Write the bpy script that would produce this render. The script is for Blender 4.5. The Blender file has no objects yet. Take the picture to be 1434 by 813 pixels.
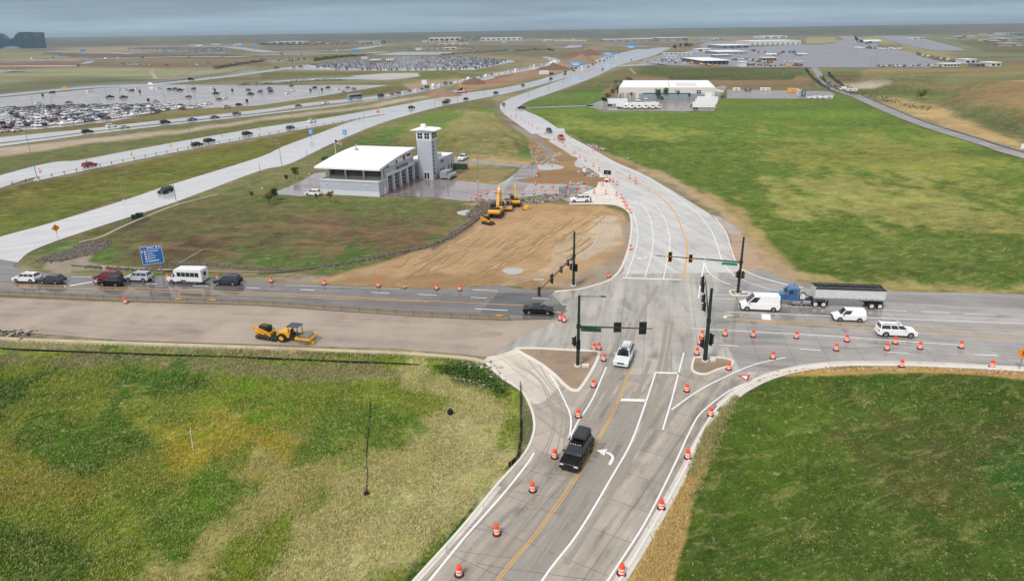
import bpy, bmesh, math, random
import numpy as np
from mathutils import Vector, Matrix
from mathutils.geometry import tessellate_polygon

random.seed(7)
SC = bpy.context.scene
COL = SC.collection
R = math.radians
# ------------------------------------------------------------------ camera
CAM_H, FPX, PITCH, ROLL = 42.0, 956.0, R(20.8), R(-0.85)
W0, H0 = 1434.0, 813.0
CM = Matrix.Rotation(R(90) - PITCH, 3, 'X') @ Matrix.Rotation(ROLL, 3, 'Z')
cam = bpy.data.cameras.new('camera')
cam.sensor_width = 36.0
cam.sensor_fit = 'HORIZONTAL'
cam.lens = FPX / W0 * 36.0
cam.clip_start = 0.5
cam.clip_end = 60000
cam_ob = bpy.data.objects.new('camera', cam)
COL.objects.link(cam_ob)
cam_ob.matrix_world = Matrix.Translation((0, 0, CAM_H)) @ CM.to_4x4()
SC.camera = cam_ob
# ------------------------------------------------------------------ world, sun, exposure
SUN_EL, SUN_AZ = R(52), R(215)
world = bpy.data.worlds.new('World')
SC.world = world
world.use_nodes = True
wn, wl = world.node_tree.nodes, world.node_tree.links
wn.clear()
w_out = wn.new('ShaderNodeOutputWorld')
w_bg = wn.new('ShaderNodeBackground')
w_bg.inputs['Strength'].default_value = 0.088
sky = wn.new('ShaderNodeTexSky')
sky.sky_type = 'NISHITA'
sky.sun_disc = False
sky.sun_elevation = SUN_EL
sky.sun_rotation = SUN_AZ
sky.altitude = 1600
sky.dust_density = 2.0
w_tc = wn.new('ShaderNodeTexCoord')
w_sep = wn.new('ShaderNodeSeparateXYZ')
wl.new(w_tc.outputs['Generated'], w_sep.inputs[0])
w_ramp = wn.new('ShaderNodeValToRGB')
els = w_ramp.color_ramp.elements
stops = [(0.0, (4.0, 5.2, 6.1)), (0.016, (3.6, 4.8, 5.8)), (0.046, (1.9, 2.55, 3.1)), (0.07, (2.4, 2.7, 3.0)),
         (0.14, (6.4, 6.6, 6.9)), (0.30, (8.4, 8.5, 8.7)), (1.0, (5.6, 5.8, 6.2))]
els[0].position, els[0].color = stops[0][0], (*stops[0][1], 1)
els[1].position, els[1].color = stops[1][0], (*stops[1][1], 1)
for p, c in stops[2:]:
    e = els.new(p)
    e.color = (*c, 1)
wl.new(w_sep.outputs[2], w_ramp.inputs[0])
# cloud layer: direction projected on a plane overhead, so clouds shrink to the horizon
w_add = wn.new('ShaderNodeMath'); w_add.operation = 'ADD'; w_add.inputs[1].default_value = 0.05
w_abs = wn.new('ShaderNodeMath'); w_abs.operation = 'ABSOLUTE'
wl.new(w_sep.outputs[2], w_abs.inputs[0]); wl.new(w_abs.outputs[0], w_add.inputs[0])
w_div = wn.new('ShaderNodeVectorMath'); w_div.operation = 'DIVIDE'
w_cmb = wn.new('ShaderNodeCombineXYZ')
wl.new(w_add.outputs[0], w_cmb.inputs[0]); wl.new(w_add.outputs[0], w_cmb.inputs[1])
w_cmb.inputs[2].default_value = 1.0
wl.new(w_tc.outputs['Generated'], w_div.inputs[0]); wl.new(w_cmb.outputs[0], w_div.inputs[1])
w_nz = wn.new('ShaderNodeTexNoise')
w_nz.inputs['Scale'].default_value = 0.45
w_nz.inputs['Detail'].default_value = 6
w_nz.inputs['Roughness'].default_value = 0.55
w_mp = wn.new('ShaderNodeMapping'); w_mp.inputs['Scale'].default_value = (0.55, 0.9, 0.0)
w_mp.inputs['Location'].default_value = (3.1, 1.7, 0)
wl.new(w_div.outputs[0], w_mp.inputs[0]); wl.new(w_mp.outputs[0], w_nz.inputs['Vector'])
w_mr = wn.new('ShaderNodeMapRange')
w_mr.inputs['From Min'].default_value = 0.3; w_mr.inputs['From Max'].default_value = 0.7
w_mr.inputs['To Min'].default_value = 0.78; w_mr.inputs['To Max'].default_value = 1.28
wl.new(w_nz.outputs['Fac'], w_mr.inputs['Value'])
w_mul = wn.new('ShaderNodeVectorMath'); w_mul.operation = 'SCALE'
wl.new(w_ramp.outputs[0], w_mul.inputs[0]); wl.new(w_mr.outputs[0], w_mul.inputs['Scale'])
w_mix = wn.new('ShaderNodeMix'); w_mix.data_type = 'RGBA'
w_mix.inputs[0].default_value = 0.93
wl.new(sky.outputs[0], w_mix.inputs[6]); wl.new(w_mul.outputs[0], w_mix.inputs[7])
wl.new(w_mix.outputs[2], w_bg.inputs['Color'])
wl.new(w_bg.outputs[0], w_out.inputs['Surface'])

sun = bpy.data.lights.new('sun', 'SUN')
sun.energy = 2.5
sun.angle = R(10)
sun.color = (1.0, 0.95, 0.88)
sun_ob = bpy.data.objects.new('sun', sun)
COL.objects.link(sun_ob)
sdir = Vector((math.sin(SUN_AZ) * math.cos(SUN_EL), math.cos(SUN_AZ) * math.cos(SUN_EL), math.sin(SUN_EL)))
sun_ob.rotation_euler = sdir.to_track_quat('Z', 'Y').to_euler()
sun_ob.location = (0, 0, 300)
SC.view_settings.view_transform = 'Standard'
SC.view_settings.look = 'None'
SC.view_settings.exposure = 0.20
SC.view_settings.gamma = 1.0
SC.render.engine = 'CYCLES'
SC.cycles.use_denoising = True
SC.cycles.max_bounces = 5
SC.cycles.diffuse_bounces = 2
SC.cycles.glossy_bounces = 2
SC.cycles.transmission_bounces = 2
SC.cycles.volume_bounces = 0
SC.cycles.caustics_reflective = False
SC.cycles.caustics_refractive = False

# ------------------------------------------------------------------ measuring helpers
def G(u, v, z=0.0):
    """point of the flat ground (or height z) seen at photograph pixel (u, v)"""
    d = CM @ Vector((u - W0 / 2, -(v - H0 / 2), -FPX))
    t = (z - CAM_H) / d.z
    return Vector((d.x * t, d.y * t, z))
def uv_of(X, Y, Z=0.0):
    """numpy: ground points -> photograph pixels"""
    M = np.array(CM)
    P = np.stack([np.asarray(X, float), np.asarray(Y, float), np.zeros_like(np.asarray(X, float)) + Z - CAM_H], -1)
    C = P @ M
    return W0 / 2 + FPX * C[..., 0] / -C[..., 2], H0 / 2 - FPX * C[..., 1] / -C[..., 2]
def mpp(u, v):
    """metres per pixel across the view at a ground point"""
    return ((CM.transposed() @ (G(u, v) - Vector((0, 0, CAM_H)))).z * -1) / FPX
def lin(c):
    return tuple(((x / 255.0) / 12.92 if x / 255.0 <= 0.04045 else ((x / 255.0 + 0.055) / 1.055) ** 2.4) for x in c)
def heading(a, b):
    """angle about z that turns +X to the ground direction from pixel a to pixel b"""
    d = G(*b) - G(*a)
    return math.atan2(d.y, d.x)
def smooth(pts, n=6, closed=False):
    """Catmull-Rom through the points"""
    P = [Vector((p[0], p[1])) for p in pts]
    m = len(P)
    out = []
    rng = range(m) if closed else range(m - 1)
    for i in rng:
        if closed:
            p0, p1, p2, p3 = P[(i - 1) % m], P[i], P[(i + 1) % m], P[(i + 2) % m]
        else:
            p0 = P[i - 1] if i > 0 else P[0] * 2 - P[1]
            p1, p2 = P[i], P[i + 1]
            p3 = P[i + 2] if i + 2 < m else P[-1] * 2 - P[-2]
        for k in range(n):
            t = k / n
            out.append(0.5 * ((2 * p1) + (p2 - p0) * t + (2 * p0 - 5 * p1 + 4 * p2 - p3) * t * t + (3 * p1 - p0 - 3 * p2 + p3) * t ** 3))
    if not closed:
        out.append(P[-1])
    return [(p.x, p.y) for p in out]

# ------------------------------------------------------------------ materials
MATS = {}
def nodes_of(name):
    m = bpy.data.materials.new(name)
    m.use_nodes = True
    nt = m.node_tree
    return m, nt.nodes, nt.links, nt.nodes['Principled BSDF']
def noise(n, l, vec, scale, detail=4, rough=0.55, dist=0.0):
    t = n.new('ShaderNodeTexNoise')
    t.inputs['Scale'].default_value = scale
    t.inputs['Detail'].default_value = detail
    t.inputs['Roughness'].default_value = rough
    t.inputs['Distortion'].default_value = dist
    if vec is not None:
        l.new(vec, t.inputs['Vector'])
    return t.outputs['Fac']
def mrange(n, l, v, a, b, c, d):
    t = n.new('ShaderNodeMapRange')
    for k, x in zip(('From Min', 'From Max', 'To Min', 'To Max'), (a, b, c, d)):
        t.inputs[k].default_value = x
    l.new(v, t.inputs['Value'])
    return t.outputs[0]
def mixc(n, l, fac, a, b, mode='MIX'):
    t = n.new('ShaderNodeMix'); t.data_type = 'RGBA'; t.blend_type = mode
    for sock, x in ((t.inputs[0], fac), (t.inputs[6], a), (t.inputs[7], b)):
        if isinstance(x, (int, float)): sock.default_value = x
        elif isinstance(x, tuple): sock.default_value = (*x[:3], 1)
        else: l.new(x, sock)
    return t.outputs[2]
def math_n(n, l, op, a, b=None):
    t = n.new('ShaderNodeMath'); t.operation = op
    for s, x in zip(t.inputs, (a, b)):
        if x is None: continue
        if isinstance(x, (int, float)): s.default_value = x
        else: l.new(x, s)
    return t.outputs[0]
def mapping(n, l, scale=(1, 1, 1), rot=0.0, world=True):
    if world:
        g = n.new('ShaderNodeNewGeometry'); src = g.outputs['Position']
    else:
        g = n.new('ShaderNodeTexCoord'); src = g.outputs['Object']
    r = n.new('ShaderNodeMapping'); r.inputs['Rotation'].default_value = (0, 0, rot)
    l.new(src, r.inputs[0])
    m = n.new('ShaderNodeMapping'); m.inputs['Scale'].default_value = scale
    l.new(r.outputs[0], m.inputs[0])
    return m.outputs[0]
def mat(name, rgb, rough=0.5, metal=0.0, spec=0.5, var=0.06, scale=3.0, coat=0.0, emit=None, alpha=None, dirt=0.0):
    """a painted / plain surface with slight wear; rgb as it looks (0-255)"""
    if name in MATS: return MATS[name]
    m, n, l, b = nodes_of(name)
    c = lin(rgb)
    v = mapping(n, l, (scale,) * 3, 0, False)
    f = noise(n, l, v, 1.0, 3)
    col = mixc(n, l, f, tuple(x * (1 - var) for x in c), tuple(min(1, x * (1 + var)) for x in c))
    if dirt:
        f2 = mrange(n, l, noise(n, l, v, 0.7, 5, 0.7), 0.45, 0.7, 0, dirt)
        col = mixc(n, l, f2, col, lin((110, 98, 82)))
    l.new(col, b.inputs['Base Color'])
    l.new(mrange(n, l, f, 0.3, 0.7, max(0.02, rough - 0.05), min(1, rough + 0.08)), b.inputs['Roughness'])
    b.inputs['Metallic'].default_value = metal
    b.inputs['Specular IOR Level'].default_value = spec
    if coat: b.inputs['Coat Weight'].default_value = coat; b.inputs['Coat Roughness'].default_value = 0.06
    if emit:
        b.inputs['Emission Color'].default_value = (*lin(emit[0]), 1); b.inputs['Emission Strength'].default_value = emit[1]
    MATS[name] = m
    return m
def pave(name, rgb, angle=0.0, wet=0.3, var=0.16, joint=None, rough=0.55, streak=0.5, smooth_r=0.12, ncol=None):
    """concrete or asphalt with stains, tyre streaks along `angle`, wet glossy patches, saw-cut joints"""
    if name in MATS: return MATS[name]
    m, n, l, b = nodes_of(name)
    c = lin(rgb)
    p = mapping(n, l, (1, 1, 1), -angle)
    big = noise(n, l, p, 0.035, 5, 0.6)
    mid = noise(n, l, p, 0.35, 5, 0.65)
    fine = noise(n, l, p, 6.0, 4, 0.7)
    st = noise(n, l, mapping(n, l, (0.03, 0.9, 1), -angle), 1.0, 5, 0.6)
    f = math_n(n, l, 'ADD', math_n(n, l, 'MULTIPLY', big, 0.9), math_n(n, l, 'MULTIPLY', mid, 0.7))
    f = math_n(n, l, 'ADD', f, math_n(n, l, 'MULTIPLY', fine, 0.55))
    f = math_n(n, l, 'ADD', f, math_n(n, l, 'MULTIPLY', st, streak * 1.6))
    tot = 0.5 * (0.9 + 0.7 + 0.55 + streak * 1.6)
    f = mrange(n, l, f, tot - 0.36, tot + 0.36, 1 - var * 1.5, 1 + var * 1.3)
    blot = mrange(n, l, noise(n, l, mapping(n, l, (0.12, 0.45, 1), -angle), 1.0, 6, 0.65, 0.5), 0.50, 0.68, 1.0, 1 - var * 2.2)
    f = math_n(n, l, 'MULTIPLY', f, mrange(n, l, noise(n, l, mapping(n, l, (0.02, 0.35, 3), -angle), 1.0, 6, 0.7, 0.3), 0.40, 0.62, 1 - var * 1.1, 1 + var * 0.5))
    f = math_n(n, l, 'MULTIPLY', f, blot)
    vm = n.new('ShaderNodeVectorMath'); vm.operation = 'SCALE'
    vm.inputs[0].default_value = c
    l.new(f, vm.inputs['Scale'])
    col = vm.outputs[0]
    if ncol:
        col = mixc(n, l, mrange(n, l, noise(n, l, p, 0.11, 5, 0.6), 0.42, 0.62, 0, 1), col, lin(ncol))
    if joint:
        lx, ly = joint
        br = n.new('ShaderNodeTexBrick')
        br.offset = 0.0
        br.inputs['Scale'].default_value = 1.0
        br.inputs['Mortar Size'].default_value = 0.065
        br.inputs['Mortar Smooth'].default_value = 0.6
        br.inputs['Brick Width'].default_value = lx
        br.inputs['Row Height'].default_value = ly
        br.inputs['Color1'].default_value = (0.94, 0.94, 0.94, 1)
        br.inputs['Color2'].default_value = (1.05, 1.045, 1.035, 1)
        br.inputs['Mortar'].default_value = (0.64, 0.63, 0.62, 1)
        l.new(p, br.inputs['Vector'])
        col = mixc(n, l, 1.0, col, br.outputs['Color'], 'MULTIPLY')
    l.new(col, b.inputs['Base Color'])
    wetn = noise(n, l, mapping(n, l, (0.25, 1.0, 1), -angle), 0.16, 4, 0.6)
    lo = 0.62 - wet * 0.5
    l.new(mrange(n, l, wetn, lo - 0.1, lo + 0.14, rough, smooth_r), b.inputs['Roughness'])
    bp = n.new('ShaderNodeBump'); bp.inputs['Strength'].default_value = 0.10; bp.inputs['Distance'].default_value = 0.02
    l.new(fine, bp.inputs['Height']); l.new(bp.outputs[0], b.inputs['Normal'])
    MATS[name] = m
    return m

# ------------------------------------------------------------------ object helpers
def link(name, me, m=None, parent=None, kind=None):
    o = bpy.data.objects.new(name, me)
    COL.objects.link(o)
    if m is not None:
        for x in (m if isinstance(m, (list, tuple)) else [m]):
            me.materials.append(x)
    if parent is not None: o.parent = parent
    if kind: o['kind'] = kind
    return o
def tag(o, label, cat=None, group=None, kind=None):
    o['label'] = label
    if cat: o['category'] = cat
    if group: o['group'] = group
    if kind: o['kind'] = kind
    return o
def empty(name, loc, rz=0.0):
    o = bpy.data.objects.new(name, None)
    o.empty_display_size = 0.2
    COL.objects.link(o)
    o.location = loc
    o.rotation_euler = (0, 0, rz)
    return o
def copy_tree(o, parent=None):
    c = o.copy()
    COL.objects.link(c)
    if parent is not None: c.parent = parent
    for ch in o.children:
        copy_tree(ch, c)
    return c
def sheet_mesh(name, ground_pts, z):
    """flat polygon from ground points"""
    pts = [Vector((p[0], p[1], 0)) for p in ground_pts]
    tris = tessellate_polygon([pts])
    me = bpy.data.meshes.new(name)
    fs = []
    for t in tris:
        a, b, c = (pts[i] for i in t)
        cr = (b - a).cross(c - a).z
        fs.append(t if cr > 0 else (t[0], t[2], t[1]))
    me.from_pydata([(p.x, p.y, z) for p in pts], [], fs)
    return me
def sheet(name, px, z, m, sm=0, kind='structure'):
    if sm: px = smooth(px, sm, True)
    return link(name, sheet_mesh(name, [G(*p) for p in px], z), m, None, kind)
def band(name, top, bot, z, m, sm=8):
    """a road between its two edge lines given as pixels"""
    a, b = smooth(top, sm), smooth(bot, sm)
    return link(name, sheet_mesh(name, [G(*p) for p in a] + [G(*p) for p in reversed(b)], z), m, None, 'structure')
class MB:
    """collects simple solids into one mesh"""
    def __init__(s): s.v, s.f, s.mi = [], [], []
    def add(s, vs, fs, mi=0):
        n = len(s.v)
        s.v += [tuple(x) for x in vs]
        s.f += [tuple(i + n for i in f) for f in fs]
        s.mi += [mi] * len(fs)
        return s
    def box(s, c, d, rz=0.0, mi=0, top=1.0, M=None, topy=None):
        hx, hy, hz = d[0] / 2, d[1] / 2, d[2] / 2
        ty = top if topy is None else topy
        vs = [Vector((x * hx * (top if z > 0 else 1), y * hy * (ty if z > 0 else 1), z * hz)) for z in (-1, 1) for x, y in ((-1, -1), (1, -1), (1, 1), (-1, 1))]
        Rz = Matrix.Rotation(rz, 3, 'Z') if M is None else M
        vs = [Rz @ v + Vector(c) for v in vs]
        return s.add(vs, [(3, 2, 1, 0), (4, 5, 6, 7), (0, 1, 5, 4), (1, 2, 6, 5), (2, 3, 7, 6), (3, 0, 4, 7)], mi)
    def tube(s, a, b, r0, r1=None, n=8, mi=0, caps=True):
        a, b = Vector(a), Vector(b)
        r1 = r0 if r1 is None else r1
        q = (b - a).to_track_quat('Z', 'Y').to_matrix()
        vs = []
        for p, r in ((a, r0), (b, r1)):
            for k in range(n):
                t = 2 * math.pi * k / n
                vs.append(p + q @ Vector((r * math.cos(t), r * math.sin(t), 0)))
        fs = [(k, (k + 1) % n, n + (k + 1) % n, n + k) for k in range(n)]
        if caps: fs += [tuple(reversed(range(n))), tuple(range(n, 2 * n))]
        return s.add(vs, fs, mi)
    def path(s, pts, r, n=7, mi=0):
        for a, b in zip(pts[:-1], pts[1:]): s.tube(a, b, r, r, n, mi)
        return s
    def lathe(s, prof, c=(0, 0, 0), n=12, mi=0, mis=None):
        """prof = [(r, z)...] turned about z"""
        c = Vector(c); vs = []
        for r, z in prof:
            for k in range(n):
                t = 2 * math.pi * k / n
                vs.append(c + Vector((r * math.cos(t), r * math.sin(t), z)))
        for i in range(len(prof) - 1):
            base = len(s.v)
            s.v += [tuple(x) for x in vs[i * n:(i + 2) * n]]
            m_ = mis[i] if mis else mi
            for k in range(n):
                s.f.append((base + k, base + (k + 1) % n, base + n + (k + 1) % n, base + n + k)); s.mi.append(m_)
        base = len(s.v); s.v += [tuple(x) for x in vs[-n:]]; s.f.append(tuple(base + k for k in range(n))); s.mi.append(mis[-1] if mis else mi)
        return s
    def prism(s, prof, y0, y1, mi=0, M=None):
        """polygon prof=[(x, z)...] (anticlockwise seen from -y) pushed along y"""
        n = len(prof)
        vs = [Vector((x, y0, z)) for x, z in prof] + [Vector((x, y1, z)) for x, z in prof]
        if M is not None: vs = [M @ v for v in vs]
        fs = [tuple(range(n)), tuple(reversed(range(n, 2 * n)))] + [(k + 1 if k + 1 < n else 0, k, n + k, n + (k + 1) % n) for k in range(n)]
        return s.add(vs, fs, mi)
    def quad(s, a, b, c, d, mi=0): return s.add([a, b, c, d], [(0, 1, 2, 3)], mi)
    def mesh(s, name, bevel=0.0, smooth_sh=False):
        me = bpy.data.meshes.new(name)
        me.from_pydata(s.v, [], s.f)
        me.polygons.foreach_set('material_index', s.mi)
        if bevel:
            bm = bmesh.new(); bm.from_mesh(me)
            bmesh.ops.remove_doubles(bm, verts=bm.verts, dist=1e-5)
            es = [e for e in bm.edges if len(e.link_faces) == 2 and e.calc_face_angle(0) > 0.5]
            bmesh.ops.bevel(bm, geom=es, offset=bevel, segments=2, profile=0.6, affect='EDGES', clamp_overlap=True)
            bm.to_mesh(me); bm.free()
        me.validate()
        if smooth_sh: me.polygons.foreach_set('use_smooth', [True] * len(me.polygons))
        me.update()
        return me
    def build(s, name, m, parent=None, bevel=0.0, smooth_sh=False, kind=None):
        return link(name, s.mesh(name, bevel, smooth_sh), m, parent, kind)
    def empty(s): return not s.v
def strip(mb, px, w, z, sm=0, mi=0, ground=False, dash=None):
    """a painted line of width w metres along pixels (or ground points)"""
    if sm: px = smooth(px, sm)
    P = [Vector((p[0], p[1], 0)) if ground else G(*p) for p in px]
    P = [Vector((p.x, p.y, 0)) for p in P]
    if dash:
        seg, tot = [], 0.0
        on, off = dash
        cur = [P[0]]; left = on; draw = True
        for a, b in zip(P[:-1], P[1:]):
            L = (b - a).length; pos = 0.0
            while L - pos > left:
                pos += left
                q = a.lerp(b, pos / L)
                cur.append(q)
                if draw: strip(mb, cur, w, z, 0, mi, True)
                draw = not draw; left = on if draw else off; cur = [q]
            left -= L - pos
            cur.append(b)
        if draw and len(cur) > 1: strip(mb, cur, w, z, 0, mi, True)
        return mb
    L_, R_ = [], []
    for i, p in enumerate(P):
        d = (P[min(i + 1, len(P) - 1)] - P[max(i - 1, 0)])
        if d.length < 1e-6: continue
        d.normalize()
        s_ = Vector((-d.y, d.x, 0)) * (w / 2)
        L_.append(p + s_); R_.append(p - s_)
    vs = [(q.x, q.y, z) for q in L_] + [(q.x, q.y, z) for q in R_]
    n = len(L_)
    mb.add(vs, [(n + i, n + i + 1, i + 1, i) for i in range(n - 1)], mi)
    return mb
def kerb(mb, px, w, h, z0=0.0, sm=0, mi=0, closed=False, ground=False):
    """a raised strip (kerb, low wall) along pixels"""
    if sm: px = smooth(px, sm, closed)
    P = [Vector((p[0], p[1], 0)) for p in px] if ground else [G(*p) for p in px]
    n = len(P)
    rings = []
    for i, p in enumerate(P):
        if closed: d = P[(i + 1) % n] - P[i - 1]
        else: d = P[min(i + 1, n - 1)] - P[max(i - 1, 0)]
        d.z = 0
        d.normalize()
        s_ = Vector((-d.y, d.x, 0)) * (w / 2)
        rings.append([(p.x + s_.x, p.y + s_.y, z0), (p.x + s_.x * .8, p.y + s_.y * .8, z0 + h), (p.x - s_.x * .8, p.y - s_.y * .8, z0 + h), (p.x - s_.x, p.y - s_.y, z0)])
    vs = [v for r in rings for v in r]
    fs = []
    for i in range(n if closed else n - 1):
        j = (i + 1) % n
        for k in range(3): fs.append((i * 4 + k, i * 4 + k + 1, j * 4 + k + 1, j * 4 + k))
    if not closed: fs += [(0, 3, 2, 1), (n * 4 - 4, n * 4 - 3, n * 4 - 2, n * 4 - 1)]
    mb.add(vs, fs, mi)
    return mb
ORD = ['first', 'second', 'third', 'fourth', 'fifth', 'sixth', 'seventh', 'eighth', 'ninth', 'tenth', 'eleventh', 'twelfth',
       'thirteenth', 'fourteenth', 'fifteenth', 'sixteenth', 'seventeenth', 'eighteenth', 'nineteenth', 'twentieth']
# ------------------------------------------------------------------ terrain: one sheet to the horizon, its cover painted as soil and grass colours
rs = np.random.RandomState(3)
PERM = rs.rand(256, 256)
def vnoise(x, y):
    xi, yi = np.floor(x).astype(int), np.floor(y).astype(int)
    fx, fy = x - xi, y - yi
    fx, fy = fx * fx * (3 - 2 * fx), fy * fy * (3 - 2 * fy)
    a, b = PERM[xi % 256, yi % 256], PERM[(xi + 1) % 256, yi % 256]
    c, d = PERM[xi % 256, (yi + 1) % 256], PERM[(xi + 1) % 256, (yi + 1) % 256]
    return (a * (1 - fx) + b * fx) * (1 - fy) + (c * (1 - fx) + d * fx) * fy
def fbm(x, y, o=4, g=0.5):
    s, a, t = 0, 1.0, 0
    for i in range(o):
        s = s + a * vnoise(x * 2 ** i + 17.3 * i, y * 2 ** i + 9.1 * i); t += a; a *= g
    return s / t - 0.5
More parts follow.
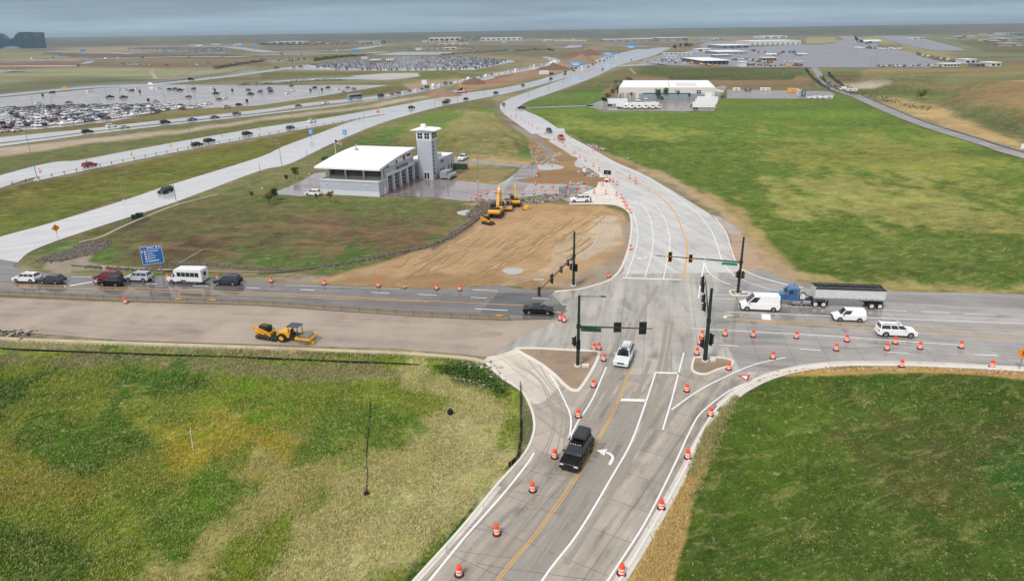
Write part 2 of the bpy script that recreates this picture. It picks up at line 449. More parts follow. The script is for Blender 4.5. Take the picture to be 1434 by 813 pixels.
# cover regions: (polygon in photograph pixels laid back on the ground, colour, soft edge, ragged edge, grassiness)
BR, OL = (118, 108, 84), (116, 110, 84)
PAINT = [
    ([(-900, 92), (360, 90), (360, 101), (125, 121), (-900, 190)], (134, 136, 104), 3, 2, .6),
    ([(-900, 150), (0, 118), (60, 112), (150, 108), (220, 112), (125, 119), (0, 131), (-900, 200)], (98, 100, 74), 3, 2, .7),
    ([(-900, 84), (0, 84), (110, 83), (110, 89), (0, 93), (-900, 130)], (150, 128, 112), 2, 1, .2),
    ([(150, 81), (370, 82), (350, 90), (180, 92)], (120, 112, 88), 2, 2, .5),
    ([(360, 88), (720, 84), (800, 110), (640, 122), (500, 130), (360, 110)], (122, 118, 88), 3, 2, .6),
    ([(520, 100), (640, 97), (700, 97), (660, 112), (590, 116), (530, 110)], (104, 112, 66), 5, 4, .8),
    ([(490, 120), (560, 112), (600, 112), (560, 124), (500, 128)], (110, 112, 72), 3, 3, .7),
    ([(500, 127), (573, 116), (640, 110), (660, 113), (573, 128), (500, 138)], (160, 140, 112), 3, 2, .3),
    ([(-900, 260), (0, 183), (58, 181), (155, 171), (226, 156), (360, 149), (500, 127), (560, 118), (573, 126), (510, 136), (435, 143), (360, 154), (200, 171), (0, 193), (-900, 290)], (110, 104, 66), 2, 2, .8),
    ([(-900, 300), (0, 205), (125, 192), (250, 178), (360, 163), (510, 146), (573, 135), (680, 116), (760, 100), (830, 88), (870, 80), (893, 72), (893, 78), (720, 120), (573, 144), (460, 166), (360, 181), (230, 203), (0, 246), (-900, 420)], (100, 104, 62), 2, 2, .8),
    ([(-900, 310), (0, 207), (125, 194), (250, 181), (360, 166), (510, 149), (573, 137), (680, 118), (720, 108), (720, 113), (680, 122), (573, 141), (510, 153), (360, 171), (250, 187), (125, 202), (0, 219), (-900, 345)], (172, 158, 142), 2, 1.5, .05),
    ([(640, 122), (700, 104), (760, 93), (800, 84), (850, 78), (870, 80), (800, 98), (720, 118), (650, 127)], (150, 124, 100), 4, 4, .2),
    ([(655, 112), (700, 104), (720, 107), (690, 115), (660, 118)], (132, 104, 84), 2, 2, .1),
    ([(738, 98), (760, 95), (770, 101), (745, 103)], (146, 106, 86), 2, 2, .1),
    ([(795, 83), (822, 78), (832, 84), (815, 88), (797, 87)], (118, 88, 68), 2, 2, .1),
    ([(-900, 470), (0, 265), (360, 194), (510, 168), (540, 163), (485, 172), (360, 222), (243, 258), (67, 314), (0, 333), (-900, 640)], (104, 98, 50), 2, 2, 1.),
    ([(-400, 340), (0, 290), (200, 240), (330, 212), (400, 205), (330, 232), (180, 275), (40, 318), (-400, 480)], (100, 108, 44), 10, 6, 1.),
    # block around the station
    ([(27, 365), (40, 354), (70, 341), (135, 319), (243, 284), (360, 241), (405, 230), (460, 203), (535, 171), (611, 151), (690, 134), (700, 152), (745, 188), (790, 222), (850, 250), (880, 290), (880, 360), (850, 392), (780, 405), (600, 405), (340, 392), (60, 384)], (112, 110, 72), 2, 2, .8),
    ([(440, 222), (500, 195), (560, 172), (620, 155), (640, 150), (600, 178), (540, 205), (470, 228)], (92, 114, 52), 5, 4, 1.),
    ([(560, 190), (600, 168), (650, 152), (690, 150), (730, 178), (750, 205), (746, 224), (640, 218), (560, 208)], (132, 126, 80), 8, 6, .9),
    ([(660, 150), (690, 150), (750, 200), (748, 222), (725, 222), (735, 200), (700, 170)], (92, 112, 50), 4, 4, 1.),
    ([(590, 165), (620, 155), (650, 156), (620, 190), (592, 200)], (96, 116, 52), 5, 5, 1.),
    ([(615, 222), (700, 220), (760, 226), (760, 238), (700, 232), (615, 232)], (160, 140, 104), 4, 4, .4),
    ([(640, 234), (715, 240), (700, 262), (640, 262)], (142, 128, 90), 4, 6, .5),
    ([(60, 345), (135, 322), (230, 292), (340, 262), (420, 276), (560, 284), (600, 275), (645, 282), (640, 305), (620, 330), (560, 352), (420, 372), (200, 376), (90, 372)], (98, 98, 62), 5, 4, .62),
    ([(140, 350), (260, 320), (330, 330), (420, 345), (330, 365), (200, 372)], (88, 76, 58), 26, 12, .5),
    ([(420, 300), (520, 292), (600, 300), (560, 340), (470, 350), (430, 330)], (112, 92, 70), 26, 14, .5),
    ([(360, 262), (480, 280), (600, 282), (570, 292), (400, 290), (330, 280)], (92, 102, 56), 14, 8, 1.),
    ([(330, 350), (420, 362), (520, 352), (420, 374), (340, 374)], (84, 108, 54), 14, 8, 1.),
    ([(120, 355), (160, 345), (170, 372), (130, 372)], (86, 110, 54), 6, 6, 1.),
    ([(80, 384), (60, 376), (70, 360), (110, 345), (130, 350), (125, 368), (200, 378), (400, 385), (470, 384), (440, 396), (200, 392)], (150, 138, 122), 4, 4, .1),
    ([(60, 350), (100, 337), (130, 338), (110, 350), (70, 362)], (92, 112, 66), 3, 4, 1.),
    ([(100, 378), (200, 379), (340, 383), (420, 388), (340, 389), (180, 386), (100, 382)], (104, 118, 62), 2, 2, .9),
    # shoulder of the north road and works dirt
    ([(645, 330), (680, 290), (650, 283), (700, 276), (760, 286), (840, 286), (872, 297), (886, 320), (884, 350), (875, 378), (850, 394), (800, 404), (700, 402), (640, 405), (560, 402), (480, 398), (430, 392), (520, 370), (600, 345)], (174, 144, 108), 2.5, 3, .0),
    ([(440, 393), (520, 380), (640, 385), (740, 390), (780, 402), (700, 403), (640, 406), (560, 403), (480, 399)], (150, 122, 88), 5, 5, .1),
    ([(760, 290), (840, 290), (866, 300), (850, 306), (790, 302)], (166, 136, 98), 4, 4, .0),
    ([(700, 330), (760, 320), (800, 300), (830, 302), (800, 340), (760, 372), (700, 380)], (176, 146, 108), 10, 8, .0),
    ([(835, 300), (862, 300), (870, 330), (850, 348), (800, 368), (760, 380), (800, 340)], (188, 168, 140), 6, 6, .0),
    ([(770, 403), (800, 388), (850, 366), (872, 340), (868, 310), (884, 312), (884, 350), (874, 378), (850, 394), (800, 405)], (152, 140, 124), 4, 3, .0),
    ([(600, 345), (645, 315), (672, 300), (678, 306), (650, 325), (605, 352)], (120, 106, 88), 3, 3, .1),
    ([(720, 180), (760, 190), (800, 212), (835, 240), (850, 255), (820, 262), (760, 258), (752, 240), (748, 215), (735, 195)], (150, 122, 88), 3, 4, .1),
    ([(757, 238), (800, 236), (835, 250), (835, 262), (760, 262)], (142, 112, 78), 4, 4, .0),
    ([(690, 148), (700, 150), (722, 168), (735, 180), (720, 186), (700, 168)], (118, 106, 92), 2, 2, .1),
    # large right field
    ([(735, 158), (745, 152), (830, 149), (846, 156), (1004, 156), (1014, 139), (1166, 139), (1172, 133), (1188, 131), (1434, 222), (2600, 640), (2600, 440), (1434, 413), (1180, 402), (1108, 390), (1060, 350), (1010, 292), (950, 258), (900, 236), (850, 215), (800, 190)], (86, 106, 38), 2, 2, 1.),
    ([(880, 150), (1120, 158), (1180, 136), (1300, 180), (1434, 226), (1434, 260), (1200, 220), (1000, 190), (820, 180)], (90, 114, 38), 20, 14, 1.),
    ([(1060, 190), (1300, 196), (1434, 250), (1300, 262), (1100, 215)], (126, 128, 60), 16, 26, .9),
    ([(1060, 262), (1300, 250), (1434, 300), (1434, 330), (1200, 310), (1080, 290)], (140, 138, 76), 16, 28, .9),
    ([(760, 165), (900, 170), (1000, 185), (920, 200), (820, 186)], (122, 130, 60), 10, 12, .9),
    ([(1090, 330), (1300, 330), (1434, 350), (1434, 380), (1180, 375)], (96, 112, 48), 12, 16, 1.),
    ([(1050, 330), (1100, 370), (1180, 390), (1434, 402), (2600, 430), (2600, 440), (1434, 413), (1180, 402), (1108, 390), (1060, 350)], (160, 146, 96), 5, 7, .7),
    ([(820, 205), (870, 222), (940, 246), (1000, 275), (1040, 310), (1080, 350), (1125, 388), (1108, 396), (1060, 390), (1030, 350), (1005, 300), (950, 262), (870, 232)], (168, 146, 116), 4, 5, .1),
    ([(985, 262), (1030, 290), (1075, 335), (1120, 380), (1100, 376), (1050, 330), (1010, 290)], (156, 138, 92), 5, 6, .6),
    ([(795, 190), (830, 208), (870, 224), (900, 236), (880, 240), (830, 218)], (140, 116, 88), 2, 3, .1),
    # airport side
    ([(868, 97), (905, 90), (1140, 95), (1140, 126), (1004, 128), (1000, 112), (880, 112), (790, 150), (735, 152), (730, 135), (788, 126)], (104, 98, 62), 3, 3, .8),
    ([(905, 92), (1138, 95), (1120, 108), (1000, 107), (940, 107), (890, 104)], (78, 86, 50), 4, 3, 1.),
    ([(900, 107), (1130, 108), (1135, 126), (1005, 126), (1000, 112), (880, 113)], (126, 106, 78), 3, 3, .6),
    ([(745, 140), (790, 126), (850, 118), (840, 145), (800, 149), (740, 150)], (84, 106, 48), 4, 5, 1.),
    ([(1140, 95), (1434, 93), (2600, 60), (2600, 600), (1434, 216), (1186, 128)], (126, 112, 76), 3, 3, .8),
    ([(1146, 98), (1220, 96), (1200, 112), (1160, 110)], (92, 92, 60), 4, 4, .9),
    ([(1165, 112), (1300, 108), (1434, 104), (1434, 112), (1300, 118), (1180, 122)], (116, 118, 78), 4, 5, .9),
    ([(1190, 124), (1290, 122), (1330, 130), (1340, 142), (1260, 140), (1200, 132)], (94, 106, 58), 6, 6, 1.),
    ([(1230, 142), (1300, 148), (1380, 178), (1434, 200), (1434, 216), (1300, 172)], (178, 152, 108), 7, 8, .5),
    ([(1385, 120), (1434, 118), (1500, 120), (1500, 134), (1434, 132), (1390, 126)], (174, 146, 106), 4, 4, .5),
    ([(1390, 142), (1500, 130), (1500, 165), (1434, 165), (1370, 150)], (140, 116, 80), 8, 8, .6),
    ([(1310, 150), (1380, 160), (1434, 178), (1500, 200), (1434, 196), (1370, 176)], (92, 96, 60), 6, 6, .9),
    ([(1175, 118), (1210, 117), (1245, 122), (1215, 124), (1180, 124)], (182, 172, 154), 2, 2, .1),
    ([(1166, 110), (1196, 109), (1195, 114), (1170, 114)], (116, 66, 50), 1.5, 1, .1),
    ([(1200, 48), (1434, 40), (2600, 10), (2600, 60), (1434, 92), (1350, 84), (1260, 62)], (112, 116, 88), 3, 2, .7),
    ([(1262, 62), (1300, 60), (1340, 76), (1290, 82)], (136, 130, 92), 3, 3, .7),
    # far strips
    ([(-900, 86), (0, 86.5), (110, 87), (250, 88), (380, 87), (380, 92), (250, 95), (110, 94.5), (0, 97), (-900, 110)], (112, 94, 78), 1, 1.5, .4),
    ([(60, 74), (200, 75.5), (330, 76), (340, 80), (200, 81), (60, 80)], (92, 80, 74), 1, 1.5, .4),
    ([(0, 76), (70, 77), (120, 82), (0, 83)], (122, 128, 96), 1, 1, .6),
    ([(180, 60), (370, 60), (370, 66), (180, 65)], (128, 122, 100), 1, 1, .6), ([(-200, 62), (200, 61), (360, 57), (0, 58)], (150, 154, 136), 1, 1, .5),
    ([(370, 64), (540, 63), (520, 70), (370, 72)], (112, 100, 88), 1, 1.5, .5), ([(540, 60), (900, 56), (900, 62), (540, 66)], (118, 112, 92), 1, 1.5, .5),
    ([(600, 64), (760, 63), (780, 69), (640, 71)], (100, 96, 76), 1, 1.5, .6), ([(730, 68), (840, 67), (840, 76), (780, 84), (720, 78)], (110, 104, 82), 1.5, 2, .5),
    ([(365, 100), (540, 100), (500, 106), (365, 108)], (100, 98, 64), 1.5, 2, .8), ([(860, 63), (1000, 60), (1000, 66), (890, 70)], (108, 98, 84), 1, 1.5, .5),
    ([(1100, 50), (1200, 49), (1190, 56), (1120, 56)], (122, 108, 92), 1, 1, .5), ([(1130, 54), (1165, 52), (1180, 58), (1150, 62), (1128, 61)], (150, 146, 106), 1, 1, .6),
    ([(1200, 53), (1230, 52), (1262, 60), (1235, 62)], (150, 146, 106), 1, 1, .6), ([(1250, 70), (1310, 74), (1345, 82), (1300, 82)], (146, 138, 98), 1.5, 1, .6),
    ([(1330, 56), (1500, 58), (1500, 76), (1380, 72)], (96, 94, 68), 2, 2, .8), ([(1340, 84), (1500, 84), (1500, 90), (1350, 90)], (112, 96, 78), 1, 1.5, .5),
    ([(1280, 46), (1600, 38), (1600, 44), (1290, 50)], (134, 122, 102), 1, 1.5, .5), ([(500, 47), (1100, 40), (1100, 44), (500, 51)], (96, 92, 80), 1, 1, .5),
    # near left field
    ([(-900, 470), (0, 478), (180, 484), (360, 490), (555, 496), (640, 502), (690, 512), (730, 545), (746, 585), (745, 607), (732, 636), (690, 682), (640, 745), (570, 820), (420, 1000), (-900, 1300)], (114, 130, 42), 1.5, 1, 1.),
    ([(-900, 500), (0, 484), (200, 488), (500, 500), (620, 510), (600, 522), (400, 520), (200, 505), (0, 500)], (128, 126, 88), 6, 6, 1.),
    ([(560, 505), (690, 515), (728, 548), (728, 640), (690, 680), (620, 720), (560, 760), (440, 813), (300, 900), (420, 700), (500, 620), (560, 580), (600, 540)], (166, 160, 108), 18, 16, .9),
    ([(640, 560), (722, 560), (720, 650), (650, 700), (560, 750), (440, 800), (480, 720), (560, 650), (620, 610)], (172, 164, 116), 16, 14, .9),
    ([(330, 600), (420, 590), (470, 640), (420, 700), (300, 780), (180, 813), (200, 740), (300, 680)], (156, 150, 92), 14, 18, .9),
    ([(200, 570), (320, 560), (400, 600), (330, 640), (220, 640)], (152, 142, 46), 16, 20, 1.),
    ([(-200, 600), (100, 620), (160, 680), (60, 700), (-200, 680)], (134, 132, 54), 14, 18, 1.),
    ([(-100, 500), (60, 505), (90, 540), (0, 575), (-200, 580)], (54, 92, 20), 12, 12, 1.),
    ([(150, 500), (270, 500), (300, 530), (230, 550), (160, 530)], (68, 106, 26), 12, 14, 1.),
    ([(-200, 720), (90, 735), (130, 770), (60, 800), (-200, 813)], (78, 108, 30), 14, 14, 1.),
    ([(440, 540), (600, 545), (560, 600), (430, 620)], (88, 120, 32), 14, 16, 1.),
    ([(310, 520), (420, 520), (420, 570), (330, 590)], (106, 134, 30), 16, 16, 1.),
    ([(600, 760), (660, 700), (650, 730), (610, 790), (560, 840), (540, 813)], (50, 92, 28), 7, 6, 1.),
    ([(60, 580), (190, 560), (210, 610), (110, 640), (40, 620)], (76, 108, 30), 16, 18, 1.), ([(180, 690), (290, 640), (330, 680), (240, 760), (170, 750)], (92, 122, 36), 14, 16, 1.),
    ([(620, 500), (690, 508), (730, 545), (700, 540), (640, 520)], (66, 86, 40), 5, 5, 1.),
    ([(727, 545), (748, 580), (748, 610), (726, 645), (722, 640)], (106, 110, 76), 3, 2, 1.),
    # near right field
    ([(1000, 570), (1020, 555), (1045, 543), (1090, 527), (1150, 519), (1240, 516), (1434, 524), (2600, 600), (2600, 1300), (760, 1300), (905, 790), (950, 690), (975, 620)], (72, 92, 34), 2, 2, 1.),
    ([(1030, 560), (1200, 560), (1200, 640), (1080, 720), (1000, 740), (1020, 640)], (80, 102, 34), 26, 20, 1.),
    ([(1200, 580), (1434, 600), (1434, 700), (1250, 700)], (82, 88, 42), 26, 26, .9),
    ([(1380, 620), (1434, 615), (1460, 680), (1400, 680)], (60, 92, 36), 14, 12, 1.),
    ([(1060, 528), (1140, 514), (1240, 511), (1434, 518), (2600, 590), (2600, 605), (1434, 530), (1240, 521), (1120, 526)], (178, 146, 90), 2, 4, .4),
    ([(870, 813), (905, 760), (945, 690), (975, 625), (1000, 580), (1020, 560), (1012, 590), (990, 650), (965, 710), (940, 813), (860, 1100), (720, 1100)], (176, 146, 92), 4, 6, .6),
    ([(955, 660), (975, 620), (1000, 580), (1035, 550), (1030, 575), (1000, 620), (975, 670)], (118, 116, 74), 4, 5, .9),
]
NR, NC = 700, 760
dep = np.concatenate([np.linspace(R(62), R(0.62), NR), R(0.62) * 0.75 ** np.arange(1, 14)])
az = np.linspace(R(-58), R(58), NC)
dist = (CAM_H / np.tan(dep))
AZ, DD = np.meshgrid(az, dist)
X, Y = DD * np.sin(AZ), DD * np.cos(AZ)
U, V = uv_of(X, Y)
# ragged borders: displace the lookup by noise of the ground itself, held to the same size in the picture
px_m = np.clip(FPX / DD, 0.3, 40)
n1 = fbm(X * px_m.clip(1, 12) / 40 * 0 + X * 0.09, Y * 0.045, 5)
n2 = fbm(X * 0.09 + 50, Y * 0.045 + 80, 5)
n3 = fbm(X * 0.3 + 11, Y * 0.16 + 5, 5, .6) * 2.2
far = (DD > 500)
n3 = np.where(far, 0, n3 * np.clip(1.4 - DD / 360, 0, 1))
n1 = np.where(far, fbm(X * 0.02, Y * 0.006, 5), n1)
n2 = np.where(far, fbm(X * 0.02 + 31, Y * 0.006 + 7, 5), n2)
def poly_sd(poly, u, v):
    """signed distance in pixels, positive inside"""
    P = np.array(poly, float)
    d2 = np.full(u.shape, 1e18)
    ins = np.zeros(u.shape, bool)
    n = len(P)
    for i in range(n):
        a, b = P[i], P[(i + 1) % n]
        e = b - a
        t = np.clip(((u - a[0]) * e[0] + (v - a[1]) * e[1]) / max(1e-9, e @ e), 0, 1)
        d2 = np.minimum(d2, (u - a[0] - t * e[0]) ** 2 + (v - a[1] - t * e[1]) ** 2)
        cond = (a[1] > v) != (b[1] > v)
        xi = a[0] + (v - a[1]) / (e[1] if abs(e[1]) > 1e-9 else 1e-9) * e[0]
        ins ^= cond & (u < xi)
    return np.where(ins, 1, -1) * np.sqrt(d2)
col = np.zeros(U.shape + (3,))
base_c = np.array(lin(OL)); col[:] = base_c
t_ = np.clip(fbm(X * 0.004, Y * 0.0012, 4) * 3 + 0.5, 0, 1)[..., None]
col = col * (1 - t_) + np.array(lin((146, 132, 112))) * t_
t2_ = np.clip(fbm(X * 0.006 + 90, Y * 0.002 + 40, 5) * 5 - .2, 0, 1)[..., None]
col = col * (1 - t2_) + np.array(lin((96, 100, 66))) * t2_
gr = np.full(U.shape, 0.7)
for poly, rgb, soft, warp, g in PAINT:
    us = [p[0] for p in poly]; vs_ = [p[1] for p in poly]
    pad = soft + warp * 3 + 4
    m_ = (U > min(us) - pad) & (U < max(us) + pad) & (V > min(vs_) - pad) & (V < max(vs_) + pad)
    if not m_.any(): continue
    sd = poly_sd(poly, U[m_] + n1[m_] * warp * 5, V[m_] + n2[m_] * warp * 3)
    w = np.clip(sd / (2 * soft) + 0.5 + n3[m_] * min(1.6, soft / 6), 0, 1)
    w = w * w * (3 - 2 * w)
    col[m_] = col[m_] * (1 - w[:, None]) + np.array(lin(rgb)) * w[:, None]
    gr[m_] = gr[m_] * (1 - w) + g * w
# relief where there are no roads: (polygon, height, soft edge px, roughness)
RELIEF = [
    ([(-1200, 440), (0, 476.5), (176, 483), (360, 489), (470, 493.5), (556, 497), (625, 502.5), (680, 516), (722, 552), (738, 590), (734, 612), (720, 640), (675, 690), (625, 755), (560, 830), (400, 1020), (-1200, 1500)], -1.15, 2.2, 0.2),
    ([(1060, 548), (1150, 532), (1434, 542), (2600, 620), (2600, 1400), (900, 1400), (960, 813), (1000, 690), (1020, 610)], -0.8, 34, 0.3),
    ([(585, 200), (620, 170), (660, 160), (700, 176), (735, 205), (725, 216), (640, 214)], 3.0, 14, 0.3),
    ([(1290, 160), (1350, 110), (1600, 95), (2600, 90), (2600, 420), (1700, 230), (1440, 190)], 11.0, 40, 5.0),
    ([(1190, 116), (1260, 106), (1340, 104), (1300, 125), (1240, 128)], 6.0, 10, 2.0),
    ([(920, 99), (1120, 101), (1110, 113), (940, 112)], -5.0, 6, 1.0),
    ([(820, 170), (1100, 175), (1380, 230), (1434, 380), (1150, 380), (1050, 300), (960, 240)], -0.4, 20, 0.5),
    ([(-300, 300), (200, 245), (330, 215), (250, 240), (60, 300), (-300, 460)], -1.2, 8, 0.3),
    ([(585, 102), (625, 101), (660, 106), (640, 110), (590, 109)], 5.0, 4, 1.0),
]
Z = np.zeros(U.shape)
for poly, h, soft, rgh in RELIEF:
    sd = poly_sd(poly, U, V)
    w = np.clip(sd / (soft * 1.0), 0, 1); w = w * w * (3 - 2 * w)
    sc_ = 0.02 if abs(h) > 2 else 0.12
    Z += w * (h + rgh * 2 * fbm(X * sc_, Y * sc_, 4))
# low ridges at the horizon
ridge = np.clip((DD - 3600) / 2600, 0, 1) * (26 + 34 * (fbm(X * 0.00022 + 4, Y * 0.00018, 4) + 0.3))
Z += ridge * np.clip(1 - (DD - 14000) / 9000, 0.6, 1)
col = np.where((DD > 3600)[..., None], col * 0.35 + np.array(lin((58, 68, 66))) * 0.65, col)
me = bpy.data.meshes.new('ground')
nr, nc = U.shape
vv = np.stack([X, Y, Z], -1).reshape(-1, 3)
me.vertices.add(len(vv)); me.vertices.foreach_set('co', vv.ravel())
ii = np.arange(nr * nc).reshape(nr, nc)
q = np.stack([ii[:-1, :-1], ii[:-1, 1:], ii[1:, 1:], ii[1:, :-1]], -1).reshape(-1, 4)
me.loops.add(q.size); me.loops.foreach_set('vertex_index', q.ravel())
me.polygons.add(len(q))
me.polygons.foreach_set('loop_start', np.arange(0, q.size, 4)); me.polygons.foreach_set('loop_total', np.full(len(q), 4))
me.polygons.foreach_set('use_smooth', np.ones(len(q), bool))
me.update(calc_edges=True)
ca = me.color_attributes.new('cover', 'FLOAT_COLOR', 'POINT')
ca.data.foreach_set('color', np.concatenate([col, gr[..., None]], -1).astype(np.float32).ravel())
gm, n, l, b = nodes_of('ground_cover')
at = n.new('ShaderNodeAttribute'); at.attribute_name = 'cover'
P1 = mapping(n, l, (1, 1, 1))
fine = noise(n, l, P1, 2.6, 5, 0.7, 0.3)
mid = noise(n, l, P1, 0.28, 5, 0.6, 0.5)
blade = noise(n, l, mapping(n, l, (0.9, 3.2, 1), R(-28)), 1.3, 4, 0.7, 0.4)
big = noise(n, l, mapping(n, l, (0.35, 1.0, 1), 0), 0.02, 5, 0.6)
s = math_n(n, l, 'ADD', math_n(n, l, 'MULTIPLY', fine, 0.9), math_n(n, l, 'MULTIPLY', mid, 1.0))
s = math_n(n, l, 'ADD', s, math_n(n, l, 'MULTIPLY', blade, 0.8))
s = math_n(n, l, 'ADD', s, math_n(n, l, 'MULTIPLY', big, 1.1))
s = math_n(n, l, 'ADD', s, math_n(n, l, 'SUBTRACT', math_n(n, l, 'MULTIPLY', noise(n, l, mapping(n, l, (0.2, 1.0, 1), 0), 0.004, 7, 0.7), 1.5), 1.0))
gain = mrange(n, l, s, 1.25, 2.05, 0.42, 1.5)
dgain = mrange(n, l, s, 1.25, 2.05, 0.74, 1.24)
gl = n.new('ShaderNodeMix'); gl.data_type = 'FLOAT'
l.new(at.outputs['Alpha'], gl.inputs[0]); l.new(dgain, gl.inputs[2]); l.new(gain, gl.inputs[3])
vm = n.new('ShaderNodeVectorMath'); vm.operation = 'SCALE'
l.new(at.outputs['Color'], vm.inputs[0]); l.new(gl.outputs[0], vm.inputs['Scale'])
c1 = vm.outputs[0]
straw = mrange(n, l, noise(n, l, mapping(n, l, (0.5, 1.4, 1), R(-25)), 0.5, 6, 0.75, 0.6), 0.52, 0.62, 0, 0.5)
straw = math_n(n, l, 'MULTIPLY', straw, at.outputs['Alpha'])
c2 = mixc(n, l, straw, c1, mixc(n, l, 0.5, c1, lin((196, 180, 120))))
deep = mrange(n, l, noise(n, l, P1, 0.16, 7, 0.75, 0.5), 0.50, 0.60, 0, 0.62)
deep = math_n(n, l, 'MULTIPLY', deep, at.outputs['Alpha'])
c3 = mixc(n, l, deep, c2, mixc(n, l, 1.0, c2, (0.52, 0.80, 0.42), 'MULTIPLY'))
bare = mrange(n, l, noise(n, l, mapping(n, l, (0.35, 1, 1), R(12)), 0.16, 7, 0.72, 0.4), 0.50, 0.60, 0, 0.75)
bare = math_n(n, l, 'MULTIPLY', bare, mrange(n, l, at.outputs['Alpha'], 0.5, 0.85, 1, 0))
c3 = mixc(n, l, bare, c3, mixc(n, l, 0.6, c3, lin((150, 118, 88))))
spk = mrange(n, l, noise(n, l, P1, 1.1, 2, 0.5), 0.66, 0.74, 0, 0.55)
c3 = mixc(n, l, math_n(n, l, 'MULTIPLY', spk, at.outputs['Alpha']), c3, lin((176, 164, 124)))
l.new(c3, b.inputs['Base Color'])
b.inputs['Roughness'].default_value = 0.95
b.inputs['Specular IOR Level'].default_value = 0.12
bp = n.new('ShaderNodeBump'); bp.inputs['Strength'].default_value = 0.5; bp.inputs['Distance'].default_value = 0.25
l.new(s, bp.inputs['Height']); l.new(bp.outputs[0], b.inputs['Normal'])
link('ground', me, gm, None, 'structure')
_zi = Z; _azs, _deps = az, dep
def zat(x, y):
    """terrain height"""
    d = math.hypot(x, y); a = math.atan2(x, y)
    j = int(np.clip(np.searchsorted(az, a), 0, nc - 1)); dd = math.atan2(CAM_H, d)
    i = int(np.clip(np.searchsorted(-dep, -dd), 0, nr - 1))
    return float(Z[i, j])
def cover_at(x, y):
    d = math.hypot(x, y); a = math.atan2(x, y)
    j = int(np.clip(np.searchsorted(az, a), 0, nc - 1)); dd = math.atan2(CAM_H, d)
    i = int(np.clip(np.searchsorted(-dep, -dd), 0, nr - 1))
    return col[i, j]
# ------------------------------------------------------------------ roads, pavements, aprons
CONC = (176, 174, 174)
m_north = pave('concrete_north', (192, 190, 187), R(105), 0.35, 0.09, (4.6, 3.7), streak=0.5)
m_inter = pave('concrete_intersection', (168, 163, 154), R(78), 0.35, 0.15, (4.6, 3.7), streak=0.6)
m_south = pave('concrete_south', (172, 163, 151), R(58), 0.32, 0.2, (4.6, 3.7), streak=0.7)
m_east = pave('concrete_east', (150, 145, 140), R(-10), 0.62, 0.16, (4.6, 3.7), streak=0.7, smooth_r=0.10)
m_west = pave('wet_concrete_west', (114, 108, 105), R(-6), 0.85, 0.2, (4.6, 3.7), streak=0.8, smooth_r=0.09)
m_hw = pave('highway_concrete', (194, 193, 194), R(32), 0.6, 0.07, None, streak=0.6, rough=0.35, smooth_r=0.12)
m_hw_dark = pave('dark_shoulder', (86, 82, 84), R(32), 0.3, 0.12, None)
m_lot = pave('wet_lot', (186, 178, 178), 0.0, 0.5, 0.12, None, rough=0.3, smooth_r=0.12)
m_asph = pave('fresh_asphalt', (84, 82, 84), R(-8), 0.45, 0.12, None)
m_old = pave('old_asphalt', (134, 128, 124), R(-8), 0.3, 0.12, None)
m_apron = pave('apron_concrete', (116, 116, 124), 0.0, 0.4, 0.08, None, rough=0.5, smooth_r=0.3)
m_milled = pave('milled_base', (156, 142, 130), R(-8), 0.1, 0.10, None, rough=0.85, smooth_r=0.5, streak=0.9, ncol=(166, 152, 138))
m_slip = pave('slip_concrete', (206, 196, 182), R(120), 0.1, 0.10, (4.6, 3.7), rough=0.7, smooth_r=0.4)
m_bright = mat('kerb_concrete', (214, 208, 200), 0.7, var=0.12, scale=0.6)
m_walk = pave('new_concrete', (214, 208, 198), R(-5), 0.1, 0.07, (1.8, 1.8), rough=0.8, smooth_r=0.6)
m_white = mat('white_road_paint', (226, 226, 226), 0.55, var=0.1, scale=0.8)
m_yellow = mat('yellow_road_paint', (206, 160, 84), 0.55, var=0.12, scale=0.8)
m_tar = mat('joint_sealant', (92, 88, 86), 0.7)
m_brown = pave('island_dirt', (140, 122, 104), 0.0, 0.2, 0.14, None, rough=0.9, smooth_r=0.7, ncol=(158, 136, 112))

# far and middle distance
band('far_road', [(-500, 180), (0, 132.6), (125, 121), (213, 117), (300, 108), (360, 100.5), (422, 92), (440, 90)], [(-500, 186), (0, 135.8), (125, 124), (213, 119.8), (300, 110.8), (360, 103.3), (425, 94), (446, 90)], 0.15, m_hw)
band('far_rail_bed', [(-500, 176), (0, 131.4), (125, 119), (213, 114), (300, 103), (360, 93)], [(-500, 178.5), (0, 132.6), (125, 121), (213, 116.4), (300, 105.4), (360, 95.5)], 0.2, m_hw_dark)
sheet('parking_lot_surface', [(-500, 165), (0, 137), (150, 123), (226, 118.6), (360, 120), (460, 119.5), (545, 119.5), (500, 127), (435, 137.5), (360, 148.5), (320, 150), (226, 156.5), (155, 171), (58, 181), (0, 184), (-500, 240)], 0.12, m_lot)
band('upper_lot_road', [(325, 121), (380, 114), (440, 110), (480, 109), (540, 104), (580, 103)], [(325, 119), (380, 117.5), (440, 113), (490, 111.5), (550, 112), (610, 104)], 0.15, m_hw)
band('highway_carriageway_north', [(-500, 245), (0, 193), (125, 180.6), (201, 171.5), (360, 154.5), (435, 144), (510, 137), (573, 127), (636, 114), (686, 104), (720, 98), (760, 92), (775, 85), (760, 81)],
     [(-500, 258), (0, 200.5), (125, 185), (226, 173.3), (360, 159), (435, 148.5), (510, 141), (573, 131), (636, 118), (686, 108.5), (720, 102.5), (768, 94), (785, 85), (765, 79.5)], 0.15, m_hw)
band('highway_shoulder_road', [(-500, 262), (0, 202), (125, 186.3), (226, 174.7), (360, 160.3), (510, 142.3), (636, 119)], [(-500, 268), (0, 205.5), (125, 189), (226, 177), (360, 162.3), (510, 143.8), (636, 120)], 0.16, m_hw)
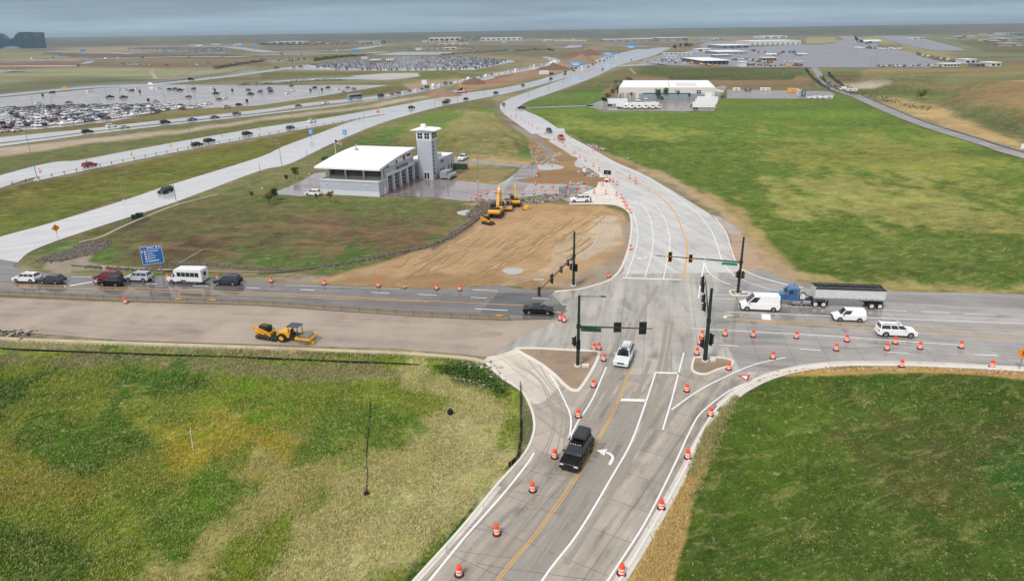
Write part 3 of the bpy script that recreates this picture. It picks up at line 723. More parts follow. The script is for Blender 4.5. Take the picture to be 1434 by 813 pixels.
band('highway_carriageway_south', [(-500, 400), (0, 246), (119, 223.5), (230, 202.5), (360, 180), (460, 165), (523, 154), (573, 145), (640, 132.5), (720, 120.5), (795, 100), (845, 80.5), (893, 69)],
     [(-500, 440), (0, 264), (54, 253), (173, 228.4), (270, 209), (360, 192.5), (460, 175), (538, 160.5), (535, 171), (611, 151), (660, 141), (720, 129), (795, 108.5), (868, 84), (905, 69)], 0.14, m_hw)
band('exit_ramp_road', [(545, 160), (500, 168), (460, 182), (397.7, 205), (360, 221.5), (243.6, 257.5), (173, 281), (67.7, 313.5), (0, 332), (-60, 352)],
     [(560, 165), (520, 178), (460, 203.5), (405, 230), (360, 240.8), (243.6, 284), (135, 319), (70, 341), (40.6, 354), (25, 368)], 0.09, m_hw, 6)
sheet('ramp_throat', [(-400, 420), (-60, 352), (0, 332), (15, 328), (70, 341), (40, 354), (25, 366), (18, 374), (38, 381), (110, 387), (0, 395), (-400, 395)], 0.07, m_west)
band('frontage_road', [(745, 188), (722, 172), (704, 158), (700, 149), (708, 141), (730, 132), (770, 118), (825, 98), (860.6, 85), (895.7, 71.4), (925, 66.4)],
     [(790, 186), (760, 166), (737, 156), (728, 150), (740, 142), (765, 133), (788, 125), (833, 108), (868, 91.5), (911, 79.5), (941, 67)], 0.10, m_hw)
band('frontage_branch_road', [(728, 151), (748, 150.3), (800, 148.5), (830, 147.5)], [(722, 153), (748, 152), (800, 150), (832, 149)], 0.12, m_old)
band('depot_access_road', [(868, 92), (900, 90.4), (960, 89.2), (975, 89)], [(864, 94), (900, 92.4), (960, 91), (975, 91)], 0.25, m_hw)
sheet('warehouse_yard', [(820, 149), (866, 133), (866, 131), (1004, 122), (1012, 120), (1018, 122), (1012, 133), (1006, 142), (1000, 156), (846, 155.5)], 0.12, m_old)
sheet('storage_yard', [(1018, 126), (1060, 126.5), (1160, 128), (1169, 132), (1166, 139), (1018, 138.5)], 0.12, m_old)
band('airport_road', [(1434, 211), (1382, 197), (1300, 173), (1250, 153), (1205, 134), (1180, 129), (1164, 124), (1150, 112), (1142, 100), (1136, 93)],
     [(1434, 222), (1390, 209), (1300, 186), (1250, 166), (1195, 138), (1170, 130), (1153, 121), (1147, 112), (1139, 100), (1132, 93)][0:1] + [(1375, 203), (1300, 181), (1245, 160), (1195, 137.5), (1178, 131.5), (1158, 125), (1146, 113), (1141, 104), (1144, 94)], 0.2, m_old)
bpy.data.objects.remove(bpy.data.objects['airport_road'])
band('airport_road', [(1800, 310), (1434, 215), (1375, 197), (1300, 173.5), (1250, 153.5), (1207, 135), (1186, 128.5), (1168, 120), (1155, 108), (1144, 94)],
     [(1800, 322), (1434, 223), (1375, 204.5), (1300, 181), (1245, 160), (1195, 137), (1178, 131), (1158, 122.5), (1145, 109), (1135.5, 94)], 0.2, m_old, 6)
m = MB(); strip(m, [(1434, 213.5), (1375, 195.5), (1300, 172), (1250, 152), (1207, 133.5)], 1.2, 0.24, 6)
m.build('airport_road_shoulder', m_hw_dark, kind='structure')
# airport apron and taxiways
sheet('airport_apron', [(1000, 84), (1030, 68), (1080, 65), (1120, 62.5), (1140, 63), (1175, 61.5), (1200, 62), (1270, 73), (1290, 80), (1320, 88), (1345, 92), (1300, 95.5), (1040, 95), (1010, 93), (940, 92), (905, 88), (900, 84), (940, 78), (985, 66), (1000, 58), (1045, 57)], 0.3, m_apron)
band('taxiway', [(1146, 45.2), (1155, 47), (1175, 52), (1180, 58), (1160, 62), (1140, 63)], [(1175, 45.4), (1195, 50), (1210, 55), (1230, 60), (1225, 66), (1200, 70)], 0.45, m_apron)
band('runway_approach', [(1202, 46), (1240, 47.5), (1290, 54), (1345, 68), (1350, 71.5)], [(1202, 47.5), (1225, 51), (1245, 57), (1280, 66), (1310, 72)], 0.4, m_apron)
sheet('far_runway', [(1240, 46.6), (1320, 46), (1325, 47.4), (1250, 48.6)], 0.9, m_apron)
# misc far strips (roads, lots, light soil)
def streak(name, pts, w, m_, z=0.4):
    mb = MB(); strip(mb, pts, w * (5 if z >= .4 else 1), z, 4); return mb.build(name, m_, kind='structure')
streak('far_service_road', [(-400, 92), (0, 84.5), (60, 85), (110, 84), (180, 82), (250, 80), (345, 80)], 9, m_lot)
streak('far_service_road', [(52, 72.2), (140, 74), (200, 76), (180, 76)], 9, m_lot)
streak('far_service_road', [(180, 66), (250, 65.5), (310, 65.7), (330, 67), (360, 71), (385, 73.5), (470, 71), (500, 69.5)], 10, m_lot)
streak('far_service_road', [(500, 69.5), (530, 64.5), (560, 62.5)], 10, m_lot, .5)
streak('far_service_road', [(360, 77), (430, 76.5), (520, 74.5), (530, 73)], 9, m_lot)
streak('far_service_road', [(-200, 104), (0, 101.5), (20, 101), (52, 100.3)], 6, m_lot)
streak('far_service_road', [(-200, 98), (0, 93.5), (60, 93), (110, 93)], 8, mat('pinkish_soil', (178, 152, 138), .9))
streak('far_service_road', [(118, 90), (128, 86.5), (134, 85.8)], 3, m_lot, .5)
streak('farm_track', [(219, 111.5), (214, 104), (212, 101), (222, 97), (250, 94)], 4.5, mat('track_gravel', (158, 146, 132), .9), .3)
streak('farm_track', [(240, 108.5), (255, 103), (275, 98), (300, 95)], 3, MATS['track_gravel'], .3)
streak('far_service_road', [(720, 63), (800, 62.5), (860, 62), (900, 61)], 8, m_lot, .6)
streak('far_service_road', [(770, 68), (800, 67), (806, 63.5)], 8, m_lot, .5)
streak('far_service_road', [(700, 52.5), (800, 52.5), (1010, 49.5), (1150, 47)], 12, m_lot, .8)
streak('far_service_road', [(925, 66), (900, 66), (870, 64.5)], 8, m_lot, .5)
streak('far_service_road', [(983, 66), (990, 62), (995, 58.5)], 5, m_apron, .5)
sheet('far_parking_surface', [(430, 92), (470, 86), (520, 82), (560, 79.5), (650, 79.8), (716, 84.5), (722, 87), (690, 93), (665, 98.5), (600, 99.5), (540, 99.5), (440, 98.5), (395, 98)], 0.2, m_lot)
sheet('far_empty_lot', [(520, 77.5), (560, 73), (640, 73.5), (620, 77), (560, 78)], 0.35, m_lot)
sheet('far_lot', [(30, 94), (40, 93), (50, 92)], 0.2, m_lot)
bpy.data.objects.remove(bpy.data.objects['far_lot'])
sheet('far_pond_surface', [(-100, 101), (0, 99.5), (30, 99.5), (52, 100.5), (0, 103), (-100, 108)], 0.25, m_lot)
sheet('light_gravel_field', [(490, 107), (540, 103), (575, 102.5), (615, 103), (600, 106), (560, 109), (520, 110)], 0.18, mat('pale_gravel', (176, 166, 162), .9))
sheet('pale_clearing', [(640, 119), (690, 108), (695, 109), (660, 118)], 0.18, MATS['pale_gravel'])

# the crossing, near to far
sheet('intersection_pavement', [(690, 497), (728, 470), (760, 458), (790, 440), (773, 409), (800, 405), (852, 394), (872, 381), (1025, 381), (1067, 392), (1134, 401), (1134, 512), (1090, 520), (1045, 535), (1010, 555), (950, 600), (800, 620), (760, 600), (740, 560), (728, 546), (702, 529)], 0.040, m_inter)
north_l = [(777, 408.5), (800, 406.5), (817, 404), (838, 398), (855, 391.5), (868, 379), (876, 362), (881, 346), (884.6, 323), (883.4, 303), (877, 294), (862, 287.5), (840, 286), (797, 286)]
sheet('north_road', smooth([(872, 384), (876.5, 365), (881.5, 347), (885, 323), (883.4, 303), (876, 293.5), (861, 287)], 5) +
      [(840, 286), (797, 286), (815, 272), (835, 262), (838, 256), (847, 250)] + smooth([(847, 250), (829, 238), (808, 224), (790, 211), (765, 196), (742, 182), (735, 178)], 5) +
      smooth([(790, 180), (795, 189.5), (826, 206.5), (861, 226.5), (902, 244.5), (941, 267), (975, 288), (1001, 305), (1016, 325), (1024, 350), (1031, 368), (1045, 381)], 5), 0.046, m_north)
sheet('east_road', [(1020, 384), (1045, 381), (1067, 390.5), (1108, 400), (1134, 402.5), (1231, 421), (1434, 430), (2400, 480), (2400, 570), (1434, 515), (1330, 510), (1220, 507.5), (1140, 509.5), (1084, 519), (1045, 533), (1010, 470), (985, 440)], 0.044, m_east)
sheet('old_shoulder', [(1045, 376), (1075, 380), (1100, 391), (1134, 399), (1231, 408), (1434, 412), (2400, 440), (2400, 484), (1434, 431.5), (1231, 422.5), (1134, 404), (1108, 401.5), (1067, 392), (1040, 380)], 0.052, m_old)
sheet('west_road', [(-500, 372), (0, 388), (38, 379.5), (113, 387), (226, 388.5), (299, 391), (378, 395), (453, 399), (528, 402.6), (611, 405), (700, 399.5), (720, 404), (778, 408), (773.5, 411), (795, 436), (775, 447), (712, 447.5), (603, 442.5), (470, 434), (360, 426), (176, 421), (0, 414), (-500, 400)], 0.042, m_west)
sheet('asphalt_patch', [(696.8, 410.3), (773.5, 409.7), (756, 428.5), (794, 428), (785, 444.5), (671, 439.5), (683, 426)], 0.050, m_asph)
sheet('closed_roadbed', [(-600, 402), (0, 417), (176, 423.5), (360, 428.5), (470.6, 436), (603.6, 444.8), (708, 449.5), (770, 447.5), (783, 446.5), (760, 458.5), (728, 471), (700, 490), (690, 501), (644, 496), (553, 488.5), (360, 482.2), (176, 477), (0, 463), (-600, 452)], 0.048, m_milled)
south_l = smooth([(677.6, 504.7), (701.6, 527.7), (728.8, 546), (741, 565), (747.5, 585), (747, 607), (734, 636), (697, 678), (644, 742), (580, 813), (500, 905), (430, 985)], 5)
sheet('south_road', smooth([(700, 497), (702, 529), (728.8, 546), (741, 565), (747.5, 585), (747, 607), (734, 636), (697, 678), (644, 742), (580, 813), (500, 905), (430, 985)], 5)[5:] +
      list(reversed(smooth([(1084, 519.5), (1040, 540), (1000, 572), (976, 614), (954, 662), (900, 755), (868, 806), (810, 900), (755, 985)], 5))), 0.047, m_south)
sheet('slip_lane', smooth([(683, 499.5), (700, 496.5), (725, 488.5), (727, 493)], 3) + smooth([(728, 494), (757.5, 512), (778, 535), (790, 556), (798, 579), (800, 596), (797, 616), (780, 640)], 5) +
      list(reversed(smooth([(677.6, 504.7), (701.6, 527.7), (728.8, 546), (741, 565), (747.5, 585), (747, 607), (740, 625)], 5))), 0.053, pave('slip_wear', (176, 165, 154), R(120), 0.15, 0.12, (4.6, 3.7), rough=0.7, smooth_r=0.4))
sheet('slip_pavement', smooth([(683, 499.5), (700, 496.5), (724, 488)], 3) + smooth([(727, 493), (757, 510), (775, 526), (784, 541)], 4) + [(781, 543)] + smooth([(779, 545), (762, 562), (748, 566), (741, 563)], 4) +
      list(reversed(smooth([(677.6, 504.7), (701.6, 527.7), (728.8, 546), (741, 563)], 4))), 0.057, m_slip)
sheet('construction_turnout', [(797, 285.5), (812, 272), (836, 262), (838, 254), (822, 246), (838, 240), (850, 252), (884, 294), (876, 293), (861, 286.5), (840, 285)], 0.060, m_walk)
sheet('station_apron', [(536, 274.5), (560, 262), (584, 250.5), (600, 250.5), (650, 254), (697, 259), (676, 278), (664, 283), (600, 276.5)], 0.050, pave('station_paving', (132, 122, 122), 0, 0.55, 0.10, (6, 6)))
sheet('station_drive', [(676, 278), (697, 259), (712, 250), (722, 243), (733, 231), (752, 229.5), (754, 236), (748, 250), (745, 256), (800, 256), (832, 262), (812, 272), (800, 284), (770, 272), (720, 278), (690, 285)], 0.047, pave('drive_paving', (150, 146, 146), R(60), 0.5, 0.1, (5, 5)))
sheet('drive_asphalt', [(722, 243), (733, 231), (752, 229.5), (753, 237), (746, 252), (728, 272), (700, 276)], 0.055, m_old)
sheet('tar_patch', [(782, 262), (796, 260.5), (815, 263), (806, 271), (783, 271.5)], 0.056, m_asph)
sheet('station_parking', [(388, 268), (420, 255), (440, 243), (456, 241), (456, 250), (450, 262), (447, 274), (420, 275), (388, 272)], 0.050, pave('parking_paving', (140, 132, 134), 0, 0.5, 0.1, (6, 6)))
band('station_back_road', [(630, 222.5), (655, 224), (700, 228), (733, 230)], [(632, 227.5), (655, 228), (700, 232), (728, 233.5)], 0.050, m_old)
sheet('haul_road', smooth([(742, 182), (757, 196), (768, 206), (780, 219), (778, 228), (765, 224), (762, 214), (750, 200), (732, 188), (715, 175)], 4, True), 0.045, pave('haul_gravel', (142, 128, 114), R(115), 0.2, 0.12, None, rough=0.9, smooth_r=0.6))
sheet('depot_lot', [(893, 90), (905, 84), (925, 78), (930, 74.5), (985, 73.5), (980, 92), (940, 92)], 0.25, m_old)
sheet('beige_walk', [(1022, 352), (1025, 331), (1040, 331), (1061, 360), (1071, 377), (1045, 379), (1032, 370)], 0.055, pave('bare_strip', (172, 146, 122), 0, 0, 0.1, None, rough=0.9, smooth_r=0.8))
sheet('beige_patch', [(993, 300), (1008, 304), (1030, 318), (1040, 331), (1025, 331), (1017, 322)], 0.054, pave('broken_concrete', (170, 158, 148), 0, .2, .14, None))
# gutters: pale concrete strips beside the kerbs
g_ = MB()
strip(g_, [(1010, 570), (1040, 545), (1084, 525), (1140, 513), (1220, 509), (1434, 517), (2300, 570)], 1.5, 0.058, 6)
strip(g_, [(1005, 576), (980, 616), (957, 662), (903, 757), (870, 810), (812, 905), (760, 985)], 1.0, 0.058, 6)
strip(g_, [(699, 681), (646, 744), (581, 815), (500, 908)], 0.6, 0.058, 6)
strip(g_, north_l, 0.6, 0.058, 5)
g_.build('gutter', pave('gutter_concrete', (206, 200, 192), 0, .2, .07, (3, 50), rough=.7, smooth_r=.4), kind='structure')
# puddles
m_pud = mat('muddy_water', (168, 166, 166), 0.05, var=0.05, spec=0.6)
for pts in ([(752, 230.5), (770, 229.5), (788, 233), (786, 236.5), (760, 238.5), (752, 235)], [(806, 226), (814, 223.5), (826, 230), (822, 236), (806, 233)],
            [(640, 297), (655, 294), (672, 296), (664, 301.5), (645, 301)], [(703, 378), (718, 375), (733, 377.5), (728, 383), (712, 384)]):
    sheet('puddle', smooth(pts, 4, True), 0.030, m_pud)

# ------------------------------------------------------------------ kerbs
k_ = MB()
kerb(k_, south_l, 0.32, 0.14)
kerb(k_, [(1434, 518), (1330, 513), (1220, 510.5), (1140, 513.5), (1084, 523.5), (1040, 543), (1003, 573), (978, 614), (956, 663), (902, 758), (869, 811), (811, 906), (757, 985)], 0.3, 0.14, 0, 5)
kerb(k_, north_l[:11], 0.35, 0.15, 0, 5)
kerb(k_, [(861, 286.5), (840, 285.5), (797, 285.5)], 0.5, 0.15, 0, 3)
kerb(k_, [(1125, 403), (1108, 400.5), (1067, 389.6), (1041.5, 378.6), (1031, 368), (1024, 350), (1016, 325), (1001, 305)], 0.3, 0.15, 0, 5)
kerb(k_, [(2300, 566), (1434, 518)], 0.3, 0.14, 0, 3)
k_.build('kerb', m_bright, kind='structure')
def island(name, pts, kw=0.3):
    ps = smooth(pts, 4, True)
    kb = MB(); kerb(kb, ps, kw, 0.16, 0.04, closed=True)
    kb.build(name + '_kerb', m_bright, kind='structure')
    sheet(name, ps, 0.12, m_brown)
island('traffic_island', [(724, 490), (727, 488.4), (760, 488.8), (800, 491.2), (833, 492.5), (839, 495.5), (833, 512), (822, 531), (812, 545), (806, 547.2), (798, 545), (788, 537), (776.7, 525.5), (757, 510), (731, 495)], 0.5)
island('traffic_island', [(972, 503), (975, 501.5), (1000, 501.2), (1018, 503), (1026, 507), (1022, 513), (1005, 518), (990, 524), (976, 523), (969, 517)], 0.35)
island('traffic_island', [(1022, 408), (1027, 407), (1036, 407.5), (1048, 411), (1050, 413), (1044, 414.5), (1027, 413.8), (1023, 411)], 0.35)

# ------------------------------------------------------------------ painted lines
w_ = MB(); zl = 0.064
S = lambda pts, w=0.2, sm=0, **k: strip(w_, pts, w, zl, sm, **k)
S([(620, 790), (653, 750), (706, 690), (737, 651), (748, 634)], 0.22, 5); S([(500, 935), (560, 865), (620, 790)], .22)
S([(790, 560), (798, 578.7), (799.7, 594), (797, 616)], 0.2, 5); S([(770, 525), (780, 540), (790, 560)], .2, 4)
S([(797, 616), (809, 591), (829, 560), (849, 514)], 0.2, 4)
S([(680, 940), (759, 813), (809, 747), (856, 669), (884, 619), (905.5, 560), (918, 521.6)], 0.2, 5)
S([(918, 521.6), (951.5, 523)], 0.4); S([(868, 559.8), (904.5, 561)], 0.6)
S([(957.6, 494), (940.6, 560), (928, 602)], 0.2)
S([(940, 574), (980, 546), (1028, 522), (1060, 509.5), (1100, 500.5)], 0.2, 5)
S([(770, 940), (851, 813), (902, 734), (940, 660), (968, 600), (984, 576), (1020, 548), (1042, 538)], 0.18, 5)
S([(1017, 437), (1230, 445.5), (1434, 453.5), (2200, 486)], 0.22); S([(967, 460), (1150, 470), (1347, 483.6)], 0.2)
S([(1006, 483.3), (1034, 484.7)], .2); S([(1120, 489), (1149.5, 490.7)], .2); S([(1242.6, 493.3), (1272, 494.8)], .2); S([(1363.7, 496.6), (1397, 497.8)], .2)
S([(1228, 434), (1270, 436)], .18); S([(1290, 436.8), (1330, 438.6)], .18); S([(1350, 439.6), (1395, 441.5)], .18); S([(1100, 429), (1150, 431)], .18)
S([(1072.4, 438.5), (1073, 448)], 1.3); S([(987, 413), (1022, 413.5)], .15)
S([(872.5, 389.5), (955, 392)], 0.5)
S([(877, 388), (890.8, 347.5), (893, 323), (887, 298)], 0.16, 5); S([(903, 389), (914, 347.5), (913, 318), (906.8, 298), (895.7, 283.6)], 0.16, 5)
S([(929, 390.6), (937.5, 347.5), (936, 323), (927.7, 301), (914, 283.6)], 0.16, 5)
S([(987, 362), (985.5, 372), (981.5, 395), (978, 418)], 0.22, 3); S([(987, 366), (990, 378), (1003, 390), (1030, 402), (1064, 413)], 0.22, 5); S([(978, 418), (1000, 418.6), (1030, 419)], .12)
S([(988, 386), (998, 385.6)], .15)
S([(978, 300), (994, 320), (1003, 340), (1010, 362), (1018, 376), (1035, 390), (1070, 403), (1108, 412)], 0.2, 5)
S([(978, 300), (940, 270), (900.6, 246.5), (861, 228), (826.9, 208.5), (795, 191)], 0.25, 5)
S([(862, 235), (881, 247)], .3); S([(884, 249), (896, 255), (915, 270)], .15)
S([(-100, 372), (0, 378), (30, 383), (80, 387), (130, 388.5)], 0.18, 3)
S([(130, 395.5), (136, 392)], .3); S([(90, 401.5), (136, 394)], .5)
S([(205, 397.5), (220, 398)], .2); S([(270, 400.2), (292, 401.2)], .2); S([(345, 403), (364, 404)], .2); S([(420, 405.5), (440, 406.6)], .2); S([(520, 409.6), (545, 410.7)], .2); S([(585, 412.3), (612, 413.6)], .2)
S([(659, 416.6), (682, 417.8)], .2); S([(720, 420), (790, 424.5)][:1] + [(764, 419.2)], .2) if False else None
S([(745, 418), (768, 418.4)], .2); S([(665, 432.5), (711, 434.8)], .22); S([(735, 434.6), (785, 437.5)], .22)
S([(661, 406), (697, 407.5)], .2); S([(400, 399.8), (560, 405)], .12)
S([(0, 334.5), (67, 316), (173, 283.5), (243, 260), (360, 224)], .2, 4); S([(-50, 366), (20, 352), (70, 337.5), (135, 315.5), (243, 281), (360, 238.5), (400, 226)], .2, 4)
S([(20, 340), (100, 317), (173, 292), (243, 268.5), (360, 231), (430, 205), (520, 172)], .16, 4, dash=(3, 9))
S([(0, 345), (60, 331), (130, 308), (200, 284)], .16, 4)
# arrows and symbols
def glyph(mb, polys, c, ax, ay, z):
    """flat shapes in road space: c ground point, ax/ay ground vectors of unit length"""
    for poly in polys:
        pts = [Vector((c.x, c.y, 0)) + ax * p[0] + ay * p[1] for p in poly]
        tr = tessellate_polygon([pts])
        mb.add([(p.x, p.y, z) for p in pts], [tuple(t) if (pts[t[1]] - pts[t[0]]).cross(pts[t[2]] - pts[t[0]]).z > 0 else (t[0], t[2], t[1]) for t in tr])
def turn_arrow(px, tip, scale_=1.0, flip=1):
    c = G(*px); d = (G(*tip) - c); d.z = 0; d.normalize(); s_ = Vector((-d.y, d.x, 0)) * flip
    shaft = [(-1.3, -.14), (-.2, -.14), (.25, .05), (.55, .45), (.6, .9), (.32, .9), (.27, .55), (.05, .25), (-.25, .14), (-1.3, .14)]
    head = [(.46, 1.75), (-.1, .85), (1.02, .85)]
    glyph(w_, [[(a * scale_, b * scale_) for a, b in shaft], [(a * scale_, b * scale_) for a, b in head]], c, d, s_, zl)
turn_arrow((859, 640), (868, 622), 1.15, 1)
turn_arrow((904, 361.5), (902, 372), .95, -1); turn_arrow((890, 284.5), (896, 296), .95, -1); turn_arrow((922, 283.5), (930, 297), .95, 1); turn_arrow((944, 361.5), (944, 372), 0.9, 1)
turn_arrow((1018, 441.5), (1010, 441), .8, 1)
yt = MB(); strip(yt, [(1032, 524), (1037, 521)], 1.3, zl, 0)
w_.build('white_lane_lines', m_white, kind='structure')
yb = MB(); c = G(1043, 528.3)
def tri(r): return [(r * math.sin(t), r * math.cos(t) * 1.15) for t in (math.pi, math.pi + 2.094, math.pi - 2.094)]
glyph(yb, [tri(1.0)], c, Vector((1, 0, 0)), Vector((0, 1, 0)), 0.064); yb.build('yield_marking_border', mat('red_marking', (176, 54, 66), .6), kind='structure')
yb = MB(); glyph(yb, [tri(0.5)], c, Vector((1, 0, 0)), Vector((0, 1, 0)), 0.068); yb.build('yield_marking_centre', m_white, kind='structure')
y_ = MB()
Yl = lambda pts, w=0.15, sm=5, **k: strip(y_, pts, w, zl, sm, **k)
for o_ in (-2.1, 2.1):
    Yl([(600 + o_, 955), (697 + o_, 813), (753 + o_, 745), (809 + o_ * .9, 666), (840 + o_ * .8, 613), (866.6 + o_ * .7, 560), (881.6 + o_ * .6, 519)], 0.11)
Yl([(957.3, 391), (962.3, 348), (954, 318.6), (946.6, 300), (936, 287), (922.8, 273.8)], 0.3)
Yl([(922.8, 273.8), (900.6, 260), (873.6, 245), (836.7, 224.6), (797, 200), (765, 180), (735, 163), (722, 153)], 0.2)
Yl([(950, 290), (935, 276), (915, 265), (895, 257)], 0.15)
Yl([(1019, 447), (1120, 451), (1434, 464), (2200, 498)], .22); Yl([(1040, 448.5), (1108.6, 452.7), (1434, 475), (2200, 522)], .22)
Yl([(-200, 391), (0, 397.8), (135, 402), (340, 409.4), (480, 416), (700, 426.4), (760, 429)], .2); Yl([(-200, 394.5), (0, 401), (135, 405.3), (340, 413.2), (480, 419), (600, 422.5)], .2)
Yl([(802, 271), (808, 266)], .2); Yl([(770, 268), (778, 258)], .2)
y_.build('yellow_lane_lines', m_yellow, kind='structure')

# sealed cracks, joints and tyre polish
random.seed(8)
tm_ = MB()
for k in range(16):
    o1 = [(620, 925), (720, 790), (790, 690), (838, 613), (872, 548), (890, 505), (905, 450), (930, 400)]
    dx = (-62, -44, -28, -10, 22, 40, 58, 76)[k % 8] + random.uniform(-5, 5)
    a = random.randint(0, 3); pts = [(u + dx * (1.0 - i * .085) + random.uniform(-1, 1), v) for i, (u, v) in enumerate(o1)][a:a + random.randint(3, 5)]
    strip(tm_, pts, random.uniform(.25, .6), .0605 + k * .0001, 5)
for k in (0, 1, 4, 6):
    strip(tm_, [(715 + k * 6, 508 - k), (752 + k * 3, 530 + k), (768 + k * 4, 562), (774 + k * 3, 600), (750 + k * 6, 655)], .12, .0620 + k * .0001, 5)
tm_.build('tyre_polish_marks', mat('tyre_polish', (146, 138, 127), .45, var=.12, scale=.5), kind='structure')
ck = MB()
for k in range(11):
    v0 = 530 + k * 26 + random.uniform(-3, 3); uc = 905 - (v0 - 520) * .74; w_ = 50 + (v0 - 520) * .38
    u0 = uc - w_ * random.uniform(.1, 1); L1 = w_ * random.uniform(.4, 1.2)
    strip(ck, [(u0 + L1 * t, v0 + L1 * .14 * t + random.uniform(-1.2, 1.2)) for t in (0, .25, .5, .75, 1)], random.uniform(.02, .035), .0634, 3)
ck.build('sealed_cracks', m_tar, kind='structure')

ly = [(600, 955), (697, 813), (753, 745), (809, 666), (840, 613), (866.6, 560)]
lw = [(680, 940), (759, 813), (809, 747), (856, 669), (884, 619), (905.5, 560)]
band('turn_lane_pavement', ly, lw, .0515, pave('turn_lane_concrete', (150, 145, 138), R(58), .4, .14, (4.6, 30)), 5)
sheet('arrow_pavement_patch', [(836, 619), (872, 623), (866, 646), (828, 640)], .0575, pave('patch_dark', (128, 121, 114), R(58), .3, .1, None))
# ------------------------------------------------------------------ vehicle kit
m_glass = mat('vehicle_glass', (28, 34, 40), 0.06, spec=0.8, var=0.1)
m_tyre = mat('tyre_rubber', (24, 24, 25), 0.85)
m_rim = mat('wheel_rim', (150, 152, 156), 0.35, metal=0.6)
m_dark = mat('dark_plastic', (22, 23, 25), 0.6)
m_lamp = mat('headlamp_lens', (214, 218, 222), 0.15, spec=0.8)
m_tail = mat('tail_lamp_lens', (150, 24, 22), 0.25, spec=0.7)
m_chrome = mat('chrome', (190, 192, 196), 0.2, metal=0.9)
def paint(rgb):
    return mat('car_paint_%d_%d_%d' % rgb, rgb, 0.28, coat=0.35 if sum(rgb) > 120 else 0.0, spec=.5 if sum(rgb) > 120 else .22, var=0.03, dirt=0.06)
KINDS = {
    'suv': dict(L=4.85, W=1.94, H=1.80, hood=1.02, belt=1.08, cowl=1.25, roof0=2.05, tail=0.12, roof1=0.42, wr=0.37, win=[(0.02, .30), (.33, .62), (.65, .97)], rails=True, nose=.88),
    'big_suv': dict(L=5.25, W=2.02, H=1.93, hood=1.10, belt=1.18, cowl=1.35, roof0=2.15, tail=0.10, roof1=0.32, wr=0.40, win=[(0.02, .28), (.31, .58), (.61, .97)], rails=True, nose=.95),
    'crossover': dict(L=4.55, W=1.85, H=1.63, hood=0.92, belt=0.98, cowl=1.15, roof0=2.0, tail=0.15, roof1=0.75, wr=0.35, win=[(0.02, .36), (.39, .72), (.75, .95)], rails=False, nose=.78),
    'sedan': dict(L=4.85, W=1.84, H=1.45, hood=0.84, belt=0.92, cowl=1.35, roof0=2.25, tail=0.75, roof1=1.55, wr=0.33, win=[(0.02, .48), (.51, .95)], rails=False, nose=.7),
    'pickup': dict(L=5.8, W=2.02, H=1.92, hood=1.10, belt=1.15, cowl=1.4, roof0=2.1, tail=2.0, roof1=2.2, wr=0.40, win=[(0.02, .48), (.52, .98)], rails=False, nose=.95),
    'van': dict(L=5.9, W=2.05, H=2.55, hood=1.15, belt=1.30, cowl=0.85, roof0=2.0, tail=0.04, roof1=0.12, wr=0.36, win=[(0.03, .26)], rails=False, nose=.95),
    'small_van': dict(L=4.7, W=1.84, H=1.86, hood=0.98, belt=1.10, cowl=0.95, roof0=1.75, tail=0.06, roof1=0.2, wr=0.33, win=[(0.03, .34)], rails=False, nose=.82),
}
def body_profile(k, arch=True):
    L, r = k['L'] / 2, k['wr']
    lo = 0.30
    pr = []
    ax = [L - 0.92, -L + 0.98]
    def archpts(c):
        R_ = r + 0.07
        return [(c + R_ * math.cos(t), max(lo, r + R_ * math.sin(t))) for t in np.linspace(math.pi + .1, 0 - .1, 9)]
    pr.append((-L + .06, lo + .12))
    pr += [(-L + .3, lo)]
    pr += archpts(ax[1]) if arch else []
    pr += archpts(ax[0]) if arch else []
    pr += [(L - .25, lo), (L - .02, lo + .12), (L, k['nose'] - .12), (L - .14, k['nose']), (L - k['cowl'], k['hood'] + .04), (L - k['cowl'], k['belt'])]
    pr += [(-L + k['tail'], k['belt']), (-L + .03, k['belt'] - (.06 if k['tail'] < .5 else .02)), (-L, lo + .4)]
    return pr, ax
def cabin(k, inset=0.06):
    """eight corners of the greenhouse: base front/rear at belt, roof front/rear"""
    L, W = k['L'] / 2, k['W'] / 2
    xb0, xb1 = L - k['cowl'] + .02, -L + k['tail'] + .02
    xr0, xr1 = L - k['roof0'], -L + k['roof1']
    wb, wr_ = W - .05, W - (.30 if k['H'] < 2.2 else .14)
    return xb0, xb1, xr0, xr1, wb, wr_, k['belt'] - .02, k['H'] - (.06 if k['rails'] else 0)
def cab_mesh(mb, k, mi=0):
    xb0, xb1, xr0, xr1, wb, wr_, zb, zr = cabin(k)
    vs = [(xb0, -wb, zb), (xb0, wb, zb), (xb1, wb, zb), (xb1, -wb, zb), (xr0, -wr_, zr), (xr0, wr_, zr), (xr1, wr_, zr), (xr1, -wr_, zr)]
    mb.add(vs, [(3, 2, 1, 0)][:1] + [(4, 5, 6, 7), (0, 1, 5, 4), (1, 2, 6, 5), (2, 3, 7, 6), (3, 0, 4, 7)], mi)
def lerp(a, b, t): return tuple(a[i] + (b[i] - a[i]) * t for i in range(3))
def glass_quad(mb, q, out, mi=0, th=0.012):
    """glass slab: q 4 points, pushed out by th along out"""
    o = Vector(out).normalized() * th
    a = [Vector(p) - o * 1.5 for p in q]; b_ = [Vector(p) + o for p in q]
    mb.add(a + b_, [(4, 5, 6, 7), (0, 1, 5, 4), (1, 2, 6, 5), (2, 3, 7, 6), (3, 0, 4, 7)], mi)
def face_quad(P00, P10, P11, P01, u0, u1, v0, v1):
    def at_(u, v): return lerp(lerp(P00, P10, u), lerp(P01, P11, u), v)
    return [at_(u0, v0), at_(u1, v0), at_(u1, v1), at_(u0, v1)]
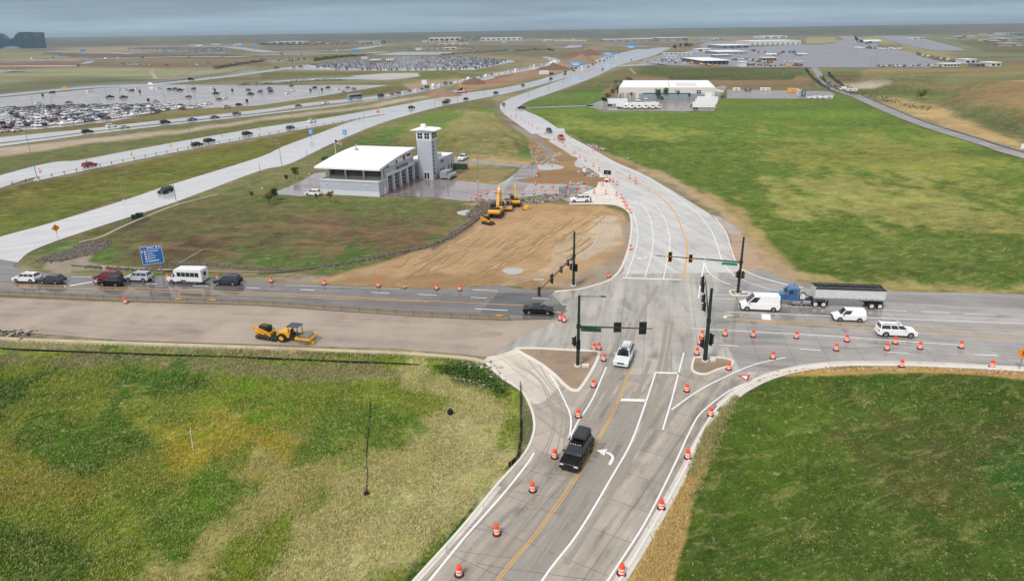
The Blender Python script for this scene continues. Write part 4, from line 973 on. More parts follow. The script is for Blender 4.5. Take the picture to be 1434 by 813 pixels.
def windows(k, which, mb, mi=0):
    xb0, xb1, xr0, xr1, wb, wr_, zb, zr = cabin(k)
    fl, fr_, rl, rr = (xb0, wb, zb), (xb0, -wb, zb), (xb1, wb, zb), (xb1, -wb, zb)
    tfl, tfr, trl, trr = (xr0, wr_, zr), (xr0, -wr_, zr), (xr1, wr_, zr), (xr1, -wr_, zr)
    top = .86 if k['H'] < 2.2 else .80
    if which == 'windshield':
        glass_quad(mb, face_quad(fr_, fl, tfl, tfr, .06, .94, .06, .93), (1, 0, .6), mi)
    elif which == 'rear_window' and k['H'] < 2.5 and k['L'] != 4.7:
        glass_quad(mb, face_quad(rl, rr, trr, trl, .08, .92, .14, .86), (-1, 0, .25), mi)
    elif which in ('side', 1, -1):
        for sgn in ((1, -1) if which == 'side' else (which,)):
            A, B, C, D = ((fl, rl, trl, tfl) if sgn > 0 else (fr_, rr, trr, tfr))
            for a, b_ in k['win']:
                q = face_quad(A, B, C, D, a, b_, .14, top)
                if sgn < 0: q = [q[1], q[0], q[3], q[2]]
                glass_quad(mb, q, (0, sgn, .25), mi)
def wheel_mb(r, w=0.24, n=20):
    t = MB()
    t.tube((0, -w / 2, 0), (0, w / 2, 0), r, r, n)
    return t
def detailed_car(kind, rgb, name, rim=m_rim):
    k = KINDS[kind]; L, W = k['L'] / 2, k['W'] / 2
    root = empty(name, (0, 0, 0))
    pm = paint(rgb)
    pr, ax = body_profile(k)
    b_ = MB(); b_.prism(pr, -W, W)
    bo = link('body', b_.mesh('body', 0.045), pm, root)
    c_ = MB(); cab_mesh(c_, k); c_.build('cabin', pm, root, 0.05)
    u_ = MB(); u_.box((0, 0, .5), (k['L'] - .5, k['W'] - .45, .42)); u_.build('underbody', m_dark, root)
    for wn_ in ('windshield', 'rear_window'):
        g = MB(); windows(k, wn_, g)
        if not g.empty(): g.build(wn_, m_glass, root)
    for s_ in (1, -1):
        g = MB(); windows(k, s_, g)
        for gi in range(len(k['win'])):
            q = MB(); q.v = g.v[gi * 8:gi * 8 + 8]; q.f = g.f[:5]; q.mi = [0] * 5; q.build('side_window', m_glass, root)
    tm, rm = wheel_mb(k['wr']).mesh('tyre'), None
    rmb = MB(); rmb.tube((0, -.135, 0), (0, .135, 0), k['wr'] * .64, k['wr'] * .64, 14)
    rm = rmb.mesh('rim'); tm.materials.append(m_tyre); rm.materials.append(rim)
    for x in ax:
        for s_ in (-1, 1):
            t = link('wheel', tm, None, root); t.location = (x, s_ * (W - .11), k['wr'])
            rr_ = link('rim', rm, None, t)
    for s_ in (-1, 1):
        h = MB(); h.box((L - .05, s_ * (W - .28), k['nose'] - .17), (.16, .42, .17)); h.build('headlight', m_lamp, root, .02)
        h = MB(); h.box((-L + .03, s_ * (W - .13), k['belt'] - .2 if k['H'] < 2.2 else 1.25), (.1, .2, .34)); h.build('tail_light', m_tail, root, .02)
        h = MB(); h.box((L - k['cowl'] - .35, s_ * (W + .1), k['belt'] + .08), (.14, .2, .16)); h.build('wing_mirror', pm if kind not in ('van', 'small_van') else m_dark, root, .03)
    for x_ in (L, -L):
        h = MB(); h.box((x_, 0, .47), (.10, k['W'] - .2, .2)); h.build('bumper', m_dark if kind in ('van', 'small_van', 'suv') else pm, root, .03)
        h = MB(); h.box((x_ * 1.02, 0, .5), (.03, .34, .13)); h.build('number_plate', mat('plate_white', (210, 212, 210), .5), root)
    h = MB(); h.box((L - .0, 0, k['nose'] - .2), (.06, k['W'] * .46, .2)); h.build('grille', m_dark, root)
    if k['rails']:
        h = MB()
        xb0, xb1, xr0, xr1, wb, wr_, zb, zr = cabin(k)
        for s_ in (-1, 1): h.box(((xr0 + xr1) / 2 - .1, s_ * (wr_ - .1), zr + .04), (xr0 - xr1 - .5, .05, .06))
        h.build('roof_rail', m_dark, root)
    if kind == 'pickup':
        h = MB(); h.box((-L + 1.02, 0, 1.0), (1.7, k['W'] - .3, .36)); h.build('cargo_bed', m_dark, root)
        bo.data.update()
    return root
PROTO = {}
def cached(key, fn):
    """first use returns the thing itself, later uses a copy of it and its parts"""
    if key not in PROTO:
        PROTO[key] = fn(); return PROTO[key]
    return copy_tree(PROTO[key])
def tiny_mesh(kind, rgb):
    key = ('tiny', kind, rgb)
    if key in PROTO: return PROTO[key]
    k = KINDS[kind]; L, W = k['L'] / 2, k['W'] / 2
    mb = MB()
    pr = [(-L + .05, .35), (L - .05, .35), (L, k['nose'] - .1), (L - .15, k['nose']), (L - k['cowl'], k['belt']), (-L + k['tail'], k['belt']), (-L, k['belt'] - .08)]
    mb.prism(pr, -W, W, 0)
    cab_mesh(mb, k, 0)
    windows(k, 'windshield', mb, 1); windows(k, 'rear_window', mb, 1); windows(k, 'side', mb, 1)
    for x in (L - .92, -L + .98):
        for s_ in (-1, 1): mb.tube((x, s_ * (W - .2), k['wr']), (x, s_ * (W + .01), k['wr']), k['wr'], k['wr'], 10, 2)
    mb.box((L - .0, W - .3, k['nose'] - .18), (.06, .35, .14), mi=3); mb.box((L, -W + .3, k['nose'] - .18), (.06, .35, .14), mi=3)
    mb.box((-L, W - .14, k['belt'] - .2), (.06, .2, .25), mi=4); mb.box((-L, -W + .14, k['belt'] - .2), (.06, .2, .25), mi=4)
    me = mb.mesh('parked_car')
    for m_ in (paint(rgb), m_glass, m_tyre, m_lamp, m_tail): me.materials.append(m_)
    PROTO[key] = me
    return me
def tiny_car(name, kind, rgb, p, rz, label, group=None, cat='car'):
    o = link(name, tiny_mesh(kind, rgb))
    o.location = (p.x, p.y, p.z); o.rotation_euler = (0, 0, rz)
    return tag(o, label, cat, group)
def place_side(root, u, vb, rz, W, z=0.046, side=1):
    """stand a vehicle so that its near side touches the ground at pixel (u, vb)"""
    p = G(u, vb)
    away = Vector((-p.x * 0 , 1, 0)); n_ = Vector((-math.sin(rz), math.cos(rz), 0))
    if n_.dot(away) < 0: n_ = -n_
    q = p + n_ * (W / 2)
    root.location = (q.x, q.y, z); root.rotation_euler = (0, 0, rz)
    return root
WHITE, SILVER, BLACK, NAVY, RED, GREY = (234, 235, 236), (184, 188, 192), (18, 19, 21), (38, 52, 74), (128, 24, 30), (92, 96, 100)
wz = heading((480, 416), (135, 402))      # westbound direction on the west road
ez = heading((1434, 464), (1120, 451))    # westbound direction on the east road
QUEUE = [
    ('suv', WHITE, 'suv', 33.5, 396.3, 'white SUV at the left end of the queue on the wet road', 'suv'),
    ('crossover', (46, 60, 66), 'crossover_car', 69, 398.6, 'dark teal grey crossover right behind the leftmost white SUV', 'car'),
    ('suv', (132, 24, 36), 'suv', 147, 394.0, 'dark red SUV partly hidden behind the black crossover', 'suv'),
    ('crossover', BLACK, 'crossover_car', 153, 401.6, 'black crossover in front of the red SUV on the wet road', 'car'),
    ('suv', (188, 192, 198), 'suv', 191, 395.0, 'silver SUV below the big blue direction sign', 'suv'),
    ('suv', NAVY, 'suv', 316, 400.2, 'navy blue SUV with a spare wheel, last in the queue behind the minibus', 'suv'),
]
for kd, rgb, nm, u, vb, lab, cat in QUEUE:
    o = cached((kd, rgb), lambda: detailed_car(kd, rgb, nm))
    place_side(o, u, vb, wz, KINDS[kd]['W']); tag(o, lab, cat, 'cars queuing on the west road')
    if rgb == NAVY:
        h = MB(); h.tube((-2.46, .1, .95), (-2.68, .1, .95), .36, .36, 16); h.build('spare_wheel', m_tyre, o)
o = detailed_car('van', (236, 237, 238), 'delivery_van'); place_side(o, 1064.5, 436.4, ez, 2.05)
tag(o, 'tall white delivery van in front of the blue truck at the stop line', 'van')
o = detailed_car('small_van', (236, 237, 238), 'delivery_van'); place_side(o, 1190, 451.2, ez, 1.84)
tag(o, 'small white panel van below the rear of the long dump trailer', 'van')
o = detailed_car('big_suv', (236, 237, 238), 'patrol_suv'); place_side(o, 1257, 473.2, ez + math.pi, 2.02)
h = MB(); h.box((.1, 0, 1.97), (.3, 1.1, .1)); h.build('light_bar', mat('lamp_bar', (190, 196, 204), .3), o, .02)
tag(o, 'white SUV with a light bar driving right, away from the crossing', 'suv')
o = detailed_car('sedan', (22, 24, 26), 'sedan_car'); place_side(o, 753.5, 441.2, wz + math.pi, 1.84, 0.052)
tag(o, 'black sedan crossing the dark asphalt patch at the end of the barrier', 'car')
sz = heading((885, 500), (876, 521))
p = G(868.7, 516) - Vector((math.cos(sz), math.sin(sz), 0)) * 2.6
o = detailed_car('big_suv', (212, 216, 220), 'suv'); o.location = (p.x, p.y, 0.045); o.rotation_euler = (0, 0, sz)
h = MB(); h.box((.35, 0, 1.885), (.75, .8, .02)); h.build('sunroof', m_glass, o)
tag(o, 'silver SUV with roof rails coming towards the camera below the green street sign', 'suv')
bz = heading((824, 636), (809.5, 660.5))
p = G(797, 660.5) - Vector((math.cos(bz), math.sin(bz), 0)) * 2.45
o = detailed_car('big_suv', (12, 12, 14), 'suv', mat('black_rim', (30, 30, 32), .4))
o.location = (p.x, p.y, 0.05); o.rotation_euler = (0, 0, bz); o.scale = (1.02, 1.03, 1.05)
h = MB(); h.box((-1.3, 0, 2.3), (2.2, 1.45, .34), top=.9, topy=.86); h.build('roof_box', mat('roof_box_black', (40, 42, 46), .35), o, .07)
h = MB()
for x in (.5, .15): h.box((x, 0, 2.02), (.05, 1.4, .05))
for s_ in (-1, 1): h.box((-.8, s_ * .68, 2.05), (3.0, .05, .06))
h.build('roof_rack', m_dark, o)
h = MB()
for q in range(5): h.lathe([(.06, 0), (.06, .04)], (.62, -.5 + q * .25, 2.0), 8)
h.build('light_bar', m_lamp, o)
h = MB(); h.tube((-2.66, 0, 1.1), (-2.88, 0, 1.1), .38, .38, 16); h.build('spare_wheel', m_tyre, o)
h = MB(); h.box((2.72, 0, .62), (.16, 1.7, .3)); h.tube((2.75, -.5, .95), (2.75, .5, .95), .04); h.build('bull_bar', m_dark, o, .03)
tag(o, 'black off-road SUV with a roof box and spare wheel on the near road', 'suv')
o = cached(('big_suv', (236, 237, 238), 2), lambda: detailed_car('big_suv', (236, 237, 238), 'suv')); place_side(o, 813, 284.3, heading((826, 283), (802, 283.5)), 2.02, 0.066)
tag(o, 'white SUV parked at the kerb of the works turnout beside two workers', 'suv')
o = detailed_car('pickup', (236, 237, 238), 'pickup_truck'); pp = G(649, 223.5); o.location = (pp.x, pp.y, .05); o.rotation_euler = (0, 0, heading((655, 220.5), (643, 226)))
tag(o, 'white pickup truck parked behind the fire station', 'pickup truck')
o = detailed_car('crossover', (236, 237, 238), 'crossover_car'); place_side(o, 436.5, 274.3, heading((450, 274), (427, 273)), 1.85)
tag(o, 'white crossover parked at the left wall of the fire station', 'car')

# minibus
def minibus():
    r = empty('minibus', (0, 0, 0)); pm = paint((228, 230, 232))
    prf = [(-3.5, .6), (-3.35, .42), (3.3, .42), (3.55, .6), (3.55, 1.0), (3.3, 1.15), (2.55, 1.3), (2.0, 2.2), (1.6, 2.75), (-3.4, 2.75), (-3.5, 2.6)]
    b_ = MB(); b_.prism(prf[:6] + [(2.5, 1.25), (2.5, 1.26)] + [(-3.5, 1.26)], -1.0, 1.0); b_.build('cab_body', pm, r, .05)
    b_ = MB(); b_.prism([(-3.5, .55), (1.55, .55), (1.62, 1.4), (1.95, 2.35), (1.6, 2.78), (-3.35, 2.85), (-3.5, 2.7)], -1.12, 1.12); b_.build('passenger_body', pm, r, .06)
    b_ = MB(); b_.prism([(1.5, 1.2), (2.62, 1.2), (1.85, 2.12), (1.5, 2.12)], -.95, .95); b_.build('cab', pm, r, .03)
    g = MB()
    glass_quad(g, [(2.6, -.85, 1.26), (2.6, .85, 1.26), (1.9, .82, 2.06), (1.9, -.82, 2.06)], (1, 0, .8)); g.build('windshield', m_glass, r)
    for s_ in (-1, 1):
        g = MB()
        q = [(2.45, s_ * .95, 1.3), (1.72, s_ * .95, 1.3), (1.72, s_ * .95, 1.95), (1.95, s_ * .95, 1.95)]
        glass_quad(g, q if s_ > 0 else [q[1], q[0], q[3], q[2]], (0, s_, 0)); g.build('cab_window', m_glass, r)
        for i in range(5):
            x1 = 1.25 - i * .86; x0 = x1 - .78
            g = MB(); q = [(x1, s_ * 1.12, 1.45), (x0, s_ * 1.12, 1.45), (x0, s_ * 1.12, 2.25), (x1, s_ * 1.12, 2.25)]
            glass_quad(g, q if s_ > 0 else [q[1], q[0], q[3], q[2]], (0, s_, 0)); g.build('window', m_glass, r)
        h = MB(); h.box((3.5, s_ * .75, .95), (.1, .35, .22)); h.build('headlight', m_lamp, r)
        h = MB(); h.box((2.5, s_ * 1.15, 1.5), (.12, .16, .34)); h.build('wing_mirror', m_dark, r)
    g = MB(); glass_quad(g, [(-3.5, .45, 1.45), (-3.5, -.45, 1.45), (-3.5, -.45, 2.2), (-3.5, .45, 2.2)], (-1, 0, 0)); g.build('rear_window', m_glass, r)
    h = MB(); h.box((3.55, 0, .55), (.16, 1.9, .24)); h.box((-3.62, 0, .5), (.25, 2.1, .16)); h.build('bumper', m_dark, r)
    h = MB(); h.box((.2, -1.125, .7), (1.0, .02, .22)); h.box((.2, 1.125, .7), (1.0, .02, .22)); h.build('side_grille', m_dark, r)
    for x in (2.6, -2.05):
        for s_ in (-1, 1):
            t = MB(); t.tube((0, -.13, 0), (0, .13, 0), .38, .38, 18); t = t.build('wheel', m_tyre, r); t.location = (x, s_ * .98, .38)
            q = MB(); q.tube((0, -.145, 0), (0, .145, 0), .22, .22, 12); q.build('rim', m_rim, t)
    return r
o = minibus(); place_side(o, 259, 398.2, wz, 2.24); tag(o, 'white minibus with five dark side windows in the queue on the wet road', 'minibus', None)

# long-nose truck with an open-top trailer
def dump_truck():
    r = empty('dump_truck', (0, 0, 0)); blue = paint((44, 100, 150)); steel = mat('trailer_aluminium', (214, 217, 220), .4, metal=.12, var=.06, scale=1.2, dirt=.15)
    ch = mat('frame_black', (26, 26, 28), .6)
    X = 8.35
    def P(x): return X - x
    h = MB(); h.box((P(4.2), 0, .95), (8.0, .85, .22)); h.build('frame', ch, r)
    h = MB(); h.prism([(P(2.35), .95), (P(.15), .95), (P(.05), 1.2), (P(.1), 1.72), (P(2.35), 1.98)], -.72, .72); h.build('hood', blue, r, .06)
    h = MB(); h.box((P(.02), 0, 1.35), (.1, 1.2, .85)); h.build('radiator_grille', m_chrome, r)
    h = MB()
    for s_ in (-1, 1): h.prism([(P(1.75), .75), (P(1.6), 1.25), (P(1.1), 1.42), (P(.6), 1.3), (P(.3), .9), (P(.42), .8), (P(.75), 1.1), (P(1.1), 1.2), (P(1.5), 1.05), (P(1.6), .72)], s_ * .95 - .22, s_ * .95 + .22)
    h.build('fender', blue, r)
    h = MB(); h.box((P(-.02), 0, .62), (.2, 2.3, .36)); h.build('bumper', m_chrome, r, .03)
    h = MB(); h.prism([(P(4.3), 1.0), (P(2.3), 1.0), (P(2.25), 1.98), (P(2.65), 2.75), (P(3.0), 2.95), (P(4.3), 2.95)], -1.0, 1.0); h.build('cab', blue, r, .07)
    g = MB(); glass_quad(g, [(P(2.28), -.8, 2.04), (P(2.28), .8, 2.04), (P(2.62), .78, 2.66), (P(2.62), -.78, 2.66)], (1, 0, .5)); g.build('windshield', m_glass, r)
    for s_ in (-1, 1):
        g = MB(); q = [(P(2.6), s_ * 1.0, 2.05), (P(3.3), s_ * 1.0, 2.05), (P(3.3), s_ * 1.0, 2.65), (P(2.8), s_ * 1.0, 2.65)]
        glass_quad(g, q if s_ > 0 else [q[1], q[0], q[3], q[2]], (0, s_, 0)); g.build('door_window', m_glass, r)
        h = MB(); h.tube((P(3.95), s_ * 1.13, .9), (P(3.95), s_ * 1.13, 3.35), .1, .1, 10); h.build('exhaust_stack', m_chrome, r)
        h = MB(); h.tube((P(4.9), s_ * .95, .72), (P(6.1), s_ * .95, .72), .32, .32, 14); h.build('fuel_tank', m_chrome, r)
        h = MB(); h.tube((P(3.35), s_ * .98, .62), (P(4.5), s_ * .98, .62), .26, .26, 14); h.box((P(3.6), s_ * 1.0, .75), (.75, .3, .6)); h.build('step_box', m_chrome, r)
        h = MB(); h.box((P(2.4), s_ * 1.28, 2.2), (.1, .12, .5)); h.tube((P(2.4), s_ * 1.0, 2.35), (P(2.4), s_ * 1.28, 2.35), .02); h.build('wing_mirror', m_chrome, r)
        h = MB(); h.lathe([(.12, 0), (.12, .2)], (P(.3), s_ * .85, 1.2), 10); h.build('headlight', m_lamp, r)
        h = MB(); h.box((P(7.35), s_ * .95, 1.16), (1.5, .6, .06)); h.prism([(P(6.55), .8), (P(6.5), 1.2), (P(6.6), 1.2), (P(6.65), .8)], s_ * .95 - .3, s_ * .95 + .3); h.build('mudguard', m_chrome, r)
    h = MB(); h.box((P(4.95), 0, 1.35), (.8, 1.2, .5)); h.build('equipment_box', mat('box_white', (214, 216, 216), .5), r)
    h = MB(); h.path([(P(4.5), .3, 1.6), (P(5.2), .25, 2.2), (P(5.7), .2, 1.5), (P(6.6), .1, 1.35)], .045); h.path([(P(4.5), -.3, 1.6), (P(5.1), -.25, 2.0), (P(5.8), -.2, 1.4), (P(6.6), -.1, 1.35)], .045); h.build('air_hoses', ch, r)
    def axle(x, dual=True, rr=.52):
        for s_ in (-1, 1):
            t = MB(); w_h = .5 if dual else .28
            t.tube((0, -w_h / 2, 0), (0, w_h / 2, 0), rr, rr, 22); t = t.build('wheel', m_tyre, r); t.location = (x, s_ * (1.2 - w_h / 2), rr)
            q = MB(); q.tube((0, -w_h / 2 - .02, 0), (0, w_h / 2 + .02, 0), .34, .32, 14); q.build('rim', mat('rim_bright', (206, 208, 210), .4), t)
    axle(P(1.1), False); axle(P(6.85)); axle(P(8.1)); axle(P(15.35)); axle(P(16.6))
    h = MB(); z0, z1 = 1.3, 3.2; x0, x1 = P(6.6), P(17.05)
    W_ = 1.25
    prof = [(W_ * .8, z0), (W_, z0 + .35), (W_, z1), (-W_, z1), (-W_, z0 + .35), (-W_ * .8, z0)]
    vs = [(x0, y, z) for y, z in prof] + [(x1 - .1, y, z) for y, z in prof]
    h.add(vs, [(5, 4, 3, 2, 1, 0), (6, 7, 8, 9, 10, 11)] + [(i, (i + 1) % 6, 6 + (i + 1) % 6, 6 + i) for i in (0, 1, 3, 4, 5)])
    h.add([(x0 - .1, -W_ + .1, z1 - .25), (x0 - .1, W_ - .1, z1 - .25), (x1 + .1, W_ - .1, z1 - .25), (x1 + .1, -W_ + .1, z1 - .25)], [(0, 1, 2, 3)])
    h.build('trailer_body', steel, r)
    h = MB()
    for i in range(22): h.box((x0 - .3 - i * .46, -W_ - .02, z0 + .45), (.24, .02, .06), mi=i % 2); h.box((x0 - .3 - i * .46, W_ + .02, z0 + .45), (.24, .02, .06), mi=i % 2)
    h.build('reflective_tape', [mat('tape_red', (190, 40, 36), .5), mat('plate_white', (210, 212, 210), .5)], r)
    h = MB()
    for s_ in (-1, 1): h.box(((x0 + x1) / 2, s_ * W_, z1 + .03), (x0 - x1 + .1, .16, .16))
    for i in range(10): h.tube((x0 - .4 - i * 1.08, -W_, z1 + .1), (x0 - .4 - i * 1.08, 0, z1 + .32), .03, .03, 5); h.tube((x0 - .4 - i * 1.08, W_, z1 + .1), (x0 - .4 - i * 1.08, 0, z1 + .32), .03, .03, 5)
    h.box((x1 - .05, 0, z1 - .3), (.1, 2.3, .5)); h.build('top_rail', ch, r)
    h = MB()
    n_ = 14
    for i in range(n_):
        xa, xb = x0 - .1 - i * (x0 - x1 - .2) / n_, x0 - .1 - (i + 1) * (x0 - x1 - .2) / n_
        za, zb_ = z1 + .25 + .05 * math.sin(i * 2.1), z1 + .25 + .05 * math.sin((i + 1) * 2.1)
        h.add([(xa, W_ - .05, z1 + .06), (xa, W_ - .45, za), (xb, W_ - .45, zb_), (xb, W_ - .05, z1 + .06)], [(0, 1, 2, 3), (3, 2, 1, 0)])
        h.add([(xa, -W_ + .05, z1 + .06), (xa, 0, za), (xb, 0, zb_), (xb, -W_ + .05, z1 + .06)], [(0, 1, 2, 3), (3, 2, 1, 0)])
    h.build('rolled_tarp', mat('tarp_black', (60, 62, 66), .6), r)
    h = MB(); h.box(((x0 + x1) / 2 - 3.6, 0, 1.12), (3.4, .9, .3)); h.box((x1 + 1.1, 0, .9), (2.6, 1.0, .3)); h.build('trailer_frame', ch, r)
    h = MB(); h.tube((x0 - 2.5, -.9, .35), (x0 - 2.5, -.9, 1.35), .06); h.tube((x0 - 2.5, .9, .35), (x0 - 2.5, .9, 1.35), .06); h.build('landing_gear', m_chrome, r)
    h = MB(); h.box((P(8.75), -.85, .7), (.04, .6, .8)); h.box((P(8.75), .85, .7), (.04, .6, .8)); h.build('mud_flap', ch, r)
    return r
tz = heading((1223.4, 433.4), (1134.7, 430.3))
o = dump_truck(); place_side(o, 1155, 431.2, tz, 2.5, .05)
tag(o, 'blue long-nosed truck pulling a silver open-top dump trailer', 'truck')

# ------------------------------------------------------------------ traffic drums
m_or = mat('drum_orange', (246, 84, 44), .5, var=.05)
m_rf = mat('drum_reflective', (232, 228, 224), .4)
m_rb = mat('drum_rubber', (34, 32, 32), .85)
def make_drum():
    r = empty('traffic_drum', (0, 0, 0))
    b_ = MB()
    prf, mis = [], []
    zs = [(.06, 0), (.20, 1), (.34, 0), (.48, 1), (.62, 0), (.76, 0), (.98, 0)]
    rad = lambda z: .29 - .075 * z
    for i, (z, mi) in enumerate(zs[:-1]):
        z2 = zs[i + 1][0]
        prf += [(rad(z), z), (rad(z2) + .0, z2 - .012), (rad(z2) - .012, z2)]
        mis += [mi, mi, mi]
    prf += [(.17, 1.0), (.06, 1.01)]; mis += [0, 0]
    b_.lathe(prf, n=16, mis=mis[:len(prf) - 1]); b_.box((0, 0, 1.05), (.2, .05, .09))
    b_.build('barrel', [m_or, m_rf], r)
    b_ = MB(); b_.lathe([(.40, 0), (.42, .05), (.33, .09), (.29, .09)], n=16); b_.build('rubber_base', m_rb, r)
    return r
def drums(pts, label, group, rz=True, z=.06):
    for i, (u, v) in enumerate(pts):
        o = cached('drum', make_drum); p = G(u, v)
        o.location = (p.x, p.y, z); o.rotation_euler = (random.uniform(-.05, .05), random.uniform(-.05, .05), random.uniform(0, 6))
        lb = label(i) if callable(label) else (label % ORD[i] if '%s' in label else label)
        tag(o, lb, 'traffic drum', group)
drums([(643, 805), (696, 748), (746, 687.5), (777, 641), (810, 584), (831, 541.5)], '%s drum from the camera along the left side of the near road', 'drums on the left side of the near road')
drums([(870, 803.5), (926, 712), (963, 641.5), (995, 582)], '%s drum from the camera at the right kerb of the near road', 'drums at the right kerb of the near road')
drums([(845.5, 505)], 'single drum standing left of the silver SUV', 'drums by the brown corner island')
drums([(832, 489.8), (839, 489.3)], lambda i: ('left' if i == 0 else 'right') + ' drum of the close pair at the tip of the triangular dirt island', 'drums by the brown corner island')
drums([(784.5, 448), (790, 450.5)], lambda i: ('left' if i == 0 else 'right') + ' drum of the pair right below the black sedan', 'drums at the end of the barrier')
drums([(961.5, 548)], 'drum on the striped wedge below the small kerbed island', 'drums by the small island')
drums([(1020.5, 517.5)], 'drum at the right tip of the small kerbed island', 'drums by the small island')
drums([(975.8, 496.3), (980.5, 482.3), (983, 472.3)], '%s drum from the camera in the stack left of the bare signal pole', 'drums left of the bare signal pole')
drums([(1015, 469.8), (1054.5, 471.3), (1115, 473.3), (1185.4, 478), (1253.3, 481), (1345.6, 487)], '%s drum from the left in the upper row of the east road', 'drums in the upper row of the east road')
drums([(1082.3, 502), (1170.6, 490.5), (1241.7, 489.7), (1287.9, 488.2)], '%s drum from the left in the lower row of the east road', 'drums in the lower row of the east road')
drums([(1262, 513.5), (1388.6, 514.3)], lambda i: ('drum at the pale gutter below the patrol SUV', 'drum at the pale gutter near the orange diamond sign')[i], 'drums at the east gutter')
drums([(235.5, 390.3), (305, 391.8), (380, 395.2), (454, 398.7), (530, 401.6), (611.6, 405.3), (644, 406.8)], '%s drum from the left along the upper edge of the west road', 'drums along the west road')
drums([(883, 349.5)], 'drum at the kerb of the north road beside the bare dirt', 'drums on the curved kerb')
o = cached('drum', make_drum); p = G(852.5, 388); o.location = (p.x, p.y, .1); o.rotation_euler = (.1, -.35, .5); tag(o, 'tilted drum leaning on the dirt inside the curved kerb', 'traffic drum', 'drums on the curved kerb')
o = cached('drum', make_drum); p = G(177, 424.5); o.location = (p.x, p.y, .06); o.rotation_euler = (.05, -.2, 0); tag(o, 'leaning drum below the concrete barrier, on the closed roadbed', 'traffic drum')
drums([(882, 298), (877.8, 292), (875.3, 288), (872.9, 283), (870, 277.5), (863.3, 274)], '%s drum from the camera in the tight curved row on the north road', 'drums in the tight curved row')
drums([(881.5, 249.7), (889.6, 253.7), (891, 257)], '%s from the top of the three drums in the middle of the north road', 'three drums mid road')
drums([(863.8, 258.5), (858.6, 255.2), (844, 260), (831.8, 271), (848.3, 271.5), (821.5, 263.5)], lambda i: ['drum right of the arrow board trailer', 'drum touching the arrow board trailer', 'drum left of the arrow board trailer', 'drum above the white SUV at the turnout', 'drum below the arrow board trailer', 'drum at the left edge of the bright turnout'][i], 'drums around the arrow board')
drums([(838.9, 239), (830.8, 233), (819.7, 225.8), (811.9, 220.8), (804.3, 215), (790.8, 205.3), (775.9, 196), (763.3, 188), (752.7, 181), (745.5, 176.5), (740, 174), (735.6, 170.8), (730, 168.2), (721.9, 165.2), (715.5, 164)], '%s drum from the camera along the left edge of the far north road', 'drums along the far north road')
drums([(831, 210.5), (798.8, 193)], lambda i: ('drum at the right edge of the north road near the rubble', 'drum at the right edge of the north road by the red pickup')[i], 'drums right of the far north road')
drums([(713.8, 271.7), (732, 271.7), (747.7, 271.5), (762.7, 271.5), (778.4, 271.5), (795.9, 271.2), (812, 270.5)], '%s drum from the left in the row across the station drive', 'drums in the row across the drive')
drums([(694, 270), (682, 271), (672.7, 274), (666.8, 278), (659.7, 282)], '%s drum from the right along the edge of the station paving', 'drums along the station paving')
drums([(750, 258), (759, 262), (774, 262), (793.4, 261.5), (807.7, 263.7)], '%s drum from the left in the upper row across the station drive', 'drums in the upper row across the drive')
drums([(740, 234), (755.6, 241.5), (752, 248)], '%s drum from the top along the dirt edge of the station drive', 'drums on the station drive')
drums([(56.5, 241), (121, 226.5), (184.5, 217), (239.2, 205.5), (311, 191), (363, 181.5)], '%s drum from the left on the far shoulder of the highway', 'drums on the highway shoulder', z=.16)
def cone(u, v, lab):
    r = empty('traffic_cone', G(u, v, .06)); b_ = MB(); b_.lathe([(.2, .03), (.155, .25), (.12, .42), (.03, .92)], n=12, mis=[0, 1, 0]); b_.build('cone_body', [m_or, m_rf], r)
    b_ = MB(); b_.box((0, 0, .02), (.5, .5, .04)); b_.build('rubber_base', m_rb, r); tag(r, lab, 'traffic cone')
cone(567, 403, 'thin orange cone between the drums along the west road')

# ------------------------------------------------------------------ traffic signals
m_grn = mat('signal_pole_green', (28, 44, 40), .45, var=.08)
m_sig = mat('signal_housing', (16, 20, 18), .5)
m_sgn = mat('street_sign_green', (30, 132, 92), .5)
m_dsgn = mat('dark_green_panel', (22, 66, 44), .5)
m_redl = mat('signal_light_lit', (255, 110, 60), .4, emit=((255, 92, 48), 2.2))
m_offl = mat('signal_light_off', (52, 48, 40), .3)
m_yel = mat('reflective_yellow', (216, 176, 70), .5)
def hz(u, v, vt):
    p_ = G(u, v); lo, hi = 0.0, 100.0
    for _ in range(40):
        m_ = (lo + hi) / 2
        if uv_of(p_.x, p_.y, m_)[1] > vt: lo = m_
        else: hi = m_
    return lo
def signal_head(parent, loc, face, lit=None, n=3, double=False, border=False):
    """loc = centre in the parent's frame; face = angle the lenses look to"""
    h = MB(); ht = .36 * n
    offs = [0] if not double else [-.19, .19]
    Mz = Matrix.Rotation(face, 3, 'Z')
    h.box(loc, (.05, .62 + (.36 if double else 0), ht + .3), M=Mz, mi=0)
    if border:
        c0 = Vector(loc)
        wd, hh = .62 + (.36 if double else 0), ht + .3
        for dy, dz, sy, sz in ((0, hh / 2, wd + .1, .09), (0, -hh / 2, wd + .1, .09), (wd / 2, 0, .09, hh + .1), (-wd / 2, 0, .09, hh + .1)):
            h.box(c0 + Mz @ Vector((.03, dy, dz)), (.03, sy, sz), M=Mz, mi=1)
    for oy in offs:
        h.box(Vector(loc) + Mz @ Vector((.12, oy, 0)), (.2, .34, ht), M=Mz, mi=0)
        for i in range(n):
            c0 = Vector(loc) + Mz @ Vector((.24, oy, ht / 2 - .18 - i * .36))
            h.tube(c0, c0 + Mz @ Vector((.2, 0, -.02)), .14, .13, 10, mi=0, caps=False)
    o = h.build('signal_head', [m_sig, m_yel], parent)
    for oy in offs:
        for i in range(n):
            c0 = Vector(loc) + Mz @ Vector((.222, oy, ht / 2 - .18 - i * .36))
            q = MB(); q.tube(c0, c0 + Mz @ Vector((.02, 0, 0)), .12, .12, 12)
            q.build('signal_lens', m_redl if lit == i else m_offl, o)
    return o
